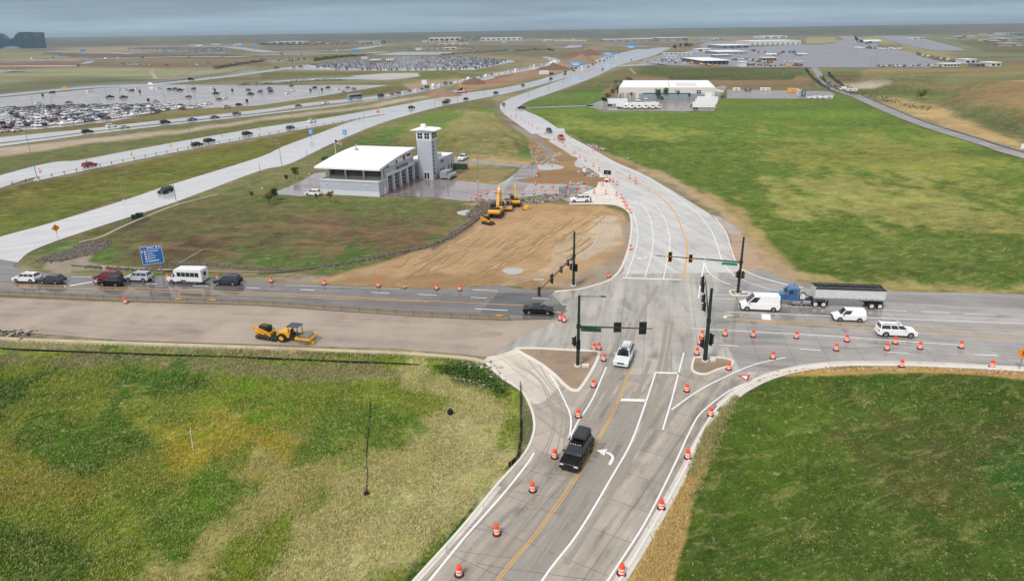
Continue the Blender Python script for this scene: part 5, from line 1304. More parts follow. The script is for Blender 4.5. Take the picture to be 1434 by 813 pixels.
def signal_pole(base, vtop, arm, arm_v, label, lum=None, zb=.05, r0=.25):
    B = G(*base, zb); Ht = hz(*base, vtop)
    r = empty('traffic_signal', B)
    h = MB(); h.tube((0, 0, .12), (0, 0, Ht), r0, r0 * .62, 12); h.build('pole', m_grn, r)
    h = MB(); h.lathe([(.46, 0), (.46, .16), (.3, .17)], n=14); h.build('footing', m_bright, r)
    Ha = hz(*base, arm_v)
    tip = G(arm[0], arm[1], Ha + .25) - B
    h = MB(); h.tube((0, 0, Ha), tip, .13, .06, 10); h.tube((0, 0, Ha - .25), (0, 0, Ha + .25), .3, .3, 12); h.build('mast_arm', m_grn, r)
    if lum:
        lt = G(lum[0], lum[1], Ht + .1) - B
        h = MB(); h.tube((0, 0, Ht - .1), lt, .06, .04, 8); h.box(lt, (.7, .25, .12), rz=math.atan2(lt.y, lt.x)); h.build('luminaire_arm', m_grn, r)
    tag(r, label, 'traffic signal', 'signal poles at the crossing')
    return r, B, Ha, tip
def along(tip, Ha, f): return Vector((tip.x * f, tip.y * f, Ha + (tip.z - Ha) * f))
def panel(parent, name, c, size, rz, m_, th=.04):
    h = MB(); h.box(c, (size[0], th, size[1]), rz=rz); return h.build(name, m_, parent)
# south-west pole
r, B, Ha, tip = signal_pole((809, 512), 414, (914, 460), 457, 'dark green signal pole on the triangular dirt island with a long arm to the right', (845, 415), .14)
aa = math.atan2(tip.y, tip.x)
signal_head(r, along(tip, Ha, .53) + Vector((0, .1, 0)), R(90), double=True)
signal_head(r, along(tip, Ha, .87) + Vector((0, .1, 0)), R(90), n=4, double=True)
signal_head(r, (-.42, 0, 3.6), R(150)); signal_head(r, (.1, -.3, 3.3), R(200))
panel(r, 'street_sign', along(tip, Ha, .17) + Vector((0, -.12, -.36)), (2.6, .55), aa, m_dsgn)
h = MB(); h.box((1.0, -.25, .18), (.95, .45, .4)); h.build('pull_box', m_bright, r, .03)
# north-west pole
r, B, Ha, tip = signal_pole((803, 400), 324, (757.5, 404), 358, 'dark green signal pole on the dirt corner, its arm reaching over the dark asphalt', None, .05)
aa = math.atan2(tip.y, tip.x)
for f_, d_ in ((.14, False), (.36, False), (.64, True), (.99, False)):
    signal_head(r, along(tip, Ha, f_) + Vector((-.15, 0, -.5)), R(180), n=4 if f_ in (.64, .99) else 3, double=d_)
signal_head(r, (-.35, -.2, 3.6), R(180)); signal_head(r, (.35, -.2, 3.4), R(250))
panel(r, 'street_sign', along(tip, Ha, .06) + Vector((0, 0, -.4)), (1.1, .4), aa, m_sgn)
h = MB(); q0 = along(tip, Ha, .9); h.tube(q0, q0 + Vector((-.9, -.2, .9)), .035, .035, 6); h.box(q0 + Vector((-.9, -.2, .95)), (1.6, .25, .1)); h.build('video_detector', mat('light_metal', (190, 192, 190), .5), r)
# north-east pole
r, B, Ha, tip = signal_pole((1033, 411), 332, (917, 357.5), 367, 'dark signal pole on the small north-east island with two lit yellow-edged heads', None, .14)
aa = math.atan2(tip.y, tip.x)
signal_head(r, along(tip, Ha, .82) + Vector((0, -.1, 0)), R(-90), lit=1, n=4, border=True)
signal_head(r, along(tip, Ha, .58) + Vector((0, -.1, 0)), R(-90), lit=1, border=True)
signal_head(r, (.35, -.15, 3.4), R(-50), lit=1, border=True); signal_head(r, (-.3, -.2, 3.5), R(180))
panel(r, 'street_sign', along(tip, Ha, .13) + Vector((0, -.15, -.42)), (2.5, .5), aa, m_sgn)
for q in range(5): pass
s_ = panel(r, 'turn_sign', along(tip, Ha, .885) + Vector((0, -.16, -.05)), (.7, .85), aa, mat('plate_white', (210, 212, 210), .5))
h = MB(); c0 = along(tip, Ha, .885) + Vector((0, -.20, -.05)); h.box(c0 + Vector((.12, 0, -.1)), (.07, .02, .36)); h.box(c0 + Vector((0, 0, .08)), (.3, .02, .07)); h.add([c0 + Vector(v) for v in ((-.28, -.01, .08), (-.1, -.01, -.06), (-.1, -.01, .22))], [(0, 1, 2), (2, 1, 0)]); h.build('turn_arrow', m_sig, s_)
h = MB(); h.box((.9, -.1, .2), (.5, .4, .3)); h.build('pull_box', m_bright, r, .03)
# south-east pole, its arm pointing away over the east road
r, B, Ha, tip = signal_pole((987, 505), 404, (988, 391), 449, 'tall dark signal pole on the small kerbed island with its arm pointing away', None, .14, .3)
for f_, n_ in ((.95, 4), (.78, 4), (.5, 3), (.3, 3)):
    signal_head(r, along(tip, Ha, f_) + Vector((-.35, 0, 0)), R(180), n=n_)
signal_head(r, (.48, -.1, 3.2), R(20), n=4); signal_head(r, (-.42, 0, 2.6), R(180))
h = MB(); h.box((1.0, -.1, .18), (.7, .5, .36)); h.build('pull_box', m_bright, r, .03)
# ------------------------------------------------------------------ fire station
def cell(o, x, y, z, d, m_, par, name, bevel=0, mi=0, rz=0):
    h = MB(); h.box((x, y, z), d, rz=rz); return h.build(name, m_, par, bevel)
def text_part(name, body, size, loc, rot, m_, parent, extr=.03):
    c = bpy.data.curves.new(name, 'FONT'); c.body = body; c.size = size; c.extrude = extr; c.align_x = 'CENTER'; c.align_y = 'CENTER'
    c.materials.append(m_)
    t = bpy.data.objects.new(name, c); COL.objects.link(t); bpy.context.view_layer.update()
    me = bpy.data.meshes.new_from_object(t.evaluated_get(bpy.context.evaluated_depsgraph_get())); bpy.data.objects.remove(t)
    o = link(name, me, None, parent); o.location = loc; o.rotation_euler = rot
    return o
m_wall = mat('station_block', (176, 182, 192), .8, var=.06, scale=.6)
m_wall2 = mat('station_wall_light', (206, 210, 216), .7, var=.04)
m_trim = mat('station_trim_white', (236, 237, 238), .5, var=.03)
m_wroof = mat('white_membrane_roof', (232, 233, 234), .6, var=.03, scale=.3)
m_bglass = mat('building_glass', (38, 44, 52), .08, spec=.8)
m_bframe = mat('window_frame_grey', (150, 154, 160), .4)
fs = empty('fire_station', G(531.8, 275.8, 0.03), R(-16))
tag(fs, 'light grey fire station with a broad white curved roof and a square tower', 'fire station')
# annex in front
cell(fs, -9.0, 2.3, 1.95, (18, 4.6, 3.9), m_wall, fs, 'annex_wall')
cell(fs, -9.0, -.03, .65, (18.1, .08, 1.3), m_wall2, fs, 'base_course')
cell(fs, -9.0, 2.3, 3.93, (17.4, 4.0, .06), mat('annex_roof_beige', (206, 198, 184), .8), fs, 'annex_roof')
h = MB()
for a, b_ in (((-18.0, .0), (0, .0)), ((-18, 4.6), (-18, 0)), ((0, 0), (0, 4.6))):
    kerb(h, [a, b_], .3, .28, 3.9, ground=True)
h.build('parapet', m_wall2, fs)
cell(fs, .03, 3.6, 1.1, (.1, 1.0, 2.1), m_trim, fs, 'side_door')
for x in (-16, -12.6, -3.6):
    h = MB(); h.box((x, -.12, 2.9), (.3, .25, .2)); h.build('wall_lamp', m_trim, fs)
# hall with bays on its right side
h = MB(); h.box((-9, 14.6, 3.4), (17.4, 20, 6.8)); h.build('hall_wall', m_wall, fs)
h = MB(); h.box((-9, 14.55, 7.15), (16.9, 19.8, 1.6)); h.build('clerestory_wall', m_trim, fs)
for i in range(4):
    y = 7.0 + i * 4.75
    f_ = cell(fs, -.26, y, 2.25, (.1, 3.3, 4.4), m_bframe, fs, 'bay_door')
    h = MB()
    for a in range(3):
        for b_ in range(4): h.box((-.19, y - 1.1 + a * 1.1, .65 + b_ * 1.08), (.05, .88, .88))
    h.build('door_glazing', m_bglass, f_)
    cell(fs, -.05, y + 2.37, 2.6, (.5, .8, 5.2), m_wall2, fs, 'pier', .03)
    cell(fs, .35, y - 1.9, .45, (.22, .22, .9), m_or, fs, 'bollard')
cell(fs, .35, 25.2, .45, (.22, .22, .9), m_or, fs, 'bollard')
cell(fs, -.05, 5.0, 2.6, (.5, .7, 5.2), m_wall2, fs, 'pier', .03)
cell(fs, -.1, 14.8, 5.0, (.45, 19.8, .9), m_wall2, fs, 'bay_lintel')
text_part('station_lettering', 'FIRE STATION', 1.25, (.16, 15.4, 5.65), (R(90), 0, R(90)), mat('letter_dark', (52, 56, 62), .5), fs, .04)
for y0, y1, z0, z1 in ((5.6, 8.0, 6.6, 7.3), (20.8, 23.2, 7.5, 8.2)):
    cell(fs, -.52, (y0 + y1) / 2, (z0 + z1) / 2, (.1, y1 - y0, z1 - z0), m_bglass, fs, 'louvre')
h = MB(); h.tube((-.5, 13.2, 7.3), (-.42, 13.2, 7.3), .5, .5, 18); h.build('round_emblem', m_bglass, fs)
h = MB(); h.box((-.4, 18.4, 7.6), (.12, 1.1, 1.2)); h.build('red_sign', mat('sign_maroon', (150, 28, 48), .5), fs)
# ribbon window on the camera side, with columns
cell(fs, -9.0, 4.5, 5.35, (16.4, .1, 1.9), m_bframe, fs, 'ribbon_window_frame')
h = MB()
for x0, x1 in ((-16.8, -12.1), (-11.8, -6.4), (-6.1, -1.2)):
    h.box(((x0 + x1) / 2, 4.42, 5.35), (x1 - x0, .06, 1.65))
h.build('ribbon_window', m_bglass, fs)
h = MB(); mm = [mat('interior_amber', (120, 84, 56), .6), mat('interior_green', (66, 92, 84), .6), mat('interior_red', (128, 56, 50), .6)]
for i in range(26):
    x = -15.2 + i * .52
    h.box((x, 4.37, 5.3 + (i * 37 % 7 - 3) * .05), (.3, .03, .9), mi=(i * 5) % 3)
h.build('window_interior', mm, fs)
for x in (-17.2, -11.9, -6.3, -.7):
    cell(fs, x, 3.9, 5.4, (.42, .42, 3.1), m_wall2, fs, 'column')
# vaulted roof
h = MB(); N_ = 16; ys = [(-.2 + 25.6 * i / N_) for i in range(N_ + 1)]
zf = lambda y: 7.15 + 1.95 * math.sin(math.pi * .52 * min(1, (y + .2) / 24)) ** 1.0
for mi, (dz0, dz1) in enumerate(((0.0, .42),)):
    vs = []
    for y in ys: vs += [(-19.2, y, zf(y)), (.7, y, zf(y)), (.7, y, zf(y) + .42), (-19.2, y, zf(y) + .42)]
    fs_ = []
    for i in range(N_):
        for k in range(4): fs_.append((i * 4 + k, i * 4 + (k + 1) % 4, i * 4 + 4 + (k + 1) % 4, i * 4 + 4 + k))
    fs_ += [(3, 2, 1, 0), tuple(N_ * 4 + k for k in range(4))]
    h.add(vs, fs_)
rf = h.build('roof', m_wroof, fs)
h = MB()
for i in range(N_): 
    y0, y1 = ys[i], ys[i + 1]
    h.add([(-19.28, y0, zf(y0) - .05), (-19.2, y0, zf(y0) + .5), (-19.2, y1, zf(y1) + .5), (-19.28, y1, zf(y1) - .05)], [(0, 1, 2, 3), (3, 2, 1, 0)])
    h.add([(.78, y0, zf(y0) - .05), (.7, y0, zf(y0) + .5), (.7, y1, zf(y1) + .5), (.78, y1, zf(y1) - .05)], [(0, 1, 2, 3), (3, 2, 1, 0)])
h.build('roof_fascia', mat('fascia_grey', (196, 200, 206), .5), rf)
h = MB(); h.box((-15.5, 18, 9.5), (1.0, .8, .5)); h.tube((-15.6, 18, 9.6), (-15.6, 18, 10.9), .16, .16, 8); h.box((-15.6, 18, 11.0), (.4, .3, .35)); h.build('roof_vent', m_bframe, rf)
# tower
cell(fs, 3.55, 26.7, 7.2, (4.7, 4.2, 14.4), m_wall, fs, 'tower_shaft')
cell(fs, 3.55, 26.7, 13.1, (4.8, 4.3, 2.9), m_wall2, fs, 'tower_cabin')
for x in (2.35, 4.55):
    f_ = cell(fs, x, 24.55, 13.1, (1.9, .1, 1.9), m_trim, fs, 'tower_window')
    h = MB()
    for a in (-.42, .42):
        for b_ in (-.45, .45): h.box((x + a, 24.48, 13.1 + b_), (.72, .06, .78))
    h.build('pane', m_bglass, f_)
for y in (25.7, 27.7):
    f_ = cell(fs, 5.97, y, 13.1, (.1, 1.7, 1.9), m_trim, fs, 'tower_window')
    h = MB()
    for a in (-.4, .4):
        for b_ in (-.45, .45): h.box((6.04, y + a, 13.1 + b_), (.06, .68, .78))
    h.build('pane', m_bglass, f_)
for i in range(9):
    cell(fs, 5.93, 25.6, 11.0 - i * 1.12, (.1, .7, .7), m_bglass, fs, 'stair_window')
h = MB(); h.prism([(1.0 - 1.3, 14.6), (3.55, 14.75), (7.5, 14.55), (7.5, 14.75), (6.6, 15.05), (3.55, 15.2), (.4, 15.05), (-.3, 14.8)], 23.9, 29.6); tr = h.build('tower_roof', m_trim, fs)
h = MB(); h.box((2.6, 27, 15.7), (1.3, 1.3, 1.1)); h.build('roof_box', m_trim, tr, .04)
f_ = cell(fs, 3.9, 24.55, 1.2, (1.9, .1, 2.3), m_trim, fs, 'tower_door')
h = MB(); h.box((3.45, 24.48, 1.2), (.7, .06, 2.0)); h.box((4.35, 24.48, 1.2), (.7, .06, 2.0)); h.build('pane', m_bglass, f_)
# rear wing
cell(fs, .9, 36, 2.6, (10, 14, 5.2), m_wall, fs, 'rear_wing_wall')
cell(fs, .9, 36, 5.25, (9.4, 13.4, .1), m_wroof, fs, 'rear_wing_roof')
cell(fs, 2.6, 32, 5.9, (5, 4.5, 1.4), m_wall2, fs, 'rear_wing_upper')
for y in (31, 33.2, 38, 40.5): cell(fs, 5.93, y, 1.6, (.1, .8, 1.4), m_bglass, fs, 'wing_window')
cell(fs, 5.93, 32.5, 4.4, (.1, 2.4, .8), m_bglass, fs, 'wing_window')
tk = empty('generator_set', (0, 0, 0)); pt = G(625, 249); tk.location = (pt.x, pt.y, .05); tk.rotation_euler = (0, 0, R(70))
h = MB(); h.box((0, 0, 1.3), (4.5, 2.2, 2.0)); h.build('housing', mat('generator_grey', (150, 156, 162), .5, dirt=.3), tk, .06)
h = MB(); h.tube((-2.6, -1.9, .9), (2.4, -1.9, .9), .7, .7, 14); h.build('tank', MATS['generator_grey'], tk)
h = MB(); [h.box((x, y, .2), (.3, .5, .4)) for x in (-1.8, 1.8) for y in (-1.9, 0)]; h.build('feet', m_dark, tk)
tag(tk, 'grey generator and tank beside the tower of the fire station', 'generator')
for u, v in ((640.5, 236.5), (650, 237)):
    d_ = empty('dumpster', G(u, v, .03), R(12))
    h = MB(); h.prism([(-1.1, .15), (1.1, .15), (1.15, 1.5), (-1.15, 1.7)], -.8, .8); h.build('bin', mat('dumpster_green', (34, 66, 50), .6, dirt=.2), d_)
    h = MB(); h.box((0, 0, 1.66), (2.3, 1.66, .08), M=Matrix.Rotation(R(5), 3, 'Y')); h.build('lid', m_dark, d_)
    tag(d_, ('left' if u < 645 else 'right') + ' dark green dumpster behind the fire station', 'dumpster', 'dumpsters behind the fire station')
# flag pole
fp = empty('flagpole', G(470.6, 219, .0)); Hp = hz(470.6, 219, 192)
h = MB(); h.tube((0, 0, 0), (0, 0, Hp), .12, .06, 8); h.lathe([(.12, Hp), (.16, Hp + .1), (.02, Hp + .26)], n=8); h.build('pole', m_trim, fp)
h = MB(); ncx, nry = 10, 7
fl_w, fl_h = 2.3, 1.4
for j in range(nry):
    for i in range(ncx):
        def pt_(a, b_): return (.15 + fl_w * a / ncx, .18 * math.sin(a * .9), Hp - .9 - fl_h * b_ / nry - .09 * a)
        mi = 0 if j % 2 == 0 else 1
        if i < 4 and j < 4: mi = 2
        h.add([pt_(i, j), pt_(i + 1, j), pt_(i + 1, j + 1), pt_(i, j + 1)], [(0, 1, 2, 3), (3, 2, 1, 0)], mi)
h.build('flag', [mat('flag_red', (170, 44, 52), .7), mat('flag_white', (220, 216, 214), .7), mat('flag_blue', (40, 50, 96), .7)], fp)
tag(fp, 'white flagpole with a striped flag behind the roof of the fire station', 'flagpole')

# ------------------------------------------------------------------ warehouse
whd = G(1000, 138.5) - G(866, 138)
wa = math.atan2(whd.y, whd.x); WL = whd.length
wh = empty('warehouse', G(866, 138, .13), wa)
tag(wh, 'wide white flat-roofed warehouse with a grey-blue base at the top of the green field', 'warehouse')
WD, WH = 62.0, 6.6
cell(wh, WL / 2, WD / 2, WH / 2, (WL, WD, WH), mat('warehouse_panel', (208, 206, 200), .8, var=.04, scale=.1), wh, 'wall')
cell(wh, WL / 2 + 4, -.06, 1.55, (WL - 18, .14, 3.1), mat('warehouse_base_blue', (134, 150, 160), .8), wh, 'base_panel')
cell(wh, WL / 2, WD / 2, WH + .02, (WL - .8, WD - .8, .16), m_wroof, wh, 'roof')
h = MB(); kerb(h, [(0.2, .2), (WL - .2, .2), (WL - .2, WD - .2), (.2, WD - .2)], .5, .5, WH, closed=True, ground=True); h.build('parapet', mat('parapet_white', (222, 222, 220), .7), wh)
cell(wh, WL * .53, WD / 2, WH + .18, (.5, WD - 1.2, .12), mat('roof_seam_grey', (176, 180, 184), .7), wh, 'roof_seam')
cell(wh, WL * .72, WD * .45, WH + .12, (13, 32, .06), mat('roof_patch_grey', (206, 208, 210), .7), wh, 'roof_patch')
cell(wh, WL * .44, -.16, 3.25, (22, .1, .5), m_bglass, wh, 'ribbon_window')
cell(wh, WL * .68, -.16, 3.25, (9, .1, .45), m_bglass, wh, 'ribbon_window')
f_ = cell(wh, WL * .835, -.16, 4.3, (2.8, .12, 2.2), m_trim, wh, 'square_window')
h = MB(); [h.box((WL * .835 + a, -.24, 4.3 + b_), (1.2, .06, .9)) for a in (-.7, .7) for b_ in (-.55, .55)]; h.build('pane', m_bglass, f_)
cell(wh, WL * .935, -.16, 1.9, (4.2, .16, 3.8), m_trim, wh, 'loading_door')
for x in (2.5, 6, 9.5): cell(wh, x, -.14, 2.0, (2.4, .12, 3.2), mat('warehouse_recess', (168, 158, 146), .8), wh, 'recess')
cell(wh, 1.2, -.14, 1.5, (1.2, .1, 2.6), m_bglass, wh, 'door')
h = MB(); h.prism([(WL + .05, 4.0), (WL + 6, 3.2), (WL + 6, 3.4), (WL + .05, 5.0)], 8, 20); h.build('canopy', mat('canopy_cream', (220, 212, 180), .7), wh)
h = MB(); h.box((WL + 5.6, 9, 1.6), (.3, .3, 3.2)); h.box((WL + 5.6, 19, 1.6), (.3, .3, 3.2)); h.build('canopy_post', m_dark, wh)
def box_truck(L=7.5, cabL=1.9, H=3.3, rgb=(236, 237, 238), deck=True):
    r = empty('box_truck', (0, 0, 0)); pm = paint(rgb)
    h = MB(); h.box((-cabL / 2 - .1, 0, .95 + (H - .95) / 2), (L - cabL - .2, 2.4, H - .95)); h.build('cargo_box', pm, r, .04)
    h = MB(); x = L / 2
    h.prism([(x - cabL, .5), (x, .5), (x, 1.3), (x - .35, 1.45), (x - .75, 2.2), (x - cabL, 2.3)], -1.0, 1.0); h.build('cab', pm, r, .06)
    g = MB(); glass_quad(g, [(x - .33, -.85, 1.5), (x - .33, .85, 1.5), (x - .72, .85, 2.15), (x - .72, -.85, 2.15)], (1, 0, .5)); g.build('windshield', m_glass, r)
    h = MB(); h.box((0, 0, .65), (L - .6, 1.0, .3)); h.build('chassis', m_dark, r)
    for xx in (x - .95, -x + 1.7):
        for s_ in (-1, 1):
            t = MB(); t.tube((xx, s_ * .75, .42), (xx, s_ * 1.12, .42), .42, .42, 12); t.build('wheel', m_tyre, r)
    return r
def semi_trailer(L=12.0):
    r = empty('box_trailer', (0, 0, 0))
    h = MB(); h.box((0, 0, 2.55), (L, 2.5, 2.8)); h.build('cargo_box', paint((236, 237, 238)), r, .04)
    h = MB(); h.box((0, 0, 1.0), (L - 1, .9, .3)); h.box((L / 2 - 3, .8, .55), (.15, .15, 1.1)); h.box((L / 2 - 3, -.8, .55), (.15, .15, 1.1)); h.build('frame', m_dark, r)
    for xx in (-L / 2 + 1.2, -L / 2 + 2.5):
        for s_ in (-1, 1):
            t = MB(); t.tube((xx, s_ * .75, .5), (xx, s_ * 1.2, .5), .5, .5, 12); t.build('wheel', m_tyre, r)
    return r
for i, (u, v) in enumerate([(875.5, 153), (884.5, 153.3), (894.5, 153.2), (904, 153.3), (914, 153), (923, 152.6)]):
    o = cached('boxtruck', box_truck); p = G(u, v); q = p + Vector((0, 5, 0)); o.location = (p.x - 1.5, p.y + 2.5, .13); o.rotation_euler = (0, 0, R(-58 - i * 1.5))
    tag(o, '%s white box truck from the left in the row at the warehouse yard edge' % ORD[i], 'truck', 'box trucks in the warehouse yard')
for i, (u, v, a) in enumerate([(864, 148.5, -11), (985, 153.5, -11), (988, 149, -11), (990, 145.5, -11)]):
    o = cached('trailer', semi_trailer); p = G(u, v); o.location = (p.x, p.y, .13); o.rotation_euler = (0, 0, R(a)); 
    tag(o, ['white box trailer parked left of the row of box trucks', 'nearest of the white trailers at the right end of the warehouse', 'middle one of the white trailers at the right end of the warehouse', 'rearmost of the white trailers at the right end of the warehouse'][i], 'trailer', 'trailers in the warehouse yard')
for u, v, a, rgb, kd, lb in [(893, 141.5, -100, WHITE, 'suv', 'white SUV facing the warehouse front, left of another white car'), (904.5, 139.5, -100, WHITE, 'crossover', 'white car close to the warehouse wall below the window band'), (927, 139.6, -100, BLACK, 'suv', 'black car under the trees at the warehouse front'),
                             (970, 150, -90, GREY, 'crossover', 'dark grey car left of the white trailers')]:
    tiny_car('parked_car', kd, rgb, G(u, v, .13), R(a), lb, 'cars at the warehouse')
# storage yard things
def plain(name, u, v, d, m_, lab, cat, rz=-.2, z=.13, parts=None, group=None):
    r = empty(name, G(u, v, z), rz)
    h = MB(); h.box((0, 0, d[2] / 2 + .1), d); h.build('body', m_, r, .05)
    h = MB(); h.box((0, 0, .08), (d[0] * .9, d[1] * .8, .16)); h.build('base_frame', m_dark, r)
    h = MB(); h.box((0, -d[1] / 2 - .03, d[2] * .5), (d[0] * .3, .05, d[2] * .6)); h.build('front_panel', m_bframe, r)
    return tag(r, lab, cat, group)
m_yel2 = mat('machine_yellow', (232, 168, 40), .45, var=.08, dirt=.25)
plain('skip_container', 1110, 129.5, (7, 2.6, 2.6), m_yel2, 'bright yellow container in the storage yard right of the warehouse', 'container')
plain('storage_tank', 1119, 134.5, (3.5, 3, 4), mat('tank_grey', (190, 194, 196), .4), 'light grey tank beside the yellow container', 'tank')
plain('storage_tank', 1124.5, 134.8, (2.6, 2.6, 4.4), mat('tank_dark', (96, 100, 106), .4), 'darker tank next to the light grey tank in the yard', 'tank')
for i in range(4): plain('pallet_stack', 1136 + i * 8, 138 - (i % 2) * 1.2, (5, 3, .9), mat('plate_white', (210, 212, 210), .5), ['leftmost', 'second from left', 'third from left', 'rightmost'][i] + ' of the low white stacks at the right end of the storage yard', 'stack', group='white stacks in the storage yard')
for i, u in enumerate((1031, 1047, 1068, 1075)): plain('storage_container', u, 127.5, (5 - i * .6, 2.5, 2.2), mat('plate_white', (210, 212, 210), .5) if i != 1 else MATS['tank_dark'], ['long white cabin', 'dark cabin', 'small white cabin', 'last small white cabin'][i] + ' along the fence of the storage yard', 'container', group='cabins in the storage yard')

# ------------------------------------------------------------------ concrete barrier
m_jb = mat('barrier_concrete', (128, 119, 107), .85, var=.14, scale=.8, dirt=.5)
bl = smooth([(-40, 409.8), (0, 412.5), (176, 420.5), (360, 426.5), (470.6, 434.3), (603.6, 443), (713, 447)], 6)
BP = [G(*p) for p in bl]
cum = [0]
for a, b_ in zip(BP[:-1], BP[1:]): cum.append(cum[-1] + (b_ - a).length)
def at_len(s_):
    for i in range(len(cum) - 1):
        if cum[i + 1] >= s_: return BP[i].lerp(BP[i + 1], (s_ - cum[i]) / max(1e-6, cum[i + 1] - cum[i]))
    return BP[-1]
prb = [(-.3, 0), (.3, 0), (.3, .08), (.14, .30), (.09, .82), (-.09, .82), (-.14, .30), (-.3, .08)]
def barrier_mesh(L):
    h = MB(); h.prism(prb, -L / 2, L / 2); return h.mesh('concrete_barrier')
jme = barrier_mesh(3.0); jme.materials.append(m_jb)
nb = int(cum[-1] / 3.05); 
for i in range(nb):
    c0 = at_len(cum[-1] - 3.05 * (i + .5)); a = at_len(cum[-1] - 3.05 * (i + .02)); b_ = at_len(cum[-1] - 3.05 * (i + .98))
    o = link('concrete_barrier', jme); o.location = (c0.x, c0.y, .055); o.rotation_euler = (0, 0, math.atan2((a - b_).y, (a - b_).x) - math.pi / 2 + random.uniform(-.006, .006))
    lb = '%s concrete barrier from the crossing end of the line' % ORD[i] if i < 20 else '%s concrete barrier from the far left end of the line' % ORD[nb - 1 - i]
    tag(o, lb, 'concrete barrier', 'concrete barriers beside the closed roadbed')
    if i in (0, 16, 18, 36):
        q = MB(); q.box((.2, 0, .62), (.08, 1.1, .2)); q.build('yellow_reflector', m_yel2, o)
# retaining edge, upright black strip along its foot, then silt fences
bx = smooth([(-300, 456), (0, 474), (40, 476), (176, 481), (360, 487), (470, 491.5), (556, 494.8), (625, 499.5), (660, 503), (680, 508)], 5)
h = MB(); kerb(h, bx, .9, 1.22, -1.05); rw = h.build('retaining_wall', mat('aged_wall_concrete', (186, 174, 142), .9, var=.18, scale=.4, dirt=.5)); tag(rw, 'low tan concrete edge wall between the closed roadbed and the green slope', 'wall')
bx2 = [(u, v + 5.2) for u, v in bx]
h = MB(); P_ = [G(*p) for p in bx2 if p[0] < 600]
for a, b_ in zip(P_[:-1], P_[1:]): h.add([(a.x, a.y, -1.3), (b_.x, b_.y, -1.3), (b_.x, b_.y, -.85), (a.x, a.y, -.85), (a.x, a.y + .04, -1.3), (b_.x, b_.y + .04, -1.3), (b_.x, b_.y + .04, -.85), (a.x, a.y + .04, -.85)], [(0, 1, 2, 3), (7, 6, 5, 4), (3, 2, 6, 7)])
m_blk = mat('black_geotextile', (17, 20, 20), .9)
sf = empty('staked_strip', (P_[0].x, P_[0].y, -1.1)); 
o = h.build('fabric', m_blk, sf); o.matrix_parent_inverse = Matrix.Translation(-Vector(sf.location))
for k in range(0, len(P_), 2):
    q = MB(); q.box((P_[k].x, P_[k].y - .04, -1.0), (.06, .05, .5)); o = q.build('stake', mat('stake_wood', (120, 100, 76), .9), sf); o.matrix_parent_inverse = Matrix.Translation(-Vector(sf.location))
tag(sf, 'low black staked strip at the foot of the tan edge wall', 'silt fence')
def silt(px, lab, z0=-.5, hh=.6):
    P_ = [G(*p) for p in smooth(px, 5)]
    r = empty('staked_strip', (P_[0].x, P_[0].y, z0)); inv = Matrix.Translation(-Vector(r.location))
    h = MB()
    for a, b_ in zip(P_[:-1], P_[1:]):
        z_a, z_b = zat(a.x, a.y), zat(b_.x, b_.y)
        h.add([(a.x, a.y, z_a - .05), (b_.x, b_.y, z_b - .05), (b_.x, b_.y, z_b + hh), (a.x, a.y, z_a + hh), (a.x + .05, a.y, z_a - .05), (b_.x + .05, b_.y, z_b - .05), (b_.x + .05, b_.y, z_b + hh), (a.x + .05, a.y, z_a + hh)], [(0, 1, 2, 3), (7, 6, 5, 4), (3, 2, 6, 7)])
    o = h.build('fabric', m_blk, r); o.matrix_parent_inverse = inv
    for k in range(0, len(P_), 3):
        q = MB(); q.box((P_[k].x + .1, P_[k].y, zat(P_[k].x, P_[k].y) + hh / 2), (.06, .06, hh + .2)); o = q.build('stake', MATS['stake_wood'], r); o.matrix_parent_inverse = inv
    return tag(r, lab, 'silt fence')
silt([(728, 540), (728.5, 570), (728, 600), (726.5, 625), (724, 643), (712, 654)], 'black silt fence running down beside the curved kerb of the slip lane')
silt([(100, 372), (180, 377.5), (280, 381), (380, 383), (440, 376), (505, 366), (570, 352), (600, 346), (640, 328), (672, 306), (690, 292)], 'long dark silt fence around the lower edge of the station field', hh=.18)
h = MB()
for k in range(8):
    a = G(516 + k * 12 + 40, 494.3 + k * .7); h.box((a.x, a.y - .5, -.35), (1.35, .1, .75), rz=-.1, mi=k % 2)
tp = h.build('painted_barrier_panels', [mat('teal_panel', (132, 176, 186), .6, var=.3, scale=2), mat('teal_panel_dark', (76, 132, 142), .6, var=.3, scale=2)])
tag(tp, 'pale teal weathered panels leaning at the right end of the tan edge wall', 'panels')

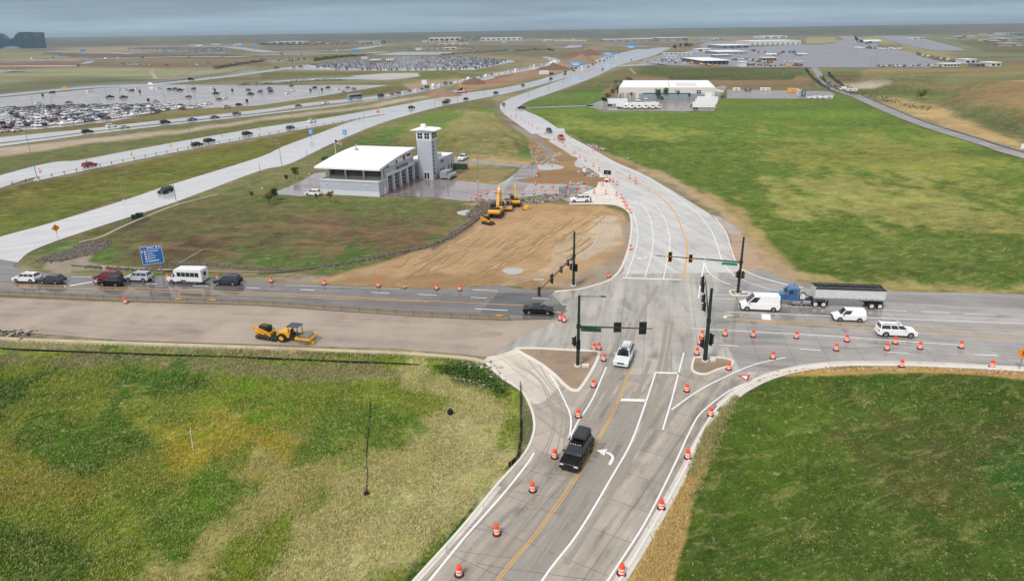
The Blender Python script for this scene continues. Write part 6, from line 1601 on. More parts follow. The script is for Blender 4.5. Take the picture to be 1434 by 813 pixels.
# ------------------------------------------------------------------ machines
m_cab = mat('machine_black', (30, 31, 33), .5); m_trk = mat('track_steel', (58, 52, 46), .8, dirt=.4)
def tracks(r, L, w, gap, hh=.9):
    for s_ in (-1, 1):
        h = MB(); h.prism([(-L / 2 + .3, 0), (L / 2 - .3, 0), (L / 2, .35), (L / 2 - .1, hh - .1), (L / 2 - .4, hh), (-L / 2 + .4, hh), (-L / 2 + .1, hh - .1), (-L / 2, .35)], s_ * gap / 2 - w / 2, s_ * gap / 2 + w / 2)
        t = h.build('track', m_trk, r, .03)
        for k in range(5):
            q = MB(); q.tube((-L / 2 + .6 + k * (L - 1.2) / 4, s_ * (gap / 2 + w / 2 - .02), .42), (-L / 2 + .6 + k * (L - 1.2) / 4, s_ * (gap / 2 + w / 2 + .03), .42), .2, .2, 10); q.build('track_wheel', m_cab, t)
def excavator(curl=1.0):
    r = empty('excavator', (0, 0, 0)); Y = m_yel2
    tracks(r, 4.6, .6, 2.6, .95)
    h = MB(); h.box((0, 0, .9), (1.6, 2.0, .5)); h.build('undercarriage', m_cab, r)
    h = MB(); h.prism([(-2.9, 1.35), (-2.2, 1.2), (-.9, 1.2), (-.9, 2.3), (-2.8, 2.3), (-3.0, 1.9)], -1.4, 1.4); h.build('counterweight', Y, r, .08)
    h = MB(); h.box((.35, -.8, 1.7), (2.5, 1.1, 1.0)); h.build('side_housing', Y, r, .05)
    h = MB(); h.box((-1.9, 0, 2.42), (1.8, 2.5, .22)); h.tube((-1.3, -.6, 2.5), (-1.3, -.6, 3.1), .1, .1, 8); h.build('engine_deck', m_cab, r, .04)
    h = MB(); h.prism([(-.5, 1.3), (1.4, 1.3), (1.55, 2.2), (1.2, 3.1), (-.5, 3.1)], .35, 1.35); h.build('cab', m_cab, r, .05)
    g = MB(); g.box((.45, 1.36, 2.45), (1.3, .03, .9)); g.box((.45, .34, 2.45), (1.3, .03, .9)); g.box((1.42, .85, 2.4), (.05, .8, 1.0)); g.build('cab_window', m_glass, r)
    def beam(name, pts, w, dpt):
        h = MB()
        for (a, ra), (b_, rb_) in zip(pts[:-1], pts[1:]):
            a, b_ = Vector(a), Vector(b_); d = (b_ - a).normalized(); nrm = Vector((-d.z, 0, d.x))
            vs = []
            for p, q in ((a, ra), (b_, rb_)):
                for s1, s2 in ((-1, -1), (1, -1), (1, 1), (-1, 1)): vs.append(p + nrm * q * s2 + Vector((0, s1 * w, 0)))
            h.add(vs, [(3, 2, 1, 0), (4, 5, 6, 7), (0, 1, 5, 4), (1, 2, 6, 5), (2, 3, 7, 6), (3, 0, 4, 7)])
        return h.build(name, Y, r)
    beam('boom', [((.7, -.2, 1.9), .35), ((2.2, -.2, 4.9), .48), ((4.2, -.2, 6.3), .28)], .28, .4) if curl > .5 else beam('boom', [((.7, -.2, 1.9), .35), ((1.6, -.2, 4.6), .45), ((2.8, -.2, 5.9), .28)], .24, .4)
    e1 = (4.2, -.2, 6.3) if curl > .5 else (2.8, -.2, 5.9)
    for p in r.children:
        if p.name.startswith('boom'): p.location.y = 0
    e2 = (e1[0] + .9, -.2, 2.6 if curl > .5 else 2.0)
    beam('stick', [((e1[0] - .2, -.2, e1[2] + .3), .25), (e2, .18)], .2, .3)
    h = MB(); h.prism([(e2[0] - .2, e2[2] - .1), (e2[0] + .5, e2[2] - .2), (e2[0] + .3, e2[2] - 1.2), (e2[0] - .5, e2[2] - 1.3), (e2[0] - .9, e2[2] - .8)], -.8, .4); h.build('bucket', m_cab, r, .04)
    h = MB(); h.tube((1.4, -.2, 2.2), (2.4, -.2, 5.0), .09, .09, 8); h.tube((e1[0] - 1.4, -.2, e1[2] - .1), (e1[0] + .3, -.2, e1[2] - 1.4), .08, .08, 8); h.build('hydraulic_cylinder', m_chrome, r)
    return r
xz = heading((694, 303), (703, 292))
o = excavator(); p = G(695, 303); o.location = (p.x, p.y, .02); o.rotation_euler = (0, 0, xz); tag(o, 'large yellow excavator with its boom raised high on the graded dirt', 'excavator')
o = excavator(.3); p = G(721, 288); o.location = (p.x, p.y, .02); o.rotation_euler = (0, 0, xz + .25); o.scale = (.85,) * 3; tag(o, 'smaller yellow excavator behind the wheeled roller', 'excavator')
def compactor():
    r = empty('road_roller', (0, 0, 0))
    h = MB(); h.prism([(-2.6, .7), (-.7, .7), (-.6, 1.5), (-1.0, 1.85), (-2.3, 1.65), (-2.65, 1.2)], -.75, .75); h.build('engine_hood', m_yel2, r, .08)
    h = MB(); h.box((-.1, 0, .9), (1.5, 1.3, .5)); h.build('operator_platform', m_cab, r, .03)
    h = MB(); h.box((-.05, 0, 2.72), (1.75, 1.5, .1)); 
    for x in (-.75, .65):
        for y in (-.6, .6): h.box((x, y, 1.95), (.08, .08, 1.5))
    h.build('canopy', mat('canopy_blue_grey', (62, 72, 88), .5), r, .01)
    h = MB(); h.box((-.4, 0, 1.35), (.5, .5, .2)); h.box((-.62, 0, 1.7), (.12, .5, .6)); h.tube((.3, 0, 1.2), (.1, 0, 1.8), .03); h.build('seat', m_cab, r, .04)
    for s_ in (-1, 1):
        t = MB(); t.tube((0, -.25, 0), (0, .25, 0), .72, .72, 20); t = t.build('wheel', m_tyre, r); t.location = (-1.75, s_ * .8, .72)
        q = MB(); q.tube((0, -.27, 0), (0, .27, 0), .36, .36, 14); q.build('rim', m_yel2, t)
        h = MB(); h.box((1.55, s_ * 1.08, .95), (2.3, .14, .36)); h.build('drum_frame', m_yel2, r, .04)
    h = MB(); h.box((2.65, 0, .95), (.16, 2.2, .36)); h.box((.55, 0, .95), (.3, 2.1, .34)); h.build('front_beam', m_yel2, r, .03)
    h = MB(); h.tube((1.6, -.98, .75), (1.6, .98, .75), .75, .75, 26); h.build('steel_drum', mat('roller_steel', (142, 140, 134), .4, metal=.5), r)
    return r
rz_ = heading((398, 474), (436, 478))
o = compactor(); p = G(416, 477); o.location = (p.x, p.y, .055); o.rotation_euler = (0, 0, rz_); o.scale = (1.05, 1.05, .9); tag(o, 'yellow road roller with a canopy and a smooth steel drum on the closed roadbed', 'road roller')
h = MB(); h.box((2.3, -.55, .35), (1.5, .4, .5), top=.8); h.build('scraper_guard', mat('faded_yellow', (214, 176, 52), .5, dirt=.2), o, .05)
o = compactor(); p = G(711, 293.5); o.location = (p.x, p.y, .02); o.rotation_euler = (0, 0, xz + math.pi + .2); tag(o, 'yellow wheeled roller between the two excavators', 'road roller')
def skid_steer(arms=True):
    r = empty('skid_steer', (0, 0, 0))
    tracks(r, 2.4, .4, 1.5, .75)
    h = MB(); h.prism([(-1.35, .5), (.9, .5), (.9, 1.0), (-.1, 1.35), (-1.3, 1.35), (-1.45, 1.1)], -.55, .55); h.build('chassis', m_yel2, r, .06)
    h = MB(); h.prism([(-.75, 1.2), (.65, .95), (.75, 2.05), (-.7, 2.1)], -.5, .5); h.build('cab', m_cab, r, .04)
    g = MB(); g.box((-.05, .52, 1.65), (1.0, .03, .6)); g.box((-.05, -.52, 1.65), (1.0, .03, .6)); g.box((.0, 0, 2.1), (.8, .7, .04)); g.build('cab_window', m_glass, r)
    for s_ in (-1, 1):
        h = MB()
        y = s_ * .72
        for a, b_ in (((-1.5, 1.3), (-1.35, 2.0)), ((-1.35, 2.0), (.9, 1.25)), ((.9, 1.25), (1.35, .45)), ((-1.4, 1.35), (.3, .95))):
            v0, v1 = Vector((a[0], y, a[1])), Vector((b_[0], y, b_[1])); d = (v1 - v0).normalized(); nn = Vector((-d.z, 0, d.x)) * .1
            q = [v0 - nn, v1 - nn, v1 + nn, v0 + nn]
            h.add([x + Vector((0, -.06, 0)) for x in q] + [x + Vector((0, .06, 0)) for x in q], [(0, 1, 2, 3), (7, 6, 5, 4), (0, 4, 5, 1), (1, 5, 6, 2), (2, 6, 7, 3), (3, 7, 4, 0)])
        h.build('lift_arm', m_yel2, r)
    h = MB(); h.prism([(1.25, .12), (2.1, .1), (2.15, .16), (1.5, .55), (1.3, .75), (1.22, .7)], -.95, .95); h.build('bucket', m_cab, r)
    return r
o = skid_steer(); p = G(374, 472.5); o.location = (p.x, p.y, .055); o.rotation_euler = (0, 0, rz_ - .1); o.scale = (1.08, 1.08, .95); tag(o, 'yellow skid steer loader left of the road roller on the closed roadbed', 'skid steer')
o = skid_steer(); p = G(682, 313.5); o.location = (p.x, p.y, .02); o.rotation_euler = (0, 0, heading((682, 313), (692, 315))); o.scale = (.9,) * 3; tag(o, 'small black and yellow loader beside the large excavator', 'skid steer')
bk = empty('loose_bucket', G(738, 293, .02), .4); h = MB(); h.prism([(-.9, .1), (.2, 0), (.9, .3), (.6, .8), (.1, 1.0), (-.5, .7)], -.5, .5); h.build('shell', m_yel2, bk, .05); h = MB(); h.box((-1.0, 0, .08), (.5, 1.1, .1)); h.build('cutting_edge', m_cab, bk); tag(bk, 'small yellow bucket lying alone on the dirt', 'bucket')
o = excavator(.3); p = G(749, 122); p = G(648, 129); o.location = (p.x, p.y, .02); o.rotation_euler = (0, 0, 2.6); tag(o, 'far yellow excavator by the brown soil heap between the highways', 'excavator')

# ------------------------------------------------------------------ people
m_skin = mat('skin', (150, 108, 86), .6); m_trs = mat('trousers_dark', (40, 42, 50), .9); m_vest = mat('hi_vis_vest', (196, 214, 60), .7); m_hat = mat('hard_hat', (226, 226, 222), .4)
def person(pose=0):
    J = [((0, 0, .95), .16), ((0, 0, 1.18), .15), ((0, 0, 1.42), .18), ((0, 0, 1.52), .07), ((.02, 0, 1.66), .105), ((.01, 0, 1.76), .08)]
    E = [(0, 1), (1, 2), (2, 3), (3, 4), (4, 5)]
    for s_ in (-1, 1):
        b0 = len(J)
        sp = .06 * s_
        J += [((0, .1 * s_, .88), .11), ((.04 * s_, .11 * s_ + sp * .3, .48), .075), ((-.03 + .02 * s_, .12 * s_ + sp * .3, .1), .05), ((.12, .13 * s_ + sp * .3, .04), .045)]
        E += [(0, b0), (b0, b0 + 1), (b0 + 1, b0 + 2), (b0 + 2, b0 + 3)]
        a0 = len(J)
        el = (.02, .30 * s_, 1.12) if pose == 0 or s_ > 0 else (.18, .26 * s_, 1.2)
        ha = (.12, .30 * s_, .86) if pose == 0 or s_ > 0 else (.38, .15 * s_, 1.3)
        J += [((0, .2 * s_, 1.42), .06), (el, .05), (ha, .038)]
        E += [(2, a0), (a0, a0 + 1), (a0 + 1, a0 + 2)]
    me = bpy.data.meshes.new('person'); me.from_pydata([j[0] for j in J], E, [])
    o = bpy.data.objects.new('person', me); COL.objects.link(o)
    md = o.modifiers.new('skin', 'SKIN')
    if not me.skin_vertices: me.skin_vertices.new()
    for i, j in enumerate(J): me.skin_vertices[0].data[i].radius = (j[1], j[1] * .9)
    me.skin_vertices[0].data[0].use_root = True
    sb = o.modifiers.new('sub', 'SUBSURF'); sb.levels = sb.render_levels = 1
    me.materials.append(m_trs)
    h = MB(); h.lathe([(.17, 1.0), (.185, 1.2), (.21, 1.4), (.12, 1.5)], n=12); h.build('vest', m_vest, o)
    h = MB(); h.lathe([(.16, 1.72), (.12, 1.76), (.11, 1.83), (.04, 1.87)], (.01, 0, 0), 12); h.build('hard_hat', m_hat, o)
    h = MB(); h.lathe([(.06, 1.55), (.095, 1.62), (.1, 1.72)], (.02, 0, 0), 10); h.build('face', m_skin, o)
    return o
for u, v, a, ps, lb in ((801, 281.5, .2, 0, 'person in dark clothes standing at the front of the white SUV at the turnout'), (827.3, 284.2, 2.6, 1, 'person in a yellow high-visibility vest behind the white SUV at the turnout'), (745, 233, 4, 1, 'person in a yellow vest at the top of the station drive')):
    o = person(ps); p = G(u, v); o.location = (p.x, p.y, .07); o.rotation_euler = (0, 0, a); tag(o, lb, 'person')

# ------------------------------------------------------------------ arrow board trailer, signs
ab = empty('arrow_board_trailer', G(850, 254.5, .06), R(-25))
h = MB(); h.box((0, 0, .75), (1.7, 1.1, .7)); h.build('battery_box', m_or, ab, .05)
h = MB(); h.box((.1, -.56, .8), (1.2, .03, .5)); h.build('reflective_panel', m_rf, ab)
h = MB(); h.box((0, .1, 2.0), (.12, .12, 2.2)); h.tube((0, 0, .5), (1.9, 0, .4), .05); h.build('mast', m_bframe, ab)
h = MB(); h.box((0, .1, 2.75), (2.2, .1, 1.25)); bd = h.build('message_board', m_cab, ab, .02)
h = MB()
for i in range(6): h.box((-.9 + i * .36, .03, 2.75 + (.15 if i % 2 else -.1)), (.12, .03, .7))
h.build('lamp_row', m_dark, bd)
for s_ in (-1, 1): h = MB(); h.tube((0, s_ * .55, .32), (0, s_ * .75, .32), .32, .32, 14); h.build('wheel', m_tyre, ab)
tag(ab, 'orange trailer with a black arrow board among the drums on the north road', 'arrow board')
m_blue = mat('sign_blue', (34, 100, 178), .5, var=.02); m_sw = mat('sign_white', (226, 230, 234), .5); m_stl = mat('galvanised_post', (140, 142, 144), .5, metal=.3)
m_cyan = mat('highway_sign_blue', (58, 150, 214), .5, var=.02); m_ors = mat('sign_orange', (238, 142, 34), .5)
# large direction sign by the west road
bs = empty('direction_sign', G(219, 386, .0), R(26))
h = MB(); Mt = Matrix.Rotation(0, 3, 'Z'); h.box((0, 0, 4.1), (3.6, .12, 3.4)); pn = h.build('sign_panel', m_blue, bs, .02)
h = MB(); 
for z in (2.44, 5.76): h.box((0, -.075, z), (3.55, .02, .06))
for x in (-1.76, 1.76): h.box((x, -.075, 4.1), (.06, .02, 3.3))
h.box((0, -.075, 5.18), (3.5, .02, .05))
random.seed(11)
for i, z in enumerate((5.5,)):
    h.box((-.1, -.08, z), (1.1, .02, .16)); h.box((.95, -.08, z), (.26, .02, .28)); h.box((1.4, -.08, z), (.2, .02, .26))
for i, z in enumerate((4.85, 4.4, 3.95, 3.5, 3.0)):
    h.box((-1.05, -.08, z), (.28, .02, .28))
    if i == 0: h.box((-1.5, -.08, z), (.2, .02, .26)); h.box((-.65, -.08, z), (.2, .02, .2))
    if i == 3: h.box((-.65, -.08, z), (.26, .02, .26))
    x = -.7 if i not in (0, 3) else -.4
    ww = [1.6, 1.0, 1.25, .9, 1.7][i]
    while ww > .1:
        l_ = min(ww, random.uniform(.16, .34)); h.box((x + l_ / 2, -.08, z), (l_, .02, .15 if i < 4 else .24)); x += l_ + .06; ww -= l_ + .06
h.build('sign_text_lines', m_sw, pn)
for x in (-1.0, 1.0): h = MB(); h.box((x, .1, 1.4), (.26, .26, 3.2)); h.build('post', m_stl, bs)
tag(bs, 'large tilted-looking blue direction sign with white lines of text by the west road', 'road sign')
def diamond(u, v, vt, lab, m_=None, s_=.62):
    Ht = hz(u, v, vt); r = empty('warning_sign', G(u, v, .0), R(5) + heading((717, 700), (u, v)) - R(90))
    h = MB(); h.box((0, 0, Ht / 2), (.08, .08, Ht)); h.build('post', m_stl, r)
    h = MB(); h.box((0, -.07, Ht), (s_ * 1.42, .04, s_ * 1.42), M=Matrix.Rotation(R(45), 3, 'Y')); h.build('sign_panel', m_ or m_ors, r)
    h = MB(); h.box((0, -.10, Ht), (.1, .02, s_ * .9)); h.box((.12, -.10, Ht + .1), (.2, .02, .1)); h.build('symbol', m_dark, r)
    return tag(r, lab, 'road sign')
diamond(81.5, 334, 319, 'orange diamond sign at the edge of the curved ramp on the left', s_=.85)
diamond(1427, 517.5, 494.5, 'orange diamond sign seen nearly edge-on at the right end of the east road', s_=.75)
diamond(530, 166, 156.5, 'small orange sign at the nose where the ramp splits off', s_=1.1)
def post_sign(u, v, vt, w, hgt, m_, lab, cat='road sign', posts=1, extra=None, group=None, rz=None, text=False, face=-1):
    B = G(u, v); Ht = hz(u, v, vt); s_ = mpp(u, v); w, hgt = w * s_, hgt * s_
    r = empty('road_sign', (B.x, B.y, 0), heading((717, 700), (u, v)) - R(90) if rz is None else rz)
    for k in range(posts):
        x = 0 if posts == 1 else (-w * .4 + k * w * .8)
        h = MB(); h.box((x, .08, (Ht - hgt * .1) / 2), (.12 + s_ * .12, .1, Ht - hgt * .1)); h.build('post', m_stl, r)
    h = MB(); h.box((0, 0, Ht - hgt / 2), (w, .1, hgt)); pn = h.build('sign_panel', m_, r)
    if text:
        h = MB()
        for a in range(2): h.box((-w * .1 + a * .03 * w, -.07, Ht - hgt * (.32 + .36 * a)), (w * (.6 - .15 * a), .03, hgt * .14))
        h.build('sign_text_lines', m_sw, pn)
    if extra: h = MB(); h.box((0, -.02, Ht + hgt * .12), (w * .9, .1, hgt * .3)); h.build('orange_plate', m_or, r)
    return tag(r, lab, cat, group)
post_sign(436.3, 194, 181, 6.2, 7, m_cyan, 'left of the two square blue signs beside the exit ramp', text=True, group='square blue ramp signs')
post_sign(483, 190, 182, 5.6, 6.2, m_cyan, 'right of the two square blue signs beside the exit ramp', text=True, group='square blue ramp signs')
post_sign(817.8, 246, 235, 4.5, 5.5, m_sw, 'white sign with an orange top on the dirt by the north road', extra=True)
post_sign(146.5, 379, 373.5, 3, 5, m_sw, 'small white marker post above the red SUV')
post_sign(1432, 213, 201.5, 6, 7, m_sw, 'white sign beside the airport road at the right edge')
for i, (u, v, vt, w, hh_) in enumerate([(807.5, 101, 87, 19, 5), (852, 84, 73.6, 15.5, 3.4), (884.5, 76, 64, 13.5, 3.3), (233, 80, 71, 5.5, 2.8), (116.5, 75, 69.6, 5.5, 2.8), (86, 82, 76, 4.5, 2.8), (498, 74.5, 69, 7.5, 2.4), (707.5, 74, 65.7, 5, 3), (338, 68, 63.5, 3, 3), (356.5, 71, 66, 3.4, 3), (817.5, 68, 65.3, 3, 3.5)]):
    post_sign(u, v, vt, w, hh_, m_cyan, ['wide blue highway sign, the nearest over the long highway', 'wide blue highway sign, second along the long highway', 'wide blue highway sign, farthest along the long highway', 'small blue sign below the long rows of rental cars', 'small blue sign right of the wave-shaped hotel', 'small blue sign below the hotel drive', 'blue sign above the packed distant car lot', 'blue sign at the hedge right of the distant car lot', 'tiny blue sign on the far left road', 'tiny blue sign beside another on the far left road', 'tiny blue sign on the far cross road'][i], posts=2, text=w > 10)
ws = post_sign(594.5, 125, 112, 7, 6, m_sw, 'white overhead sign on an arm above the upper highway'); 

# ------------------------------------------------------------------ street lamps
def lamp(u, v, ut, vt, arm, lab, double=False):
    """base pixel, top row, arm length metres (signed to the right)"""
    B = G(u, v); Ht = hz(u, v, vt)
    r = empty('street_lamp', (B.x, B.y, zat(B.x, B.y)), 0)
    rr = max(.11, mpp(u, v) * .32)
    h = MB(); h.tube((0, 0, 0), (0, 0, Ht), rr, rr * .6, 8); h.build('pole', m_stl, r)
    h = MB(); h.box((0, 0, .15), (rr * 4, rr * 4, .3)); h.build('footing', m_bright, r)
    for sg in ((1, -1) if double else (1,)):
        if not arm: break
        h = MB(); h.tube((0, 0, Ht - .1), (arm * sg * .75, 0, Ht + .35), rr * .6, rr * .45, 6); h.box((arm * sg * .9, 0, Ht + .38), (abs(arm) * .35, .35, .14)); h.build('lamp_arm', m_stl, r)
    return tag(r, lab, 'street lamp')
for a in [(53.3, 253.6, 0, 187, -2.2, 'tall lamp pole at the left end of the highway cable fence'), (173.5, 281, 0, 242, 2.6, 'lamp pole on the far side of the ramp, its arm over the road'), (247, 283, 0, 244.7, -3, 'lamp pole on the near side of the ramp by the dark SUV'),
          (269.5, 209, 0, 154, 0, 'very tall mast beside the two dark cars on the highway'), (394.5, 232, 0, 196, -2.8, 'lamp pole left of the flagpole beside the ramp'), (410.7, 178, 0, 139, -1.5, 'lamp pole left on the highway above the blue square signs'),
          (510, 164.4, 0, 129, -2.5, 'lamp pole with a curved arm near the highway fork'), (576, 160, 0, 132, 0, 'lamp pole right of the highway fork'), (609.3, 152, 0, 134, 0, 'lamp pole on the green verge of the highway, left of the soil heap'),
          (641, 144, 0, 126, 0, 'lamp pole below the brown soil heap'), (677.5, 135, 0, 116, 0, 'lamp pole between the soil heap and the frontage road'), (449, 152, 0, 118, 0, 'thin pole on the verge between the lot and the highway'),
          (528.7, 207, 0, 192, 0, 'short lamp pole on the slope behind the fire station'), (690.6, 221, 0, 193, 0, 'lamp pole at the foot of the mound'), (669.5, 254, 0, 215, 0, 'lamp pole on the bare ground right of the white pickup'),
          (433, 244, 0, 210, 0, 'lamp pole at the left parking of the fire station'), (367.6, 264, 0, 228, 0, 'lamp pole on the grass left of the fire station'), (627.9, 277.7, 0, 241, 0, 'lamp pole with a white box in front of the station paving'),
          (752, 227.5, 0, 222, 0, 'short pole at the muddy puddle'), (723, 163, 0, 149, 0, 'lamp pole at the bend of the frontage road'), (706, 153, 0, 143, 0, 'pole inside the bend of the frontage road'), (740, 137, 0, 121, 0, 'lamp pole between highway and frontage road'),
          (698, 135, 0, 118, 0, 'slim lamp pole on the highway verge above the bend'), (768, 128, 0, 112, 0, 'lamp pole above the frontage road curve'), (789, 118, 0, 104, 0, 'lamp pole on the verge left of the frontage curve'),
          (831, 150, 0, 134, 0, 'pole at the green wedge left of the warehouse'), (854, 141, 0, 127, 0, 'pole at the left corner of the warehouse yard'), (955, 157, 0, 137, 0, 'pole at the edge of the warehouse yard'), (1219, 93, 0, 79, 0, 'left mast on the airport apron'), (1226, 93, 0, 79, 0, 'right mast on the airport apron'), (788, 203, 0, 188, 0, 'slim pole left of the red pickup'),
          (879, 222, 0, 211, 0, 'short grey pole at the field edge')]:
    lamp(*a)
for i, (u, v, vt) in enumerate([(46, 147, 134), (74, 148, 136), (152, 148, 119), (168, 135, 122), (267, 146, 116), (274, 143, 118), (369, 138, 118), (450, 130, 110), (140, 150, 136), (232, 146, 128), (318, 140, 124)]):
    lamp(u, v, 0, vt, 0, '%s light mast from the left among the spread-out cars of the wet lot' % ORD[[0, 1, 3, 4, 6, 7, 9, 10, 2, 5, 8][i]])['group'] = 'light masts in the wet lot'

# ------------------------------------------------------------------ cable fence along the highway
cf_px = smooth([(-20, 267), (0, 262.5), (60, 250), (173, 226.5), (270, 207.5), (360, 191.5), (440, 178), (510, 166.5)], 8)
CP = [G(*p) for p in cf_px]
cf = empty('cable_fence', (CP[0].x, CP[0].y, 0)); inv = Matrix.Translation(-Vector(cf.location))
L_ = 0; nxt = 0; k = 0
pme = MB(); pme.box((0, 0, .5), (.24, .16, 1.0)); pme = pme.mesh('post'); pme.materials.append(mat('fence_post', (92, 90, 90), .6, metal=.3))
for a, b_ in zip(CP[:-1], CP[1:]):
    d = (b_ - a).length
    while nxt <= L_ + d and k < 100:
        q = a.lerp(b_, (nxt - L_) / d)
        o = link('post', pme, None, cf); o.location = (q.x - CP[0].x, q.y - CP[0].y, 0)
        nxt += 4.2 + nxt * .012; k += 1
    L_ += d
h = MB()
for z in (.5, .7, .9): h.path([(p.x - CP[0].x, p.y - CP[0].y, z) for p in CP], .02, 3)
h.build('cables', m_stl, cf)
tag(cf, 'low cable fence with many short posts along the near side of the highway', 'fence')
# ------------------------------------------------------------------ moving cars on the highways and ramps
random.seed(21)
hw_dir = [((0, 255), (120, 229)), ((120, 229), (240, 206)), ((240, 206), (360, 186)), ((360, 186), (520, 158)), ((520, 158), (640, 140)), ((640, 140), (720, 124)), ((720, 124), (800, 103)), ((800, 103), (893, 70))]
def road_heading(u, seg):
    for a, b_ in seg:
        if a[0] <= u < b_[0]: return heading(a, b_)
    return heading(*seg[-1])
DARKC, WHC, SILC, REDC, BLUC, GRC = (24, 26, 30), (236, 237, 238), (184, 188, 192), (140, 32, 34), (44, 96, 156), (84, 88, 94)
CARS = [
    (126, 233.5, REDC, 'suv', 'dark red car on the near carriageway, leftmost'), (276.5, 204.5, DARKC, 'suv', 'dark car left of a second dark car below the tall mast'), (293.5, 199, DARKC, 'suv', 'dark car right of its neighbour below the tall mast'),
    (346.5, 189, DARKC, 'suv', 'dark SUV alone on the near carriageway above the ramp wedge'), (407, 180.5, (70, 36, 40), 'crossover', 'maroon car on the near carriageway left of the blue signs'), (437, 171.5, WHC, 'suv', 'white car on the near carriageway above the blue signs'),
    (576.5, 152, DARKC, 'crossover', 'dark car on the near carriageway right of the fork'), (624, 145, DARKC, 'suv', 'dark car close behind another near the middle of the highway'), (627, 142.5, GRC, 'suv', 'grey car just ahead of a dark one near the middle of the highway'),
    (652.7, 140, DARKC, 'crossover', 'dark car below the brown soil heap'), (694.5, 131.5, DARKC, 'suv', 'dark SUV on the highway above the frontage bend'), (732.5, 120.5, DARKC, 'crossover', 'dark car on the highway left of a white road marker'),
    (771.5, 111.5, DARKC, 'pickup', 'dark pickup on the highway below the blue overhead sign'), (791.5, 104.5, DARKC, 'suv', 'dark SUV below the nearest blue overhead sign'), (792, 101.5, DARKC, 'crossover', 'dark car just beyond the SUV below the nearest blue sign'),
    (803.5, 100, DARKC, 'suv', 'dark SUV at the foot of the nearest blue sign'), (801, 97.5, DARKC, 'crossover', 'dark car partly beyond the SUV at the nearest blue sign'), (806.5, 96.5, DARKC, 'crossover', 'dark car right of the nearest blue sign'), (815.5, 95, WHC, 'van', 'white van on the highway right of the blue sign'),
    (830.5, 91, DARKC, 'suv', 'dark SUV halfway between two blue overhead signs'), (829.5, 88.5, DARKC, 'suv', 'dark SUV ahead of another between two blue overhead signs'), (840, 86.5, REDC, 'van', 'red van on the distant highway'), (846, 85.5, DARKC, 'suv', 'dark car right of the distant red van'), (824, 94.5, DARKC, 'crossover', 'dark car right of the white van on the far highway'),
    (850.5, 82, DARKC, 'suv', 'dark car below the second blue overhead sign'), (854.5, 80, DARKC, 'crossover', 'dark car just beyond the second blue overhead sign'), (858.5, 79.7, DARKC, 'crossover', 'tiny dark car right of the second blue overhead sign'), (867, 75.5, DARKC, 'crossover', 'tiny dark car before the farthest blue sign')]
for u, v, rgb, kd, lb in CARS:
    tiny_car('highway_car', kd, rgb, G(u, v, .15), road_heading(u, hw_dir), lb, 'cars on the near highway carriageway')
tiny_car('highway_car', 'suv', (24, 26, 28), G(232.5, 270, .1), heading((250, 268), (215, 279)), 'black SUV coming down the curved ramp', 'cars on the ramp and frontage road')
tiny_car('highway_car', 'sedan', DARKC, G(705.5, 147.5, .12), heading((704, 142), (707, 155)), 'dark car in the bend of the frontage road', 'cars on the ramp and frontage road')
tiny_car('highway_car', 'sedan', (22, 24, 26), G(730.5, 152, .13), heading((728, 151.8), (748, 151)), 'black sedan waiting at the side road by the bend', 'cars on the ramp and frontage road')
tiny_car('highway_car', 'suv', (46, 52, 56), G(769, 185, .13), heading((769, 185), (780, 192)), 'dark SUV ahead of the red pickup on the north road', 'cars on the ramp and frontage road')
tiny_car('highway_car', 'pickup', (196, 66, 50), G(785.5, 194.7, .13), heading((775, 188), (790, 198)), 'orange red pickup on the north road beside the drums', 'cars on the ramp and frontage road')
tiny_car('highway_car', 'crossover', DARKC, G(884, 84.5, .15), heading((868, 89), (893, 80)), 'dark car far up the frontage road', 'cars on the ramp and frontage road')
tiny_car('highway_car', 'crossover', DARKC, G(844, 98, .15), heading((830, 102), (860, 91)), 'dark car halfway up the frontage road', 'cars on the ramp and frontage road')
hw1 = [((0, 197), (125, 183)), ((125, 183), (360, 157)), ((360, 157), (510, 139)), ((510, 139), (573, 129)), ((573, 129), (686, 106)), ((686, 106), (760, 92))]
for u, v, rgb, kd, lb in [(123, 186, DARKC, 'suv', 'dark SUV leftmost on the upper highway'), (156.5, 178, WHC, 'suv', 'white SUV on the upper highway'), (174.5, 179.5, SILC, 'sedan', 'silver sedan behind the white SUV on the upper highway'), (231.5, 172.5, DARKC, 'suv', 'dark SUV on the upper highway below the packed lot'),
                          (269.4, 168.5, BLUC, 'sedan', 'blue sedan on the upper highway'), (300.8, 165.3, GRC, 'sedan', 'grey sedan right of the blue one on the upper highway'), (331.7, 160.7, GRC, 'suv', 'grey SUV on the upper highway below the lot corner'), (418, 149.3, GRC, 'sedan', 'grey car on the upper highway left of a white one'),
                          (456, 145.6, WHC, 'suv', 'white car on the upper highway left of the bus'), (533.7, 136, (40, 60, 62), 'van', 'dark van right of the bus on the upper highway')]:
    tiny_car('highway_car', kd, rgb, G(u, v, .17), road_heading(u, hw1), lb, 'cars on the upper highway')
for i in range(22):
    u = 550 + i * 8.2 + random.uniform(-1, 1); 
    v = np.interp(u, [545, 573, 636, 686, 720, 760], [133.2, 129, 116, 106.2, 100.5, 94])
    tiny_car('highway_car', random.choice(['suv', 'van', 'sedan']), random.choice([WHC, WHC, SILC, GRC]), G(u, v + random.uniform(-.6, .6), .17), road_heading(u, hw1), 'pale car in the dense line on the upper highway', 'dense line of cars on the upper highway')
for i in range(16):
    t = i / 15; u = np.interp(t, [0, .6, 1], [728, 776, 760]) + random.uniform(-1.5, 1.5); v = np.interp(t, [0, .6, 1], [98, 88, 82])
    tiny_car('highway_car', random.choice(['suv', 'van']), random.choice([WHC, SILC, WHC]), G(u, v, .17), random.uniform(0, 3), 'pale vehicle in the cluster on the loop end of the upper highway', 'vehicles on the loop')
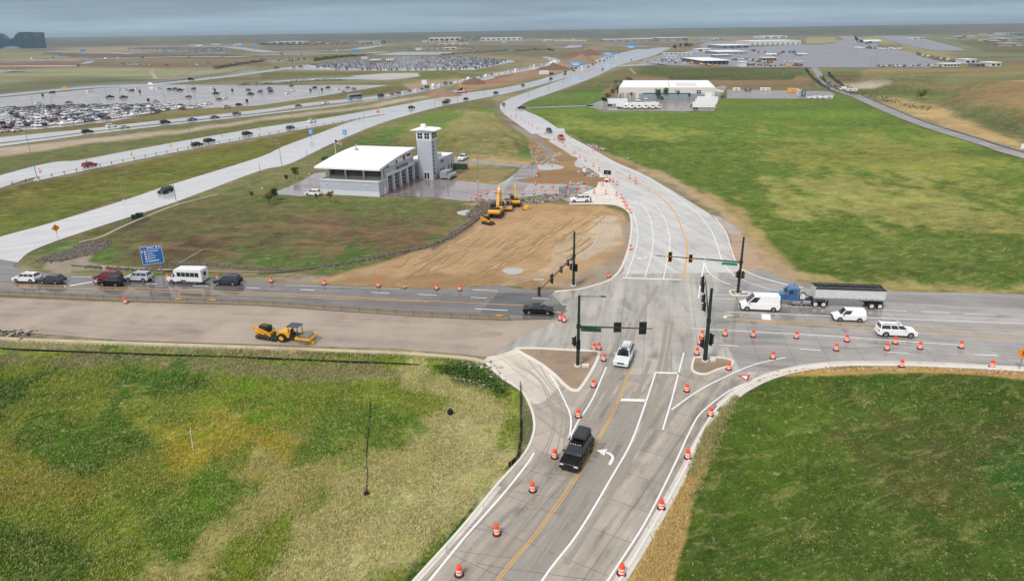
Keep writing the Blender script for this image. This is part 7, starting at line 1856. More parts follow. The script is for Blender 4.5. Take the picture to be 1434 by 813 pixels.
# bus
r = empty('coach_bus', G(497, 139, .17), road_heading(497, hw1))
h = MB(); h.box((0, 0, 1.9), (12.5, 2.5, 2.8)); h.build('body', paint((112, 140, 146)), r, .1)
h = MB(); h.box((0, 0, 2.3), (11.5, 2.56, 1.1)); h.build('window_band', m_glass, r)
h = MB(); h.box((0, 0, 3.32), (11.5, 2.2, .1)); h.build('roof', paint((190, 200, 204)), r)
for x in (-4, 4):
    for s_ in (-1, 1): h = MB(); h.tube((x, s_ * .95, .5), (x, s_ * 1.27, .5), .5, .5, 12); h.build('wheel', m_tyre, r)
tag(r, 'grey-green coach on the upper highway left of the dark van', 'bus')

# ------------------------------------------------------------------ the near wet lot: packed rows, then scattered cars
random.seed(5)
cols = [(WHC, 46), (SILC, 22), (DARKC, 14), (GRC, 12), (REDC, 4), (BLUC, 5), ((186, 180, 168), 3)]
def rc(): 
    t = random.uniform(0, 100)
    for c, w in cols:
        t -= w
        if t <= 0: return c
    return WHC
cname = {WHC: 'white', SILC: 'silver', DARKC: 'black', GRC: 'grey', REDC: 'red', BLUC: 'blue', (186, 180, 168): 'beige'}
pk = [(0, 153), (90, 149), (200, 148), (280, 149), (285, 151), (232, 156.5), (160, 168), (62, 178), (0, 176)]
def inside(poly, u, v):
    ins = False; j = len(poly) - 1
    for i in range(len(poly)):
        if (poly[i][1] > v) != (poly[j][1] > v) and u < (poly[j][0] - poly[i][0]) * (v - poly[i][1]) / (poly[j][1] - poly[i][1]) + poly[i][0]: ins = not ins
        j = i
    return ins
ra = heading((60, 178), (230, 156.5))
e1 = Vector((math.cos(ra), math.sin(ra), 0)); e2 = Vector((-math.sin(ra), math.cos(ra), 0))
O_ = G(62, 178.5)
slots = []
for i in range(-60, 330):
    for j in range(-4, 40):
        p = O_ + e1 * (i * 3.1) + e2 * (j * 5.6 + (j // 2) * 3.2)
        u, v = uv_of(p.x, p.y); u, v = float(u), float(v)
        if -12 < u < 1434 and inside([(-12, 153)] + pk[1:-1] + [(-12, 178)], u, v) and random.random() < .93: slots.append((p, u, v))
slots.sort(key=lambda s_: s_[0].length)
lab_row = lambda c: '%s car packed in the dense rows of the wet car lot' % cname[c]
npk = 250
rest = MB(); rest_m = [paint(WHC), paint(SILC), paint(DARKC), paint(GRC), paint(REDC), paint(BLUC), m_glass]
def rough_car(mb, p, rz, mi, L=4.7, W=1.85, z0=.15):
    M = Matrix.Rotation(rz, 3, 'Z')
    for (x, zc, l_, w_, h_, m_, tp) in ((0, .68, L, W, .72, mi, .96), (-.2, 1.3, L * .52, W * .9, .56, 6, .82), (-.2, 1.6, L * .4, W * .72, .06, mi, 1)):
        c = Vector(p) + M @ Vector((x, 0, zc)); mb.box((c.x, c.y, zc + z0), (l_, w_, h_), M=M, mi=m_, top=tp)
for i, (p, u, v) in enumerate(slots):
    rz = ra + math.pi / 2 + (math.pi if random.random() < .5 else 0) + random.uniform(-.03, .03)
    c = rc()
    if i < npk:
        kd = random.choice(['suv', 'crossover', 'sedan', 'suv', 'pickup', 'small_van'])
        tiny_car('parked_car', kd, c, Vector((p.x, p.y, .13)), rz, lab_row(c), cname[c] + ' cars packed in the wet lot')
    else:
        rough_car(rest, p, rz, [WHC, SILC, DARKC, GRC, REDC, BLUC].index(c) if c in (WHC, SILC, DARKC, GRC, REDC, BLUC) else 1, z0=.13)
if not rest.empty():
    o = rest.build('parked_cars_beyond', rest_m, None, kind='stuff'); tag(o, 'far rows of parked cars behind the packed rows of the wet lot', 'parked cars')
SCAT = [(54, 145.5, WHC), (96.5, 144, REDC), (117, 149, REDC), (154, 136.5, DARKC), (173, 137, DARKC), (169, 126, WHC), (176, 126.3, WHC), (184, 127.5, REDC), (193, 125, WHC), (217.5, 143.5, SILC), (223, 124.5, WHC), (238, 125.5, DARKC), (244, 125.3, GRC), (252, 126.8, DARKC),
        (271, 125, DARKC), (264, 136, DARKC), (292, 146, WHC), (302.5, 131.8, DARKC), (307, 139.5, GRC), (315.5, 138.5, WHC), (298, 124, WHC), (335, 147.5, DARKC), (317, 151, SILC), (351, 132.5, DARKC), (348, 126.5, GRC), (364, 128.8, GRC), (379.5, 128.3, DARKC), (377.5, 124.6, BLUC),
        (403.2, 131, WHC), (410.5, 127.6, WHC), (440.5, 123.5, DARKC), (459, 123.2, DARKC), (473.5, 125.5, WHC), (486.5, 123.3, GRC), (495.5, 125, (150, 100, 110)), (481, 128.8, SILC), (126, 128.5, WHC), (73, 130.2, DARKC), (408, 120.5, DARKC), (24, 183.5, WHC), (8, 180.5, DARKC), (6, 184.5, WHC)]
cname[(150, 100, 110)] = 'mauve'
for i, (u, v, c) in enumerate(SCAT):
    kd = random.choice(['suv', 'crossover', 'sedan', 'pickup'])
    tiny_car('parked_car', kd, c, G(u, v + .5, .13), ra + random.choice([0, math.pi]) + random.uniform(-.1, .1), '%s %s standing apart in the open part of the wet lot' % (cname[c], {'suv': 'SUV', 'pickup': 'pickup'}.get(kd, 'car')), 'scattered %s cars in the wet lot' % cname[c])
for i, (u, v) in enumerate([(5, 170), (9, 168)]):
    o = cached('boxtruck', box_truck); p = G(u, v); o.location = (p.x, p.y, .13); o.rotation_euler = (0, 0, ra + .1); tag(o, ('nearer' if i == 0 else 'farther') + ' white truck standing at the left edge of the packed lot', 'truck', 'trucks at the packed lot')
for i, (u, v) in enumerate([(208, 142), (60, 135), (301, 128), (346, 143), (325.5, 128), (435, 128), (451, 127), (196, 130)]):
    q = empty('ticket_booth', G(u, v, .13), ra); q.scale = (.7,) * 3; h = MB(); h.box((0, 0, 1.4), (1.6, 1.6, 2.6)); h.build('wall', m_cab, q); h = MB(); h.box((0, 0, 2.8), (2.2, 2.2, .2)); h.build('roof', mat('booth_roof', (120, 150, 130), .6), q); h = MB(); h.box((0, -.82, 1.7), (1.2, .05, .9)); h.build('window', m_glass, q)
    tag(q, '%s small dark booth from the left in the open wet lot' % ORD[[2, 0, 3, 5, 4, 6, 7, 1][i]], 'booth', 'booths in the wet lot')

# ------------------------------------------------------------------ distant lots: a mass of cars
def car_mass(name, poly, dx, dy, ang, lab, keep=.9, sc_=1.0, z0=.2):
    mb = MB(); us = [p[0] for p in poly]; vs_ = [p[1] for p in poly]
    cs = [G(*p) for p in poly]; cx = sum(c.x for c in cs) / len(cs); cy = sum(c.y for c in cs) / len(cs)
    R_ = max(math.hypot(c.x - cx, c.y - cy) for c in cs)
    a1 = Vector((math.cos(ang), math.sin(ang), 0)); a2 = Vector((-math.sin(ang), math.cos(ang), 0))
    for i in range(-int(R_ / dx), int(R_ / dx)):
        for j in range(-int(R_ / dy), int(R_ / dy)):
            p = Vector((cx, cy, 0)) + a1 * i * dx + a2 * (j * dy + (j // 2) * 4)
            if p.y < 50: continue
            u, v = uv_of(p.x, p.y)
            if inside(poly, float(u), float(v)) and random.random() < keep: rough_car(mb, p, ang + math.pi / 2 + random.uniform(-.05, .05), random.choice([0, 0, 0, 0, 0, 1, 1, 1, 2, 2, 3, 4, 5]), 4.7 * sc_, 1.9 * sc_, z0)
    o = mb.build(name, rest_m, None, kind='stuff'); return tag(o, lab, 'parked cars')
car_mass('distant_parked_cars', [(432, 92), (470, 87), (520, 82.5), (560, 80.5), (650, 80.2), (712, 85), (690, 92), (665, 97), (600, 98.3), (540, 98.8), (470, 98), (440, 94)], 3.2, 6.0, .15, 'huge mass of parked cars in the distant lot', .86)
car_mass('distant_parked_cars', [(540, 71), (560, 68), (620, 67), (665, 67), (668, 69), (600, 70.6)], 4, 7, .15, 'thin band of parked cars beyond the empty lot', .7, z0=.35)
car_mass('distant_parked_cars', [(180, 67.5), (240, 66.8), (315, 67), (330, 75), (300, 75), (240, 71), (180, 69.8)], 5, 9, .1, 'rows of rental cars right of the hotel', .7, 1.2)
car_mass('distant_parked_cars', [(365, 84), (430, 82), (432, 84), (400, 86), (365, 86.5)], 4, 7, .1, 'short rows of pale cars left of the distant lot', .7, 1.1)
car_mass('distant_parked_cars', [(905, 88), (925, 84), (980, 83), (980, 90), (930, 89)], 4.5, 8, -.1, 'rows of vehicles left of the cargo building', .55, 1.1)
car_mass('distant_parked_cars', [(80, 64.6), (140, 64.5), (140, 66), (80, 66.2)], 6, 10, .1, 'far thin row of cars right of the hotel', .7, 1.3)
car_mass('distant_parked_cars', [(966, 57), (1010, 55), (1014, 57), (970, 59)], 7, 12, -.1, 'far rows of vehicles by the long hangar', .6, 1.4, .6)
car_mass('distant_parked_cars', [(168, 89.4), (212, 89.8), (212, 91), (168, 90.9)], 4, 6, .0, 'line of white and red vehicles on the far dirt road', .8, 1.2)

# ------------------------------------------------------------------ distant buildings
def building(name, ul, ur, vb, vt, depth, wallm, roofm, lab, cat='building', win=0, winm=None, z=.3, doors=0, group=None, over=0.0):
    a, b_ = G(ul, vb + .0074 * (ur - ul)), G(ur, vb - .0074 * (ur - ul)); d = b_ - a; L = d.length; H_ = max(2.5, hz((ul + ur) / 2, vb, vt))
    r = empty(name, (a.x, a.y, z), math.atan2(d.y, d.x))
    h = MB(); h.box((L / 2, depth / 2, H_ / 2), (L, depth, H_)); h.build('wall', wallm, r)
    h = MB(); h.box((L / 2, depth / 2 - over / 2, H_ + .25), (L + 1, depth + 1 + over, .6)); h.build('roof', roofm, r)
    for i in range(win):
        w_ = L / win * .6; h = MB(); h.box((L / win * (i + .5), -.12, H_ * .5), (w_, .3, H_ * .45)); h.build('window', winm or m_bglass, r)
    for i in range(doors):
        w_ = L / doors * .5; h = MB(); h.box((L / doors * (i + .5), -.16, H_ * .3), (w_, .3, H_ * .6)); h.build('door', mat('dock_door_grey', (150, 154, 160), .6), r)
    return tag(r, lab, cat, group)
mw = mat('pale_wall', (206, 210, 212), .7, var=.05, scale=.05); mg = mat('grey_wall', (120, 126, 136), .7, var=.08, scale=.05); mbg = mat('beige_wall', (196, 184, 166), .7)
mr = mat('brown_roof', (150, 92, 74), .8, var=.15, scale=.05); mrw = m_wroof; mgr = mat('grey_roof', (150, 156, 162), .7)
mdk = mat('dark_blue_wall', (66, 76, 92), .6)
building('cargo_terminal', 982, 1020, 90.5, 85.5, 95, mdk, mrw, 'cargo building with a white roof and dark blue front, nearest on the right', win=0, doors=6, over=4)
building('cargo_terminal', 1005, 1046, 76.3, 73, 80, mg, mrw, 'long white-roofed cargo hall behind the dark blue one', doors=5)
building('cargo_terminal', 1010, 1049, 67.8, 64, 110, mg, mrw, 'third white-roofed cargo hall on the apron', win=4)
building('cargo_terminal', 1050, 1121, 63.4, 57.6, 110, mw, mrw, 'wide pale hangar with a row of doors at the top of the apron', doors=10)
building('hangar', 1069, 1102, 54, 51, 120, mw, mrw, 'long pale hangar behind the wide hangar', win=3)
building('hangar', 845, 922, 58.8, 55.3, 80, mg, mrw, 'very long low hangar above the highway', doors=7)
building('hangar', 921, 963, 58.6, 53.3, 80, mg, mrw, 'taller white-roofed part of the long hangar', doors=3)
building('terminal_annex', 1000, 1024, 80, 78, 20, mg, mrw, 'small white-roofed annex between cargo halls')
building('terminal_annex', 976, 995, 73, 69, 30, mw, mrw, 'small pale building left of the cargo halls', win=2)
building('cargo_terminal', 1036.5, 1045, 94, 87.5, 12, mw, mrw, 'small white block at the edge of the apron')
building('shelter', 1068, 1087, 86, 81.5, 14, mat('tan_equipment', (150, 124, 92), .7), mrw, 'white-roofed shelter with equipment on the apron', win=4)
building('logistics_hall', 601, 644, 58.6, 53, 120, mbg, mrw, 'beige hall behind dark trees beyond the distant lot', win=6)
building('logistics_hall', 673, 731, 57, 53.2, 110, mw, mrw, 'long pale hall at the horizon, right of the beige hall', win=8)
building('logistics_hall', 613, 655.5, 63.4, 61.4, 30, mbg, mrw, 'long low cream building below the beige hall', win=4)
building('logistics_hall', 622, 639, 70.2, 67.3, 25, mbg, mrw, 'cream building in the thin band of parked cars', win=2)
building('kiosk', 582, 590, 70.8, 68, 20, mw, mrw, 'small white building in the thin band of parked cars')
building('kiosk', 518, 532, 88.7, 84.3, 12, mbg, mrw, 'beige building at the left of the distant lot', win=4)
building('kiosk', 541, 551, 89, 84, 12, mbg, mrw, 'beige building in the middle of the distant lot', win=3)
building('kiosk', 506, 514, 84, 81, 12, mw, mrw, 'small white building above the distant lot')
building('logistics_hall', 380, 425, 62.3, 58.2, 90, mw, mgr, 'pale blue hall left on the horizon plain', win=5)
building('logistics_hall', 440, 462, 62, 60, 60, mbg, mr, 'brown-roofed row of houses on the horizon plain', win=3)
building('logistics_hall', 498, 530, 61, 58, 90, mw, mgr, 'pale hall right of the brown roofs on the plain', win=5)
building('logistics_hall', 478, 500, 56.8, 55.2, 80, mw, mrw, 'thin white hall far out left of the trees', win=0)
building('logistics_hall', 171, 183, 58.8, 56.6, 60, mw, mrw, 'tiny white hall near the horizon right of the hotel')
building('farm_shed', 228, 232.5, 57.8, 56, 30, mw, mrw, 'tiny white shed near the horizon')
building('logistics_hall', 1321, 1344, 94.4, 90, 12, mw, mrw, 'white row of cabins at the right corner of the apron', win=5)
building('logistics_hall', 1351, 1366, 89.8, 84, 18, mw, mrw, 'white building right of the apron vehicles', win=2)
building('logistics_hall', 1387, 1401, 94, 88.5, 18, mw, mrw, 'white building farthest right beside the apron', win=2)
building('logistics_hall', 1366, 1386, 93.5, 91, 12, mg, mgr, 'low grey building between two white ones beside the apron', win=3)
building('farm_shed', 1278, 1294, 55.3, 53, 40, mw, mrw, 'isolated white building on the green plain right of the aircraft', win=2)
random.seed(9)
tw = [(1337, 54.4), (1344, 54.2), (1351, 52.8), (1358, 53), (1366, 53.6), (1378, 50), (1386, 50.5), (1396, 51), (1404, 49.5), (1412, 48.6), (1424, 48.6), (1431, 50), (1379, 58.5), (1388, 59), (1394, 55), (1402, 55.5), (1412, 57), (1421, 57.5), (1430, 56), (1397, 60.5), (1408, 61), (1418, 63.5), (1427, 62), (1434, 65), (1420, 65.6), (1409, 64)]
pos_w = ['left end', 'left side', 'centre', 'right side', 'right end']
for i, (u, v) in enumerate(tw):
    w_ = random.uniform(5, 10); red = random.random() < .45
    building('suburban_building', u - w_ / 2, u + w_ / 2, v, v - random.uniform(1.4, 3), random.uniform(18, 40), random.choice([mw, mbg, mg]), mr if red else random.choice([mrw, mgr]), '%s-roofed building in the distant suburb at the top right' % ('brown' if red else 'pale'), win=2, group='%s-roofed suburb buildings' % ('brown' if red else 'pale'), z=.5)
for i, (u, v) in enumerate([(367, 61.5), (374, 61.8), (428, 62.2), (434, 62.5), (444, 61.6), (452, 61.5), (466, 61.8), (474, 61.5)]):
    red = i % 3 != 1
    building('suburban_building', u - 3, u + 3, v, v - 1.4, 25, mbg, mr if red else mrw, '%s-roofed house in the row on the left plain' % ('brown' if red else 'pale'), win=1, group='%s-roofed houses on the left plain' % ('brown' if red else 'pale'), z=.5)
for i in range(9): building('row_building', 778 + i * 5, 781 + i * 5, 58.2, 56.8, 20, mw, mrw, '%s of the small white blocks in the row above the loop road' % ORD[i], group='white blocks above the loop', z=.5)
for i in range(7): building('row_building', 929 + i * 6, 933.5 + i * 6, 77.2, 75, 8, mw, mrw, '%s white trailer office from the left in the row at the cargo yard' % ORD[i], group='trailer offices at the cargo yard', z=.4)
for i in range(3): building('row_building', 933 + i * 5, 937 + i * 5, 82.5, 79.4, 5, mw, mrw, '%s white container from the left in the middle of the cargo yard' % ORD[i], group='containers in the cargo yard', z=.4)
random.seed(14)
for i in range(44):
    u = random.uniform(250, 1000); v = 62 - (u - 250) * .011 + random.uniform(-1.5, 3.5); w_ = random.uniform(3, 12)
    if not (595 < u < 735 and v < 60) and not (835 < u < 970): building('low_building', u, u + w_, v, v - random.uniform(.9, 1.8), 22, mw, random.choice([mrw, mgr]), 'small pale building scattered on the distant plain', group='small pale buildings on the plain', z=.5)
# wave-topped hotel
ht_a, ht_b = G(-80, 70.3), G(60, 68.3)
d = ht_b - ht_a; HL = d.length; ht = empty('hotel', (ht_a.x, ht_a.y, 0), math.atan2(d.y, d.x)); sc_h = HL / 140.0
m_hg = mat('hotel_glass', (36, 74, 96), .25, spec=.6, var=.15, scale=.03); m_hd = mat('hotel_dark_rib', (30, 52, 66), .4)
topz = lambda u: np.interp(u, [-80, -60, -40, -20, -6, 0, 6, 10, 15, 20, 24, 28, 33, 40, 62], [20, 12.5, 11, 12, 17, 20.6, 19.4, 15.8, 12.0, 11.6, 13.2, 17.8, 20.8, 21.2, 20.2])
N_ = 70; vs = []; 
for i in range(N_ + 1):
    x = i / N_; u = -80 + x * 142.5; X_ = (u + 80) * sc_h; tz = topz(u) * sc_h
    xb = X_ if i < N_ - 4 else X_ - (i - N_ + 4) * .5 * sc_h
    vs += [(xb, 0, 0), (xb, 20, 0), (X_, 20, tz), (X_, -4, tz)]
fs_ = []
for i in range(N_):
    for k in range(4): fs_.append((i * 4 + k, i * 4 + (k + 1) % 4, i * 4 + 4 + (k + 1) % 4, i * 4 + 4 + k))
fs_ += [(3, 2, 1, 0), tuple(N_ * 4 + k for k in range(4))]
h = MB(); h.add(vs, fs_); h.build('wall', m_hg, ht)
h = MB()
vs2 = []
for i in range(N_ + 1):
    u = -80 + i / N_ * 142.5; X_ = (u + 80) * sc_h; tz = topz(u) * sc_h
    vs2 += [(X_, -5.5, tz - .4 * sc_h), (X_, 21, tz - .4 * sc_h), (X_, 21, tz + .35 * sc_h), (X_, -5.5, tz + .35 * sc_h)]
h.add(vs2, fs_); h.build('roof', m_hd, ht)
for u0, u1 in ((2, 5.5), (34, 38), (47, 52)):
    h = MB(); t0 = topz((u0 + u1) / 2) * sc_h - 2; h.add([((u0 + 80) * sc_h, -1, 0), ((u1 + 80) * sc_h, -1, 0), ((u1 + 80 - 1) * sc_h, -5, t0), ((u0 + 80 - 1) * sc_h, -5, t0)], [(0, 1, 2, 3)]); h.build('dark_panel', m_hd, ht)
for k in range(9):
    h = MB(); zz = (1.8 + k * 1.55) * sc_h; h.box((82 * sc_h, -1.4 - zz / (21 * sc_h) * 4, zz), (118 * sc_h, .3, .3 * sc_h)) if zz < 13 * sc_h else h.box((129 * sc_h, -1.4 - zz / (21 * sc_h) * 4, zz), (24 * sc_h, .3, .3 * sc_h)); h.build('floor_line', m_hd, ht)
h = MB(); h.prism([((88 + k * 2.4) * sc_h, (.3 + 3.2 * math.sin(math.pi * (k / 10) * .9)) * sc_h) for k in range(11)] + [((88 + 24) * sc_h, 0), (88 * sc_h, 0)][::1], -30, -8); h.build('entrance_canopy', mat('canopy_glass', (128, 150, 154), .4), ht)
tag(ht, 'blue glass hotel with a wave-shaped roof at the left edge of the horizon', 'hotel')

# ------------------------------------------------------------------ aircraft
def plane(L, tailm, lab, u, v, rz, eng=True):
    r = empty('cargo_aircraft', G(u, v, .4), rz); wm = mat('aircraft_white', (220, 224, 226), .4)
    q = L / 60.0
    prof = [(.3, -30), (1.2, -27), (2.2, -20), (3.1, -12), (3.2, 18), (3.0, 23), (2.2, 27), (1.0, 29.5), (.1, 30)]
    h = MB(); n = 14
    for (r0, x0), (r1, x1) in zip(prof[:-1], prof[1:]):
        z0 = 5.5 + (2.3 - min(2.3, r0) * 1.0 if x0 < -12 else 0); z1 = 5.5 + (2.3 - min(2.3, r1) * 1.0 if x1 < -12 else 0)
        vs = [(x0 * q, r0 * q * math.cos(2 * math.pi * k / n), (z0 + r0 * math.sin(2 * math.pi * k / n)) * q) for k in range(n)] + [(x1 * q, r1 * q * math.cos(2 * math.pi * k / n), (z1 + r1 * math.sin(2 * math.pi * k / n)) * q) for k in range(n)]
        h.add(vs, [(k, (k + 1) % n, n + (k + 1) % n, n + k) for k in range(n)])
    h.build('fuselage', wm, r, smooth_sh=True)
    for s_ in (-1, 1):
        h = MB(); h.add([(7 * q, 2 * s_ * q, 4 * q), (-4 * q, 2 * s_ * q, 4 * q), (-13 * q, 29 * s_ * q, 6.5 * q), (-10 * q, 29 * s_ * q, 6.6 * q), (7 * q, 2 * s_ * q, 4.8 * q), (-4 * q, 2 * s_ * q, 4.6 * q), (-13 * q, 29 * s_ * q, 6.8 * q), (-10 * q, 29 * s_ * q, 6.9 * q)], [(0, 1, 2, 3), (7, 6, 5, 4), (0, 4, 5, 1), (1, 5, 6, 2), (2, 6, 7, 3), (3, 7, 4, 0)]); h.build('wing', wm, r)
        h = MB(); h.add([(-22 * q, 1 * s_ * q, 7.5 * q), (-27 * q, 1 * s_ * q, 7.5 * q), (-30 * q, 10 * s_ * q, 8 * q), (-28 * q, 10 * s_ * q, 8 * q), (-22 * q, 1 * s_ * q, 8 * q), (-27 * q, 1 * s_ * q, 8 * q), (-30 * q, 10 * s_ * q, 8.3 * q), (-28 * q, 10 * s_ * q, 8.3 * q)], [(0, 1, 2, 3), (7, 6, 5, 4), (0, 4, 5, 1), (1, 5, 6, 2), (2, 6, 7, 3), (3, 7, 4, 0)]); h.build('tailplane', tailm, r)
        h = MB(); h.tube((3 * q, 9 * s_ * q, 3.3 * q), (-2 * q, 9 * s_ * q, 3.3 * q), 1.3 * q, 1.0 * q, 10); h.build('engine', tailm, r)
        h = MB(); h.tube((-2 * q, 3 * s_ * q, 4 * q), (-2 * q, 3 * s_ * q, 0), .35 * q, .35 * q, 6); h.tube((-2 * q, 2.5 * s_ * q, .9 * q), (-2 * q, 3.5 * s_ * q, .9 * q), .9 * q, .9 * q, 10); h.build('landing_gear', m_dark, r)
    h = MB(); h.tube((22 * q, 0, 4 * q), (22 * q, 0, 0), .3 * q, .3 * q, 6); h.build('landing_gear', m_dark, r)
    h = MB(); h.prism([(-20 * q, 8 * q), (-28 * q, 8 * q), (-32 * q, 17 * q), (-28.5 * q, 17 * q)][::-1], -.3 * q, .3 * q); h.build('tail_fin', tailm, r)
    h = MB(); h.tube((-21 * q, 0, 6.6 * q), (-12.5 * q, 0, 5.6 * q), 2.6 * q, 3.2 * q, 14, caps=False); h.build('dark_rear_fuselage', tailm, r)
    return tag(r, lab, 'aircraft')
plane(68, mat('tail_dark_teal', (28, 52, 62), .5), 'white cargo aircraft with a dark tail, standing broadside on the apron', 1215, 62, R(4))
plane(24, mat('tail_green', (36, 120, 96), .5), 'small white aircraft with a green tail in the middle of the apron', 1120, 78, R(2))
plane(26, mat('tail_purple', (120, 50, 80), .5), 'small white aircraft left of the green-tailed one', 1083, 78.5, R(175))
# ground equipment on the apron
random.seed(33)
eqm = [mat('plate_white', (210, 212, 210), .5), MATS['tank_dark'], m_yel2, mat('equipment_red', (150, 48, 44), .6), mat('tan_equipment', (150, 124, 92), .7)]
def gear_unit(u, v, w, hgt, mi, lab, group):
    s_ = mpp(u, v); r = empty('ground_support_unit', G(u, v, .35), random.uniform(-.3, .3))
    h = MB(); h.box((0, 0, hgt * s_ / 2 + .5), (w * s_, w * s_ * .6, hgt * s_), top=random.uniform(.7, 1)); h.build('body', eqm[mi], r)
    h = MB(); h.box((w * s_ * .25, 0, hgt * s_ + .6), (w * s_ * .4, w * s_ * .5, .5 * s_)); h.build('cab', eqm[1], r)
    h = MB(); h.box((0, 0, .3), (w * s_ * .9, w * s_ * .55, .6)); h.build('running_gear', m_tyre, r)
    tag(r, lab, 'ground vehicle', group)
AC = ['white', 'dark', 'yellow', 'red', 'tan']
for n_, line, ms, lab in [(26, [(1198, 67), (1215, 68), (1240, 69), (1262, 69)], (0, 0, 0, 1), 'below the large aircraft'), (34, [(1282, 76), (1300, 80), (1322, 84), (1345, 88)], (0, 1, 0, 4, 1), 'along the curved right edge of the apron'),
                         (26, [(1230, 93.6), (1262, 93), (1300, 93), (1322, 93.4)], (0, 4, 0, 1), 'along the lower edge of the apron'), (22, [(1048, 91), (1070, 92.5), (1110, 92.5), (1122, 92)], (2, 3, 3, 1, 4), 'at the lower left edge of the apron'),
                         (22, [(1026, 84), (1050, 84), (1070, 88), (1085, 88)], (0, 2, 1, 4), 'beside the cargo halls'), (14, [(1050, 71), (1078, 76), (1110, 74), (1112, 74)], (0, 3, 1), 'around the small aircraft'), (10, [(1098, 87), (1105, 87.6), (1116, 87.5), (1121, 87.5)], (0, 2, 0), 'in the short line below the small aircraft'), (12, [(960, 88), (972, 89.5), (985, 92), (1000, 92.5)], (2, 1, 2), 'left of the dark blue cargo front')]:
    for i in range(n_):
        t = (i + random.uniform(-.4, .4)) / max(1, n_ - 1) * 3; k = int(min(2, max(0, t))); f_ = t - k
        u = line[k][0] + (line[k + 1][0] - line[k][0]) * f_; v = line[k][1] + (line[k + 1][1] - line[k][1]) * f_ + random.uniform(-.9, .9)
        mi = random.choice(ms)
        gear_unit(u, v, random.uniform(1.6, 4.4), random.uniform(.9, 2.2), mi, '%s ground vehicle %s' % (AC[mi], lab), '%s ground vehicles %s' % (AC[mi], lab))
# vehicles on the airport road
tiny_car('service_truck', 'van', WHC, G(1180, 126.5, .25), R(100), 'white service van at the fence gate where the airport road bends', cat='van')
for i, u in enumerate((1190, 1195)): plain('storage_container', u, 128 - i * .2, (5, 2.5, 2), mat('plate_white', (210, 212, 210), .5), ('left' if i == 0 else 'right') + ' white cabin beside the gate of the airport road', 'container')
for i, (u, v, rgb) in enumerate([(45, 82.6, WHC), (64, 83, GRC), (75, 81.5, GRC), (110, 92.5, DARKC), (148, 82.6, WHC), (165, 81.6, WHC), (200, 81.3, DARKC), (265, 79.6, DARKC), (311, 79.4, GRC), (276, 91.2, WHC), (234, 92.2, REDC), (292, 89.6, GRC), (394, 75.8, REDC), (396, 77.5, REDC), (422, 76.3, (150, 100, 110)), (461, 71, DARKC), (472, 71.3, WHC), (412, 95, GRC), (421.5, 94.5, GRC), (386, 95.8, GRC), (388.5, 95.5, GRC), (408.5, 86.5, DARKC), (268, 112.6, DARKC), (294, 109.6, SILC), (213, 119.6, WHC)]):
    tiny_car('distant_car', 'suv' if i % 2 else 'van', rgb, G(u, v, .45), heading((u - 5, v), (u + 5, v)), '%s vehicle driving on the roads of the far left plain' % {WHC: 'white', GRC: 'grey', DARKC: 'black', REDC: 'red', SILC: 'silver'}.get(rgb, 'mauve'), '%s vehicles on the far left plain' % {WHC: 'white', GRC: 'grey', DARKC: 'black', REDC: 'red', SILC: 'silver'}.get(rgb, 'mauve'))
r = post_sign(91.5, 125, 121, 5.5, 2.6, m_yel2, 'yellow panel beside the upper lot road')
# ------------------------------------------------------------------ trees and shrubs
rs = np.random.RandomState(12)
def leaf_mat(name, rgb, rgb2):
    if name in MATS: return MATS[name]
    m, n, l, b = nodes_of(name)
    g = n.new('ShaderNodeObjectInfo'); 
    f = noise(n, l, mapping(n, l, (1, 1, 1)), 1.2, 3)
    c = mixc(n, l, mrange(n, l, f, .35, .65, 0, 1), lin(rgb), lin(rgb2))
    l.new(c, b.inputs['Base Color']); b.inputs['Roughness'].default_value = .8; b.inputs['Specular IOR Level'].default_value = .2
    MATS[name] = m
    return m
def leaf_cloud(name, blobs, nleaf, size, m_, parent):
    """many small leaf faces spread through several clumps (centre, radius xyz)"""
    vs, fs_ = [], []
    for (c, rad) in blobs:
        for _ in range(nleaf):
            d = rs.normal(size=3); d /= np.linalg.norm(d); p = np.array(c) + d * np.array(rad) * rs.uniform(.45, 1.05)
            a = rs.normal(size=3); a /= np.linalg.norm(a); b_ = np.cross(a, rs.normal(size=3)); b_ /= np.linalg.norm(b_)
            s_ = size * rs.uniform(.6, 1.3); k = len(vs)
            vs += [tuple(p - a * s_), tuple(p + b_ * s_ * .6), tuple(p + a * s_), tuple(p - b_ * s_ * .6)]; fs_.append((k, k + 1, k + 2, k + 3))
    me = bpy.data.meshes.new(name); me.from_pydata(vs, [], fs_)
    return link(name, me, m_, parent)
m_bark = mat('bark', (96, 78, 62), .9)
def tree(name, u, v, hgt, wid, m_, lab, group=None, nb=9, z=0.0, trunk=.35, leaves=90, cat='tree'):
    B = G(u, v); z0 = max(z, zat(B.x, B.y)); r = empty(name, (B.x, B.y, z0))
    h = MB(); h.tube((0, 0, -.1), (0, 0, hgt * .6), hgt * .03, hgt * .014, 7)
    for k in range(4):
        t = k * 1.7; h.tube((0, 0, hgt * (.3 + .08 * k)), (wid * .32 * math.cos(t), wid * .32 * math.sin(t), hgt * (.55 + .08 * k)), hgt * .012, hgt * .005, 5)
    h.build('trunk', m_bark, r)
    bl_ = []
    for k in range(nb):
        t = rs.uniform(0, 6.28); rr = wid * .5 * rs.uniform(0, .65); zz = hgt * rs.uniform(trunk + .12, .9); q = wid * .5 * rs.uniform(.3, .5)
        bl_.append(((rr * math.cos(t), rr * math.sin(t), zz), (q, q, q * .8)))
    leaf_cloud('crown', bl_, leaves, max(.09, wid * .05), m_, r)
    return tag(r, lab, cat, group)
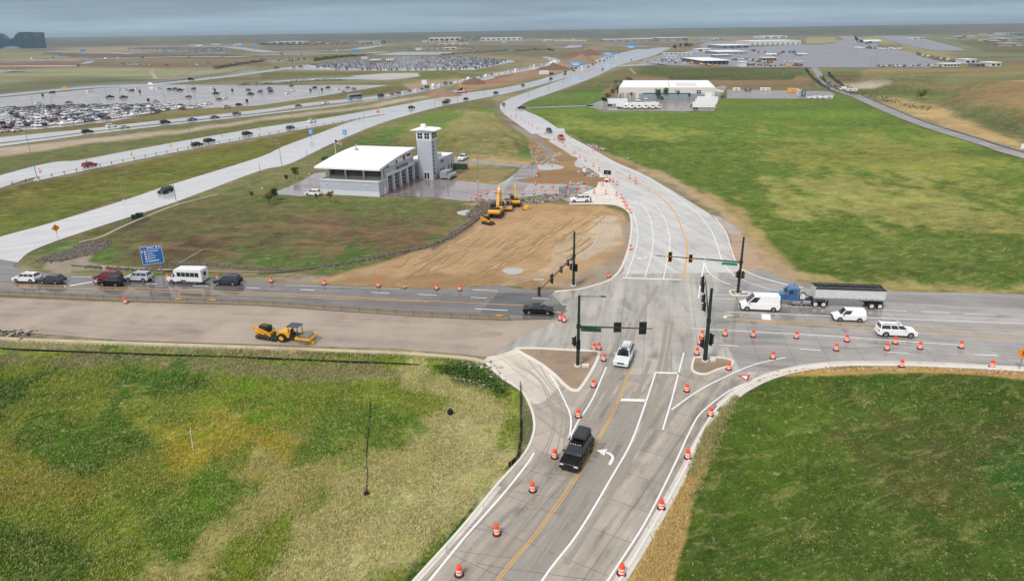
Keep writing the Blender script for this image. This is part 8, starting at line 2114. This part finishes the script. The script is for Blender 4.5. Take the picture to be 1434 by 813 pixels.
LG = leaf_mat('leaf_green', (62, 84, 40), (96, 112, 56)); LD = leaf_mat('leaf_dark', (40, 56, 38), (66, 80, 48)); LB = leaf_mat('leaf_brown', (116, 90, 62), (144, 120, 76)); LY = leaf_mat('leaf_yellow', (140, 138, 62), (116, 122, 58)); LP = leaf_mat('leaf_pale', (160, 168, 150), (134, 144, 124))
for a in [('young_tree', 413.5, 251, 4.0, 3.2, LG, 'small green tree at the left parking of the fire station'), ('shrub', 401.5, 254, 2.0, 1.6, LD, 'dark shrub beside the small green tree at the station parking'), ('young_tree', 384.5, 281, 3.6, 3.0, LD, 'dark young tree on the slope left of the station'),
          ('young_tree', 377.5, 288, 3.8, 3.0, LB, 'brownish young tree, lowest on the slope left of the station'), ('young_tree', 462.5, 283.5, 3.6, 2.6, LB, 'brownish young tree in front of the station wall'), ('shrub', 443.5, 278.5, 1.3, 1.0, LD, 'small shrub left of the brownish tree at the station wall'), ('shrub', 455, 227, 2.0, 3.0, LG, 'green bush behind the left edge of the station roof'),
          ('shrub', 353.5, 279, 2.4, 1.6, LG, 'single small tree at the top of the ramp verge')]:
    tree(*a)
for i, (u, v, h_, w_, m_) in enumerate([(893, 137.5, 5.5, 4.5, LD), (899, 137.2, 6, 5.5, LD), (922, 138.6, 7, 7, LG), (931.5, 138.4, 7, 6.5, LG), (949, 138.5, 6, 5, LD), (884, 138.4, 4.5, 3, LB), (965, 139.5, 4, 3, LD)]):
    tree('tree', u, v, h_, w_, m_, '%s tree from the left along the front of the warehouse' % ORD[[1, 2, 3, 4, 5, 0, 6][i]], 'trees along the warehouse front', nb=8, z=.13)
for i, (u, v, h_, w_) in enumerate([(846, 149, 6, 5), (852, 141, 5, 6), (859, 136, 6, 6), (865, 131, 6, 7), (873, 125, 6, 8), (881, 119, 6, 8), (868, 135, 4, 5)]):
    tree('bare_tree', u, v, h_, w_, LB if i else LD, 'brownish bare tree in the row at the left end of the warehouse' if i else 'small dark tree on its kerb island left of the warehouse yard', 'brownish trees left of the warehouse' if i else None, nb=9, leaves=70)
tree('pale_shrub', 860, 121, 6, 8, LP, 'pale grey-green round shrub behind the left corner of the warehouse')
tree('tree', 1290, 139, 6, 7.5, LY, 'lone yellow-green tree on the slope right of the airport road', trunk=.2)
for i, (u, v, s_) in enumerate([(604, 60, 10), (609, 60, 12), (620, 60.5, 14), (625, 60.5, 14), (643, 60.5, 13), (648, 60.5, 13), (653, 60, 10), (655, 57.5, 12), (664, 58, 10), (668, 57.5, 13), (672, 57.5, 12), (711, 58, 10)]):
    tree('tree', u, v, s_ * 1.1, s_ * 1.1, LD, 'dark tree in front of the beige and pale halls on the horizon', 'dark trees at the far halls', nb=6, leaves=40)
for i, (u, v, s_) in enumerate([(946, 71, 14), (953, 68, 12), (960, 68.5, 14), (964, 68, 13), (968, 66.5, 10), (957, 58.5, 14), (961, 58.5, 12)]):
    tree('tree', u, v, s_ * .9, s_, LD if i % 2 == 0 else LG, 'tree in the clump left of the cargo halls', 'trees left of the cargo halls', nb=6, leaves=50)
# hedge lines and brush, far away
def brush(name, px, n_, w, hgt, m_, lab, kind='stuff', cat='hedge', z=0.0, spread=0.0):
    P_ = [G(*p) for p in smooth(px, 6)]; vs, fs_ = [], []
    c_ = [0]
    for a, b_ in zip(P_[:-1], P_[1:]): c_.append(c_[-1] + (b_ - a).length)
    for _ in range(n_):
        s_ = rs.uniform(0, c_[-1]); i = min(len(P_) - 2, int(np.searchsorted(c_, s_)) - 1 if s_ > 0 else 0); i = max(0, i)
        q = P_[i].lerp(P_[i + 1], (s_ - c_[i]) / max(1e-6, c_[i + 1] - c_[i])); amp = .6 + .8 * abs(math.sin(s_ * .13) * math.sin(s_ * .05 + 1))
        p = np.array([q.x + rs.normal() * w * .4, q.y + rs.normal() * w * .4, z + rs.uniform(0, hgt) * amp])
        a = rs.normal(size=3); a /= np.linalg.norm(a); b_ = np.cross(a, rs.normal(size=3)); b_ /= np.linalg.norm(b_); t = hgt * rs.uniform(.15, .4); k = len(vs)
        vs += [tuple(p - a * t), tuple(p + b_ * t * .7), tuple(p + a * t), tuple(p - b_ * t * .7)]; fs_.append((k, k + 1, k + 2, k + 3))
    me = bpy.data.meshes.new(name); me.from_pydata(vs, [], fs_)
    return tag(link(name, me, m_), lab, cat if kind != 'stuff' else None, None, kind if kind == 'stuff' else None)
brush('hedge', [(440, 86), (470, 81.5), (500, 79), (512, 78.5)], 700, 5, 4, LD, 'dark hedge at the upper left of the distant lot', 'thing')
brush('hedge', [(618, 78), (640, 76), (680, 73.5), (712, 71.5)], 600, 4, 3.5, LD, 'dark hedge line right of the empty lot', 'thing')
brush('hedge', [(720, 72.5), (745, 71), (765, 70.5), (775, 71.5)], 500, 4, 3.5, LD, 'dark hedge line above the loop road', 'thing')
brush('hedge', [(300, 97.5), (330, 92), (360, 87.5), (372, 86)], 700, 4, 3.5, mat('hedge_brown', (78, 64, 54), .9), 'dark brown embankment hedge on the left plain', 'thing')
brush('roadside_scrub', [(330, 119.5), (380, 117.5), (440, 114), (480, 113)], 800, 6, 1.8, LG, 'green scrub between the wet lot and the upper lot road')
brush('roadside_scrub', [(360, 63), (440, 63.5), (540, 61.5)], 900, 14, 9, LD, 'scrub in front of the far houses')
brush('horizon_woods', [(60, 55), (200, 54.5), (360, 54), (460, 53)], 2600, 90, 26, LD, 'dark belts of woods far off below the ridge')
brush('horizon_woods', [(560, 51.5), (720, 49.5), (860, 47.5), (1010, 46.5), (1110, 45.5)], 2600, 110, 26, LD, 'dark belts of woods far off below the ridge')
brush('horizon_woods', [(1200, 44.5), (1300, 42), (1434, 40)], 1500, 90, 16, LD, 'scattered tree lines on the far right plain')
brush('roadside_scrub', [(1150, 108), (1158, 117), (1172, 125), (1200, 134)], 500, 3, 1.6, LD, 'dark scrub along the airport road')
brush('drainage_fence_growth', [(1128, 97), (1136, 108), (1150, 120), (1162, 126)], 700, 1.2, 1.8, mat('fence_dark', (52, 66, 64), .8), 'dark mesh fence left of the airport road')
brush('drainage_fence_growth', [(1160, 103), (1168, 112), (1182, 122), (1200, 128)], 700, 1.0, 1.8, MATS['fence_dark'], 'dark mesh fence right of the airport road')
brush('roadside_scrub', [(1205, 150 - 22), (1260, 152 - 5), (1330, 158)], 300, 12, 1.4, LD, 'low scrub patches on the tan slope')
brush('weeds', [(622, 503), (640, 508), (662, 513), (690, 520), (706, 528), (716, 540)], 5200, 2.2, .5, leaf_mat('weed_green', (48, 80, 32), (92, 118, 50)), 'lush green weeds among the rocks at the end of the edge wall', z=-1.0)
# ------------------------------------------------------------------ rocks and soil heaps
def rocks(name, px, n_, w, size, m_, lab, z=0.0):
    P_ = [G(*p) for p in smooth(px, 6)]; c_ = [0]
    for a, b_ in zip(P_[:-1], P_[1:]): c_.append(c_[-1] + (b_ - a).length)
    vs, fs_, mi = [], [], []
    base = np.array([(1, 0, 0), (-1, 0, 0), (0, 1, 0), (0, -1, 0), (0, 0, 1), (0, 0, -1)], float)
    F = [(0, 2, 4), (2, 1, 4), (1, 3, 4), (3, 0, 4), (2, 0, 5), (1, 2, 5), (3, 1, 5), (0, 3, 5)]
    for _ in range(n_):
        s_ = rs.uniform(0, c_[-1]); i = max(0, min(len(P_) - 2, int(np.searchsorted(c_, s_)) - 1)); q = P_[i].lerp(P_[i + 1], (s_ - c_[i]) / max(1e-6, c_[i + 1] - c_[i]))
        x, y = q.x + rs.uniform(-.5, .5) * w, q.y + rs.uniform(-.5, .5) * w
        sz = size * rs.uniform(.4, 1.3); k = len(vs)
        for b_ in base: vs.append(tuple(np.array([x, y, zat(x, y) + z + sz * .2]) + (b_ + rs.normal(size=3) * .25) * sz * np.array([1, 1, .6])))
        m1 = rs.randint(len(m_))
        for f_ in F: fs_.append(tuple(k + t for t in f_)); mi.append(m1)
    me = bpy.data.meshes.new(name); me.from_pydata(vs, [], fs_); 
    o = link(name, me, m_); me.polygons.foreach_set('material_index', mi)
    return tag(o, lab, None, None, 'stuff')
mk = [mat('rock_dark', (84, 76, 70), .9, var=.2), mat('rock_grey', (114, 106, 98), .9, var=.2), mat('rock_light', (170, 160, 148), .9, var=.15)]
rocks('riprap_rocks', [(75, 362), (100, 356), (125, 350), (128, 342)], 2200, 6, .26, mk[:2], 'dark riprap rocks at the left end of the station field')
rocks('riprap_rocks', [(120, 373), (200, 378), (238, 371), (280, 370), (330, 374), (400, 379), (450, 375)], 1800, 1.5, .18, mk[:2], 'dark riprap along the lower ditch of the station field')
rocks('riprap_rocks', [(450, 375), (520, 362), (580, 350), (615, 340), (650, 318), (682, 294), (700, 282)], 2600, 1.8, .2, mk[:2], 'grey riprap along the curved ditch beside the graded dirt')
rocks('rubble', [(700, 281), (735, 283), (770, 278), (800, 273)], 1300, 5, .26, mk, 'broken pavement rubble above the graded dirt')
rocks('rubble', [(688, 282), (676, 292), (664, 303)], 1000, 5, .24, mk[:2], 'rubble left of the large excavator')
rocks('rubble', [(752, 205), (756, 222), (762, 232)], 260, 6, .35, mk[1:], 'pale rubble beside the gravel haul road')
rocks('rubble', [(782, 215), (778, 226)], 60, 3, .5, mk[2:], 'pale stones right of the haul road')
rocks('rubble', [(826, 202), (836, 207), (845, 210)], 140, 3.5, .5, [mk[2], mk[1]], 'heap of rubble at the right edge of the north road')
rocks('rubble', [(815, 240), (830, 246), (822, 252), (800, 258)], 260, 4, .5, mk[1:], 'rubble at the inner corner of the works turnout')
rocks('field_stones', [(1050, 533), (1100, 521), (1180, 516.5), (1300, 516.5), (1434, 522)], 380, 1.3, .16, [mk[2], mat('sandstone', (196, 160, 104), .9), mat('sandstone_dark', (140, 104, 60), .9)], 'sandy stones along the golden verge')
rocks('roadside_stones', [(632, 512), (650, 516), (662, 520), (676, 513), (686, 520), (694, 530)], 60, 3.0, .3, [mk[2], mk[1]], 'pale boulders among the weeds at the wall end')
rk = MB(); 
def heap(u, v, w, dpt, hgt, m_, lab):
    B = G(u, v); n = 20; me_v, me_f = [], []
    for j in range(n + 1):
        for i in range(n + 1):
            a, b_ = i / n * 2 - 1, j / n * 2 - 1; q = max(0, 1 - math.hypot(a, b_)); nz = float(fbm(np.array(a * 3 + u), np.array(b_ * 3 + v), 4))
            me_v.append((a * w / 2, b_ * dpt / 2, (q ** .8) * hgt * (1 + nz * .9) - .05))
    for j in range(n):
        for i in range(n): me_f.append((j * (n + 1) + i, j * (n + 1) + i + 1, (j + 1) * (n + 1) + i + 1, (j + 1) * (n + 1) + i))
    me = bpy.data.meshes.new('soil_heap'); me.from_pydata(me_v, [], me_f); me.polygons.foreach_set('use_smooth', [True] * len(me_f))
    o = link('soil_heap', me, m_); o.location = (B.x, B.y, zat(B.x, B.y)); return tag(o, lab, 'soil heap')
m_soil = mat('heap_soil', (136, 112, 90), .95, var=.25, scale=.4); m_soil2 = mat('heap_soil_dark', (110, 84, 66), .95, var=.25, scale=.3)
heap(621, 134, 26, 24, 5.2, m_soil, 'brown soil heap between the two highways')
heap(663, 117, 24, 30, 5, m_soil2, 'dark reddish soil heap beside the upper highway'); heap(690, 116, 40, 22, 3, mat('heap_red', (140, 102, 82), .95, var=.2, scale=.3), 'low reddish soil bank along the upper highway')
heap(813, 89, 46, 70, 11, m_soil, 'large brown mound left of the far highway'); heap(800, 79, 40, 60, 8, m_soil2, 'dark mound behind the large brown mound'); heap(825, 77, 44, 70, 10, m_soil2, 'second dark mound beyond the large brown mound'); heap(775, 97, 40, 50, 6, m_soil2, 'ragged dark spoil bank left of the blue overhead sign'); heap(835, 69.5, 60, 80, 9, m_soil, 'farthest brown mound near the cross road')
heap(757, 196, 9, 5, 1.2, mat('gravel_heap', (128, 112, 98), .95, var=.2), 'gravel pile at the head of the haul road'); heap(790, 252, 30, 12, 1.0, mat('heap_mud', (136, 106, 74), .95, var=.25, scale=.4), 'low brown mud bank below the puddle')
heap(790, 222, 10, 12, .9, MATS['heap_mud'], 'low mud bank between haul road and north road'); heap(686, 468.5, 6, 3, .25, mat('sand_heap', (150, 136, 122), .95), 'slight sand ripple near the end of the barrier')
pp_ = empty('pipe_stack', G(640, 130, .2), .5); h = MB(); [h.tube((-7, k * .9, .5), (7, k * .9, .5), .5, .5, 10) for k in range(4)]; h.build('pipe', mat('pipe_lilac', (196, 164, 196), .5), pp_); tag(pp_, 'lilac pipes lying right of the brown soil heap', 'pipes')
wt = empty('water_tank', G(762, 104.5, .2), .3); h = MB(); h.box((0, 0, 2), (9, 6, 3.6), top=.85); h.build('cover', mat('plate_white', (210, 212, 210), .5), wt); h = MB(); h.box((7, 0, .8), (5, 3, 1.6)); h.build('machine', m_cab, wt); tag(wt, 'white covered tank beside the works left of the highway', 'tank')
bb = MB(); c_ = G(630, 568.5); z0 = zat(c_.x, c_.y)
bush = empty('black_bin_bag', (c_.x, c_.y, z0)); bb.lathe([(.12, 0), (.32, .1), (.38, .35), (.3, .6), (.1, .78), (.05, .9)], n=10); bb.build('bag', m_blk, bush); tag(bush, 'black bag lying in the pale grass of the left field', 'bag')
mk_ = empty('marker_pole', (G(512, 678).x, G(512, 678).y, zat(G(512, 678).x, G(512, 678).y))); 
h = MB(); pth = [G(512, 678), G(513, 655), G(512, 620), G(515, 590), G(518, 552)]; o0 = Vector(mk_.location)
h.path([Vector((p.x, p.y, zat(p.x, p.y) + .07)) - o0 for p in pth], .07, 6); h.build('hose', m_blk, mk_); h = MB(); h.lathe([(.3, 0), (.3, .15), (.1, .35)], n=10); h.build('hose_coil', m_blk, mk_); tag(mk_, 'thin black hose lying across the left field', 'hose')
hy = empty('white_pipe', (G(268, 617).x, G(268, 617).y, 0)); o0 = Vector(hy.location); h = MB(); pth = [G(268, 617), G(266, 605), G(264, 590), G(264.5, 586)]; h.path([Vector((p.x, p.y, zat(p.x, p.y) + .06)) - o0 for p in pth], .035, 6); h.build('pipe', m_walk, hy); tag(hy, 'thin white pipe lying in the left field', 'pipe')
# pale concrete drainage pans
def pan(px, w, lab):
    mb = MB(); P_ = [G(*p) for p in smooth(px, 4)]; strip(mb, [(p.x, p.y) for p in P_], w, .05, 0, 0, True)
    return mb.build('drainage_channel', m_brown if w > 2 else MATS['track_gravel'], kind='structure')
pan([(110, 339), (140, 332), (170, 318), (205, 303), (250, 286), (305, 272)], .9, ''); pan([(130, 372), (200, 376.5), (260, 379), (360, 383.5)], .9, ''); pan([(247, 371), (262, 362), (283, 350)], .25, '')
pan([(689, 162), (694, 164.5), (706, 166), (718, 169.5)], 1.0, ''); pan([(882, 95), (889, 103), (895, 104)], 3.0, '')
for i, (u, v) in enumerate([(196, 304), (188, 306.5)]):
    q = empty('electrical_cabinet', G(u, v, .02), .3); h = MB(); h.box((0, 0, .55), (1.6 - i * .6, .9, 1.1)); h.build('housing', mat('dumpster_green', (34, 66, 50), .6), q, .04); h = MB(); h.box((0, -.47, .55), (1.1 - i * .5, .04, .8)); h.build('door', m_dark, q); tag(q, ('larger' if i == 0 else 'smaller') + ' dark green cabinet beside the pale channel along the ramp', 'cabinet')
# pavement dirt: tracks on the graded soil and dark streaks
tr_ = MB(); random.seed(4)
DIRT = [(645, 330), (690, 292), (760, 289), (840, 289), (870, 299), (882, 320), (880, 350), (870, 378), (800, 402), (480, 395), (560, 365), (600, 350)]
def on_dirt(pts): return all(inside(DIRT, *p) for p in pts)

for i in range(60):
    u0 = 540 + random.uniform(0, 260); v0 = 385 - random.uniform(0, 60) - max(0, (u0 - 700)) * .25; 
    L1 = random.uniform(15, 60)
    q_ = random.uniform(-6, 6); L1 *= .7; pp = [(u0, v0), (u0 + L1 * .8, v0 - L1 * .45 + q_), (u0 + L1 * 1.5, v0 - L1 * .95)]
    if on_dirt(pp): strip(tr_, pp, random.uniform(.08, .3), .012 + i * .0004, 4)
tr_.build('vehicle_tracks', mat('track_pale_soil', (188, 161, 126), .95, var=.15, scale=.5), kind='structure')
tr_ = MB()
for i in range(6):
    a = i * 5 + random.uniform(-2, 2); strip(tr_, [(852 - a * .6, 303 + a * .3), (862 - a, 322), (852 - a, 345), (822 - a, 362 + i * .4)], .28, .012 + i * .0004, 6)
for i in range(3): strip(tr_, [(700 + i * 9, 400 - i * 5), (740 + i * 6, 392 - i * 5), (800 + i * 2, 372 - i * 6)], .25, .02 + i * .0004, 5)
tr_.build('vehicle_tracks', mat('track_grey', (176, 166, 154), .95, var=.15, scale=.5), kind='structure')
tr_ = MB()
for i in range(50):
    u0 = 540 + random.uniform(0, 260); v0 = 390 - random.uniform(0, 50) - max(0, (u0 - 700)) * .25; L1 = random.uniform(10, 50)
    q_ = random.uniform(-6, 6); L1 *= .7; pp = [(u0, v0), (u0 + L1 * .8, v0 - L1 * .42 + q_), (u0 + L1 * 1.5, v0 - L1 * .85)]
    if on_dirt(pp): strip(tr_, pp, random.uniform(.1, .4), .037 + i * .0003, 4)
tr_.build('vehicle_tracks', mat('track_dark', (150, 122, 88), .95, var=.15, scale=.5), kind='structure')

# ------------------------------------------------------------------ grass tufts on the near fields
def tufts(name, poly, n_, hgt, lab, seed, straw=.35):
    r2 = np.random.RandomState(seed)
    us = [p[0] for p in poly]; vs_ = [p[1] for p in poly]
    cs = np.array([G(*p)[:2] for p in poly]); x0, y0 = cs.min(0); x1, y1 = cs.max(0)
    got = []; tot = 0
    while tot < n_:
        x = r2.uniform(x0, x1, 40000); y = r2.uniform(y0, y1, 40000)
        u, v = uv_of(x, y, -.5)
        ok = (poly_sd(poly, u, v) > 0) & (r2.rand(40000) < np.clip((70.0 / np.hypot(x, y)) ** 1.0, .15, 1))
        dens = fbm(x * .25, y * .25, 3) + .5; ok &= r2.rand(40000) < np.clip(dens * 1.6 - .3, .1, 1)
        got.append(np.stack([x[ok], y[ok]], -1)); tot += int(ok.sum())
    P_ = np.concatenate(got)[:n_]
    d = np.hypot(P_[:, 0], P_[:, 1]); a = np.arctan2(P_[:, 0], P_[:, 1])
    jj = np.clip(np.searchsorted(az, a), 0, nc - 1); ii_ = np.clip(np.searchsorted(-dep, -np.arctan2(CAM_H, d)), 0, nr - 1)
    zz = Z[ii_, jj]; cc = col[ii_, jj]
    nb = 4; N_ = len(P_) * nb
    base = np.repeat(P_, nb, 0) + r2.normal(0, .10, (N_, 2)); bz = np.repeat(zz, nb) - .03
    t = r2.uniform(0, 6.28, N_); lean = r2.normal(0, .5, (N_, 2)) + np.array([.25, .1]); hh = hgt * r2.uniform(.5, 1.3, N_); w = .035 + .03 * r2.rand(N_)
    dx, dy = np.cos(t) * w, np.sin(t) * w
    V_ = np.zeros((N_, 3, 3)); V_[:, 0] = np.stack([base[:, 0] - dx, base[:, 1] - dy, bz], -1); V_[:, 1] = np.stack([base[:, 0] + dx, base[:, 1] + dy, bz], -1)
    V_[:, 2] = np.stack([base[:, 0] + lean[:, 0] * hh, base[:, 1] + lean[:, 1] * hh, bz + hh], -1)
    me = bpy.data.meshes.new(name); me.vertices.add(N_ * 3); me.vertices.foreach_set('co', V_.ravel())
    me.loops.add(N_ * 3); me.loops.foreach_set('vertex_index', np.arange(N_ * 3)); me.polygons.add(N_)
    me.polygons.foreach_set('loop_start', np.arange(0, N_ * 3, 3)); me.polygons.foreach_set('loop_total', np.full(N_, 3)); me.update(calc_edges=True)
    c3 = np.repeat(cc, nb, 0) * np.repeat(r2.uniform(.8, 1.7, (len(P_), 1)), nb, 0)
    sel = np.repeat(r2.rand(len(P_)) < straw, nb); c3[sel] = c3[sel] * .45 + np.array(lin((202, 188, 134))) * .55
    ca = me.color_attributes.new('cover', 'FLOAT_COLOR', 'POINT'); c4 = np.concatenate([np.repeat(c3, 3, 0), np.ones((N_ * 3, 1))], -1); ca.data.foreach_set('color', c4.astype(np.float32).ravel())
    return tag(link(name, me, m_tuft), lab, None, None, 'stuff')
m_tuft, n, l, b = nodes_of('grass_blades'); at = n.new('ShaderNodeAttribute'); at.attribute_name = 'cover'; l.new(at.outputs['Color'], b.inputs['Base Color']); b.inputs['Roughness'].default_value = .9; b.inputs['Specular IOR Level'].default_value = .15
tufts('grass', [(-60, 487), (360, 494), (555, 500), (640, 508), (712, 545), (724, 600), (715, 640), (670, 690), (610, 760), (545, 840), (-60, 840)], 90000, .2, 'rough mixed green and straw grass of the left field', 1)
tufts('grass', [(1040, 556), (1090, 534), (1150, 524), (1434, 530), (1500, 540), (1500, 840), (925, 840), (960, 720), (1000, 620)], 36000, .12, 'short dark green grass of the right field', 2, .10)
tufts('grass', [(985, 610), (1012, 575), (1035, 555), (1000, 640), (965, 720), (930, 813), (905, 850), (880, 840), (915, 760), (955, 690)], 7000, .3, 'golden dry grass beside the right kerb', 3, .55)
rocks('debris', [(0, 468), (20, 466), (45, 470)], 70, 2.5, .3, [mk[0], mk[2], mk[1], m_blk], 'dark and coloured debris at the left end of the tan edge wall')

# ------------------------------------------------------------------ air
hz_m = bpy.data.materials.new('haze_air'); hz_m.use_nodes = True; nt = hz_m.node_tree
for x in list(nt.nodes):
    if x.type == 'BSDF_PRINCIPLED': nt.nodes.remove(x)
pv = nt.nodes.new('ShaderNodeVolumePrincipled'); pv.inputs['Density'].default_value = 8e-5; pv.inputs['Color'].default_value = (.55, .72, .88, 1); pv.inputs['Anisotropy'].default_value = .1
nt.links.new(pv.outputs[0], [x for x in nt.nodes if x.type == 'OUTPUT_MATERIAL'][0].inputs['Volume'])
h = MB(); h.box((0, 12000, 66), (60000, 60000, 140)); h.build('haze', hz_m, kind='stuff')
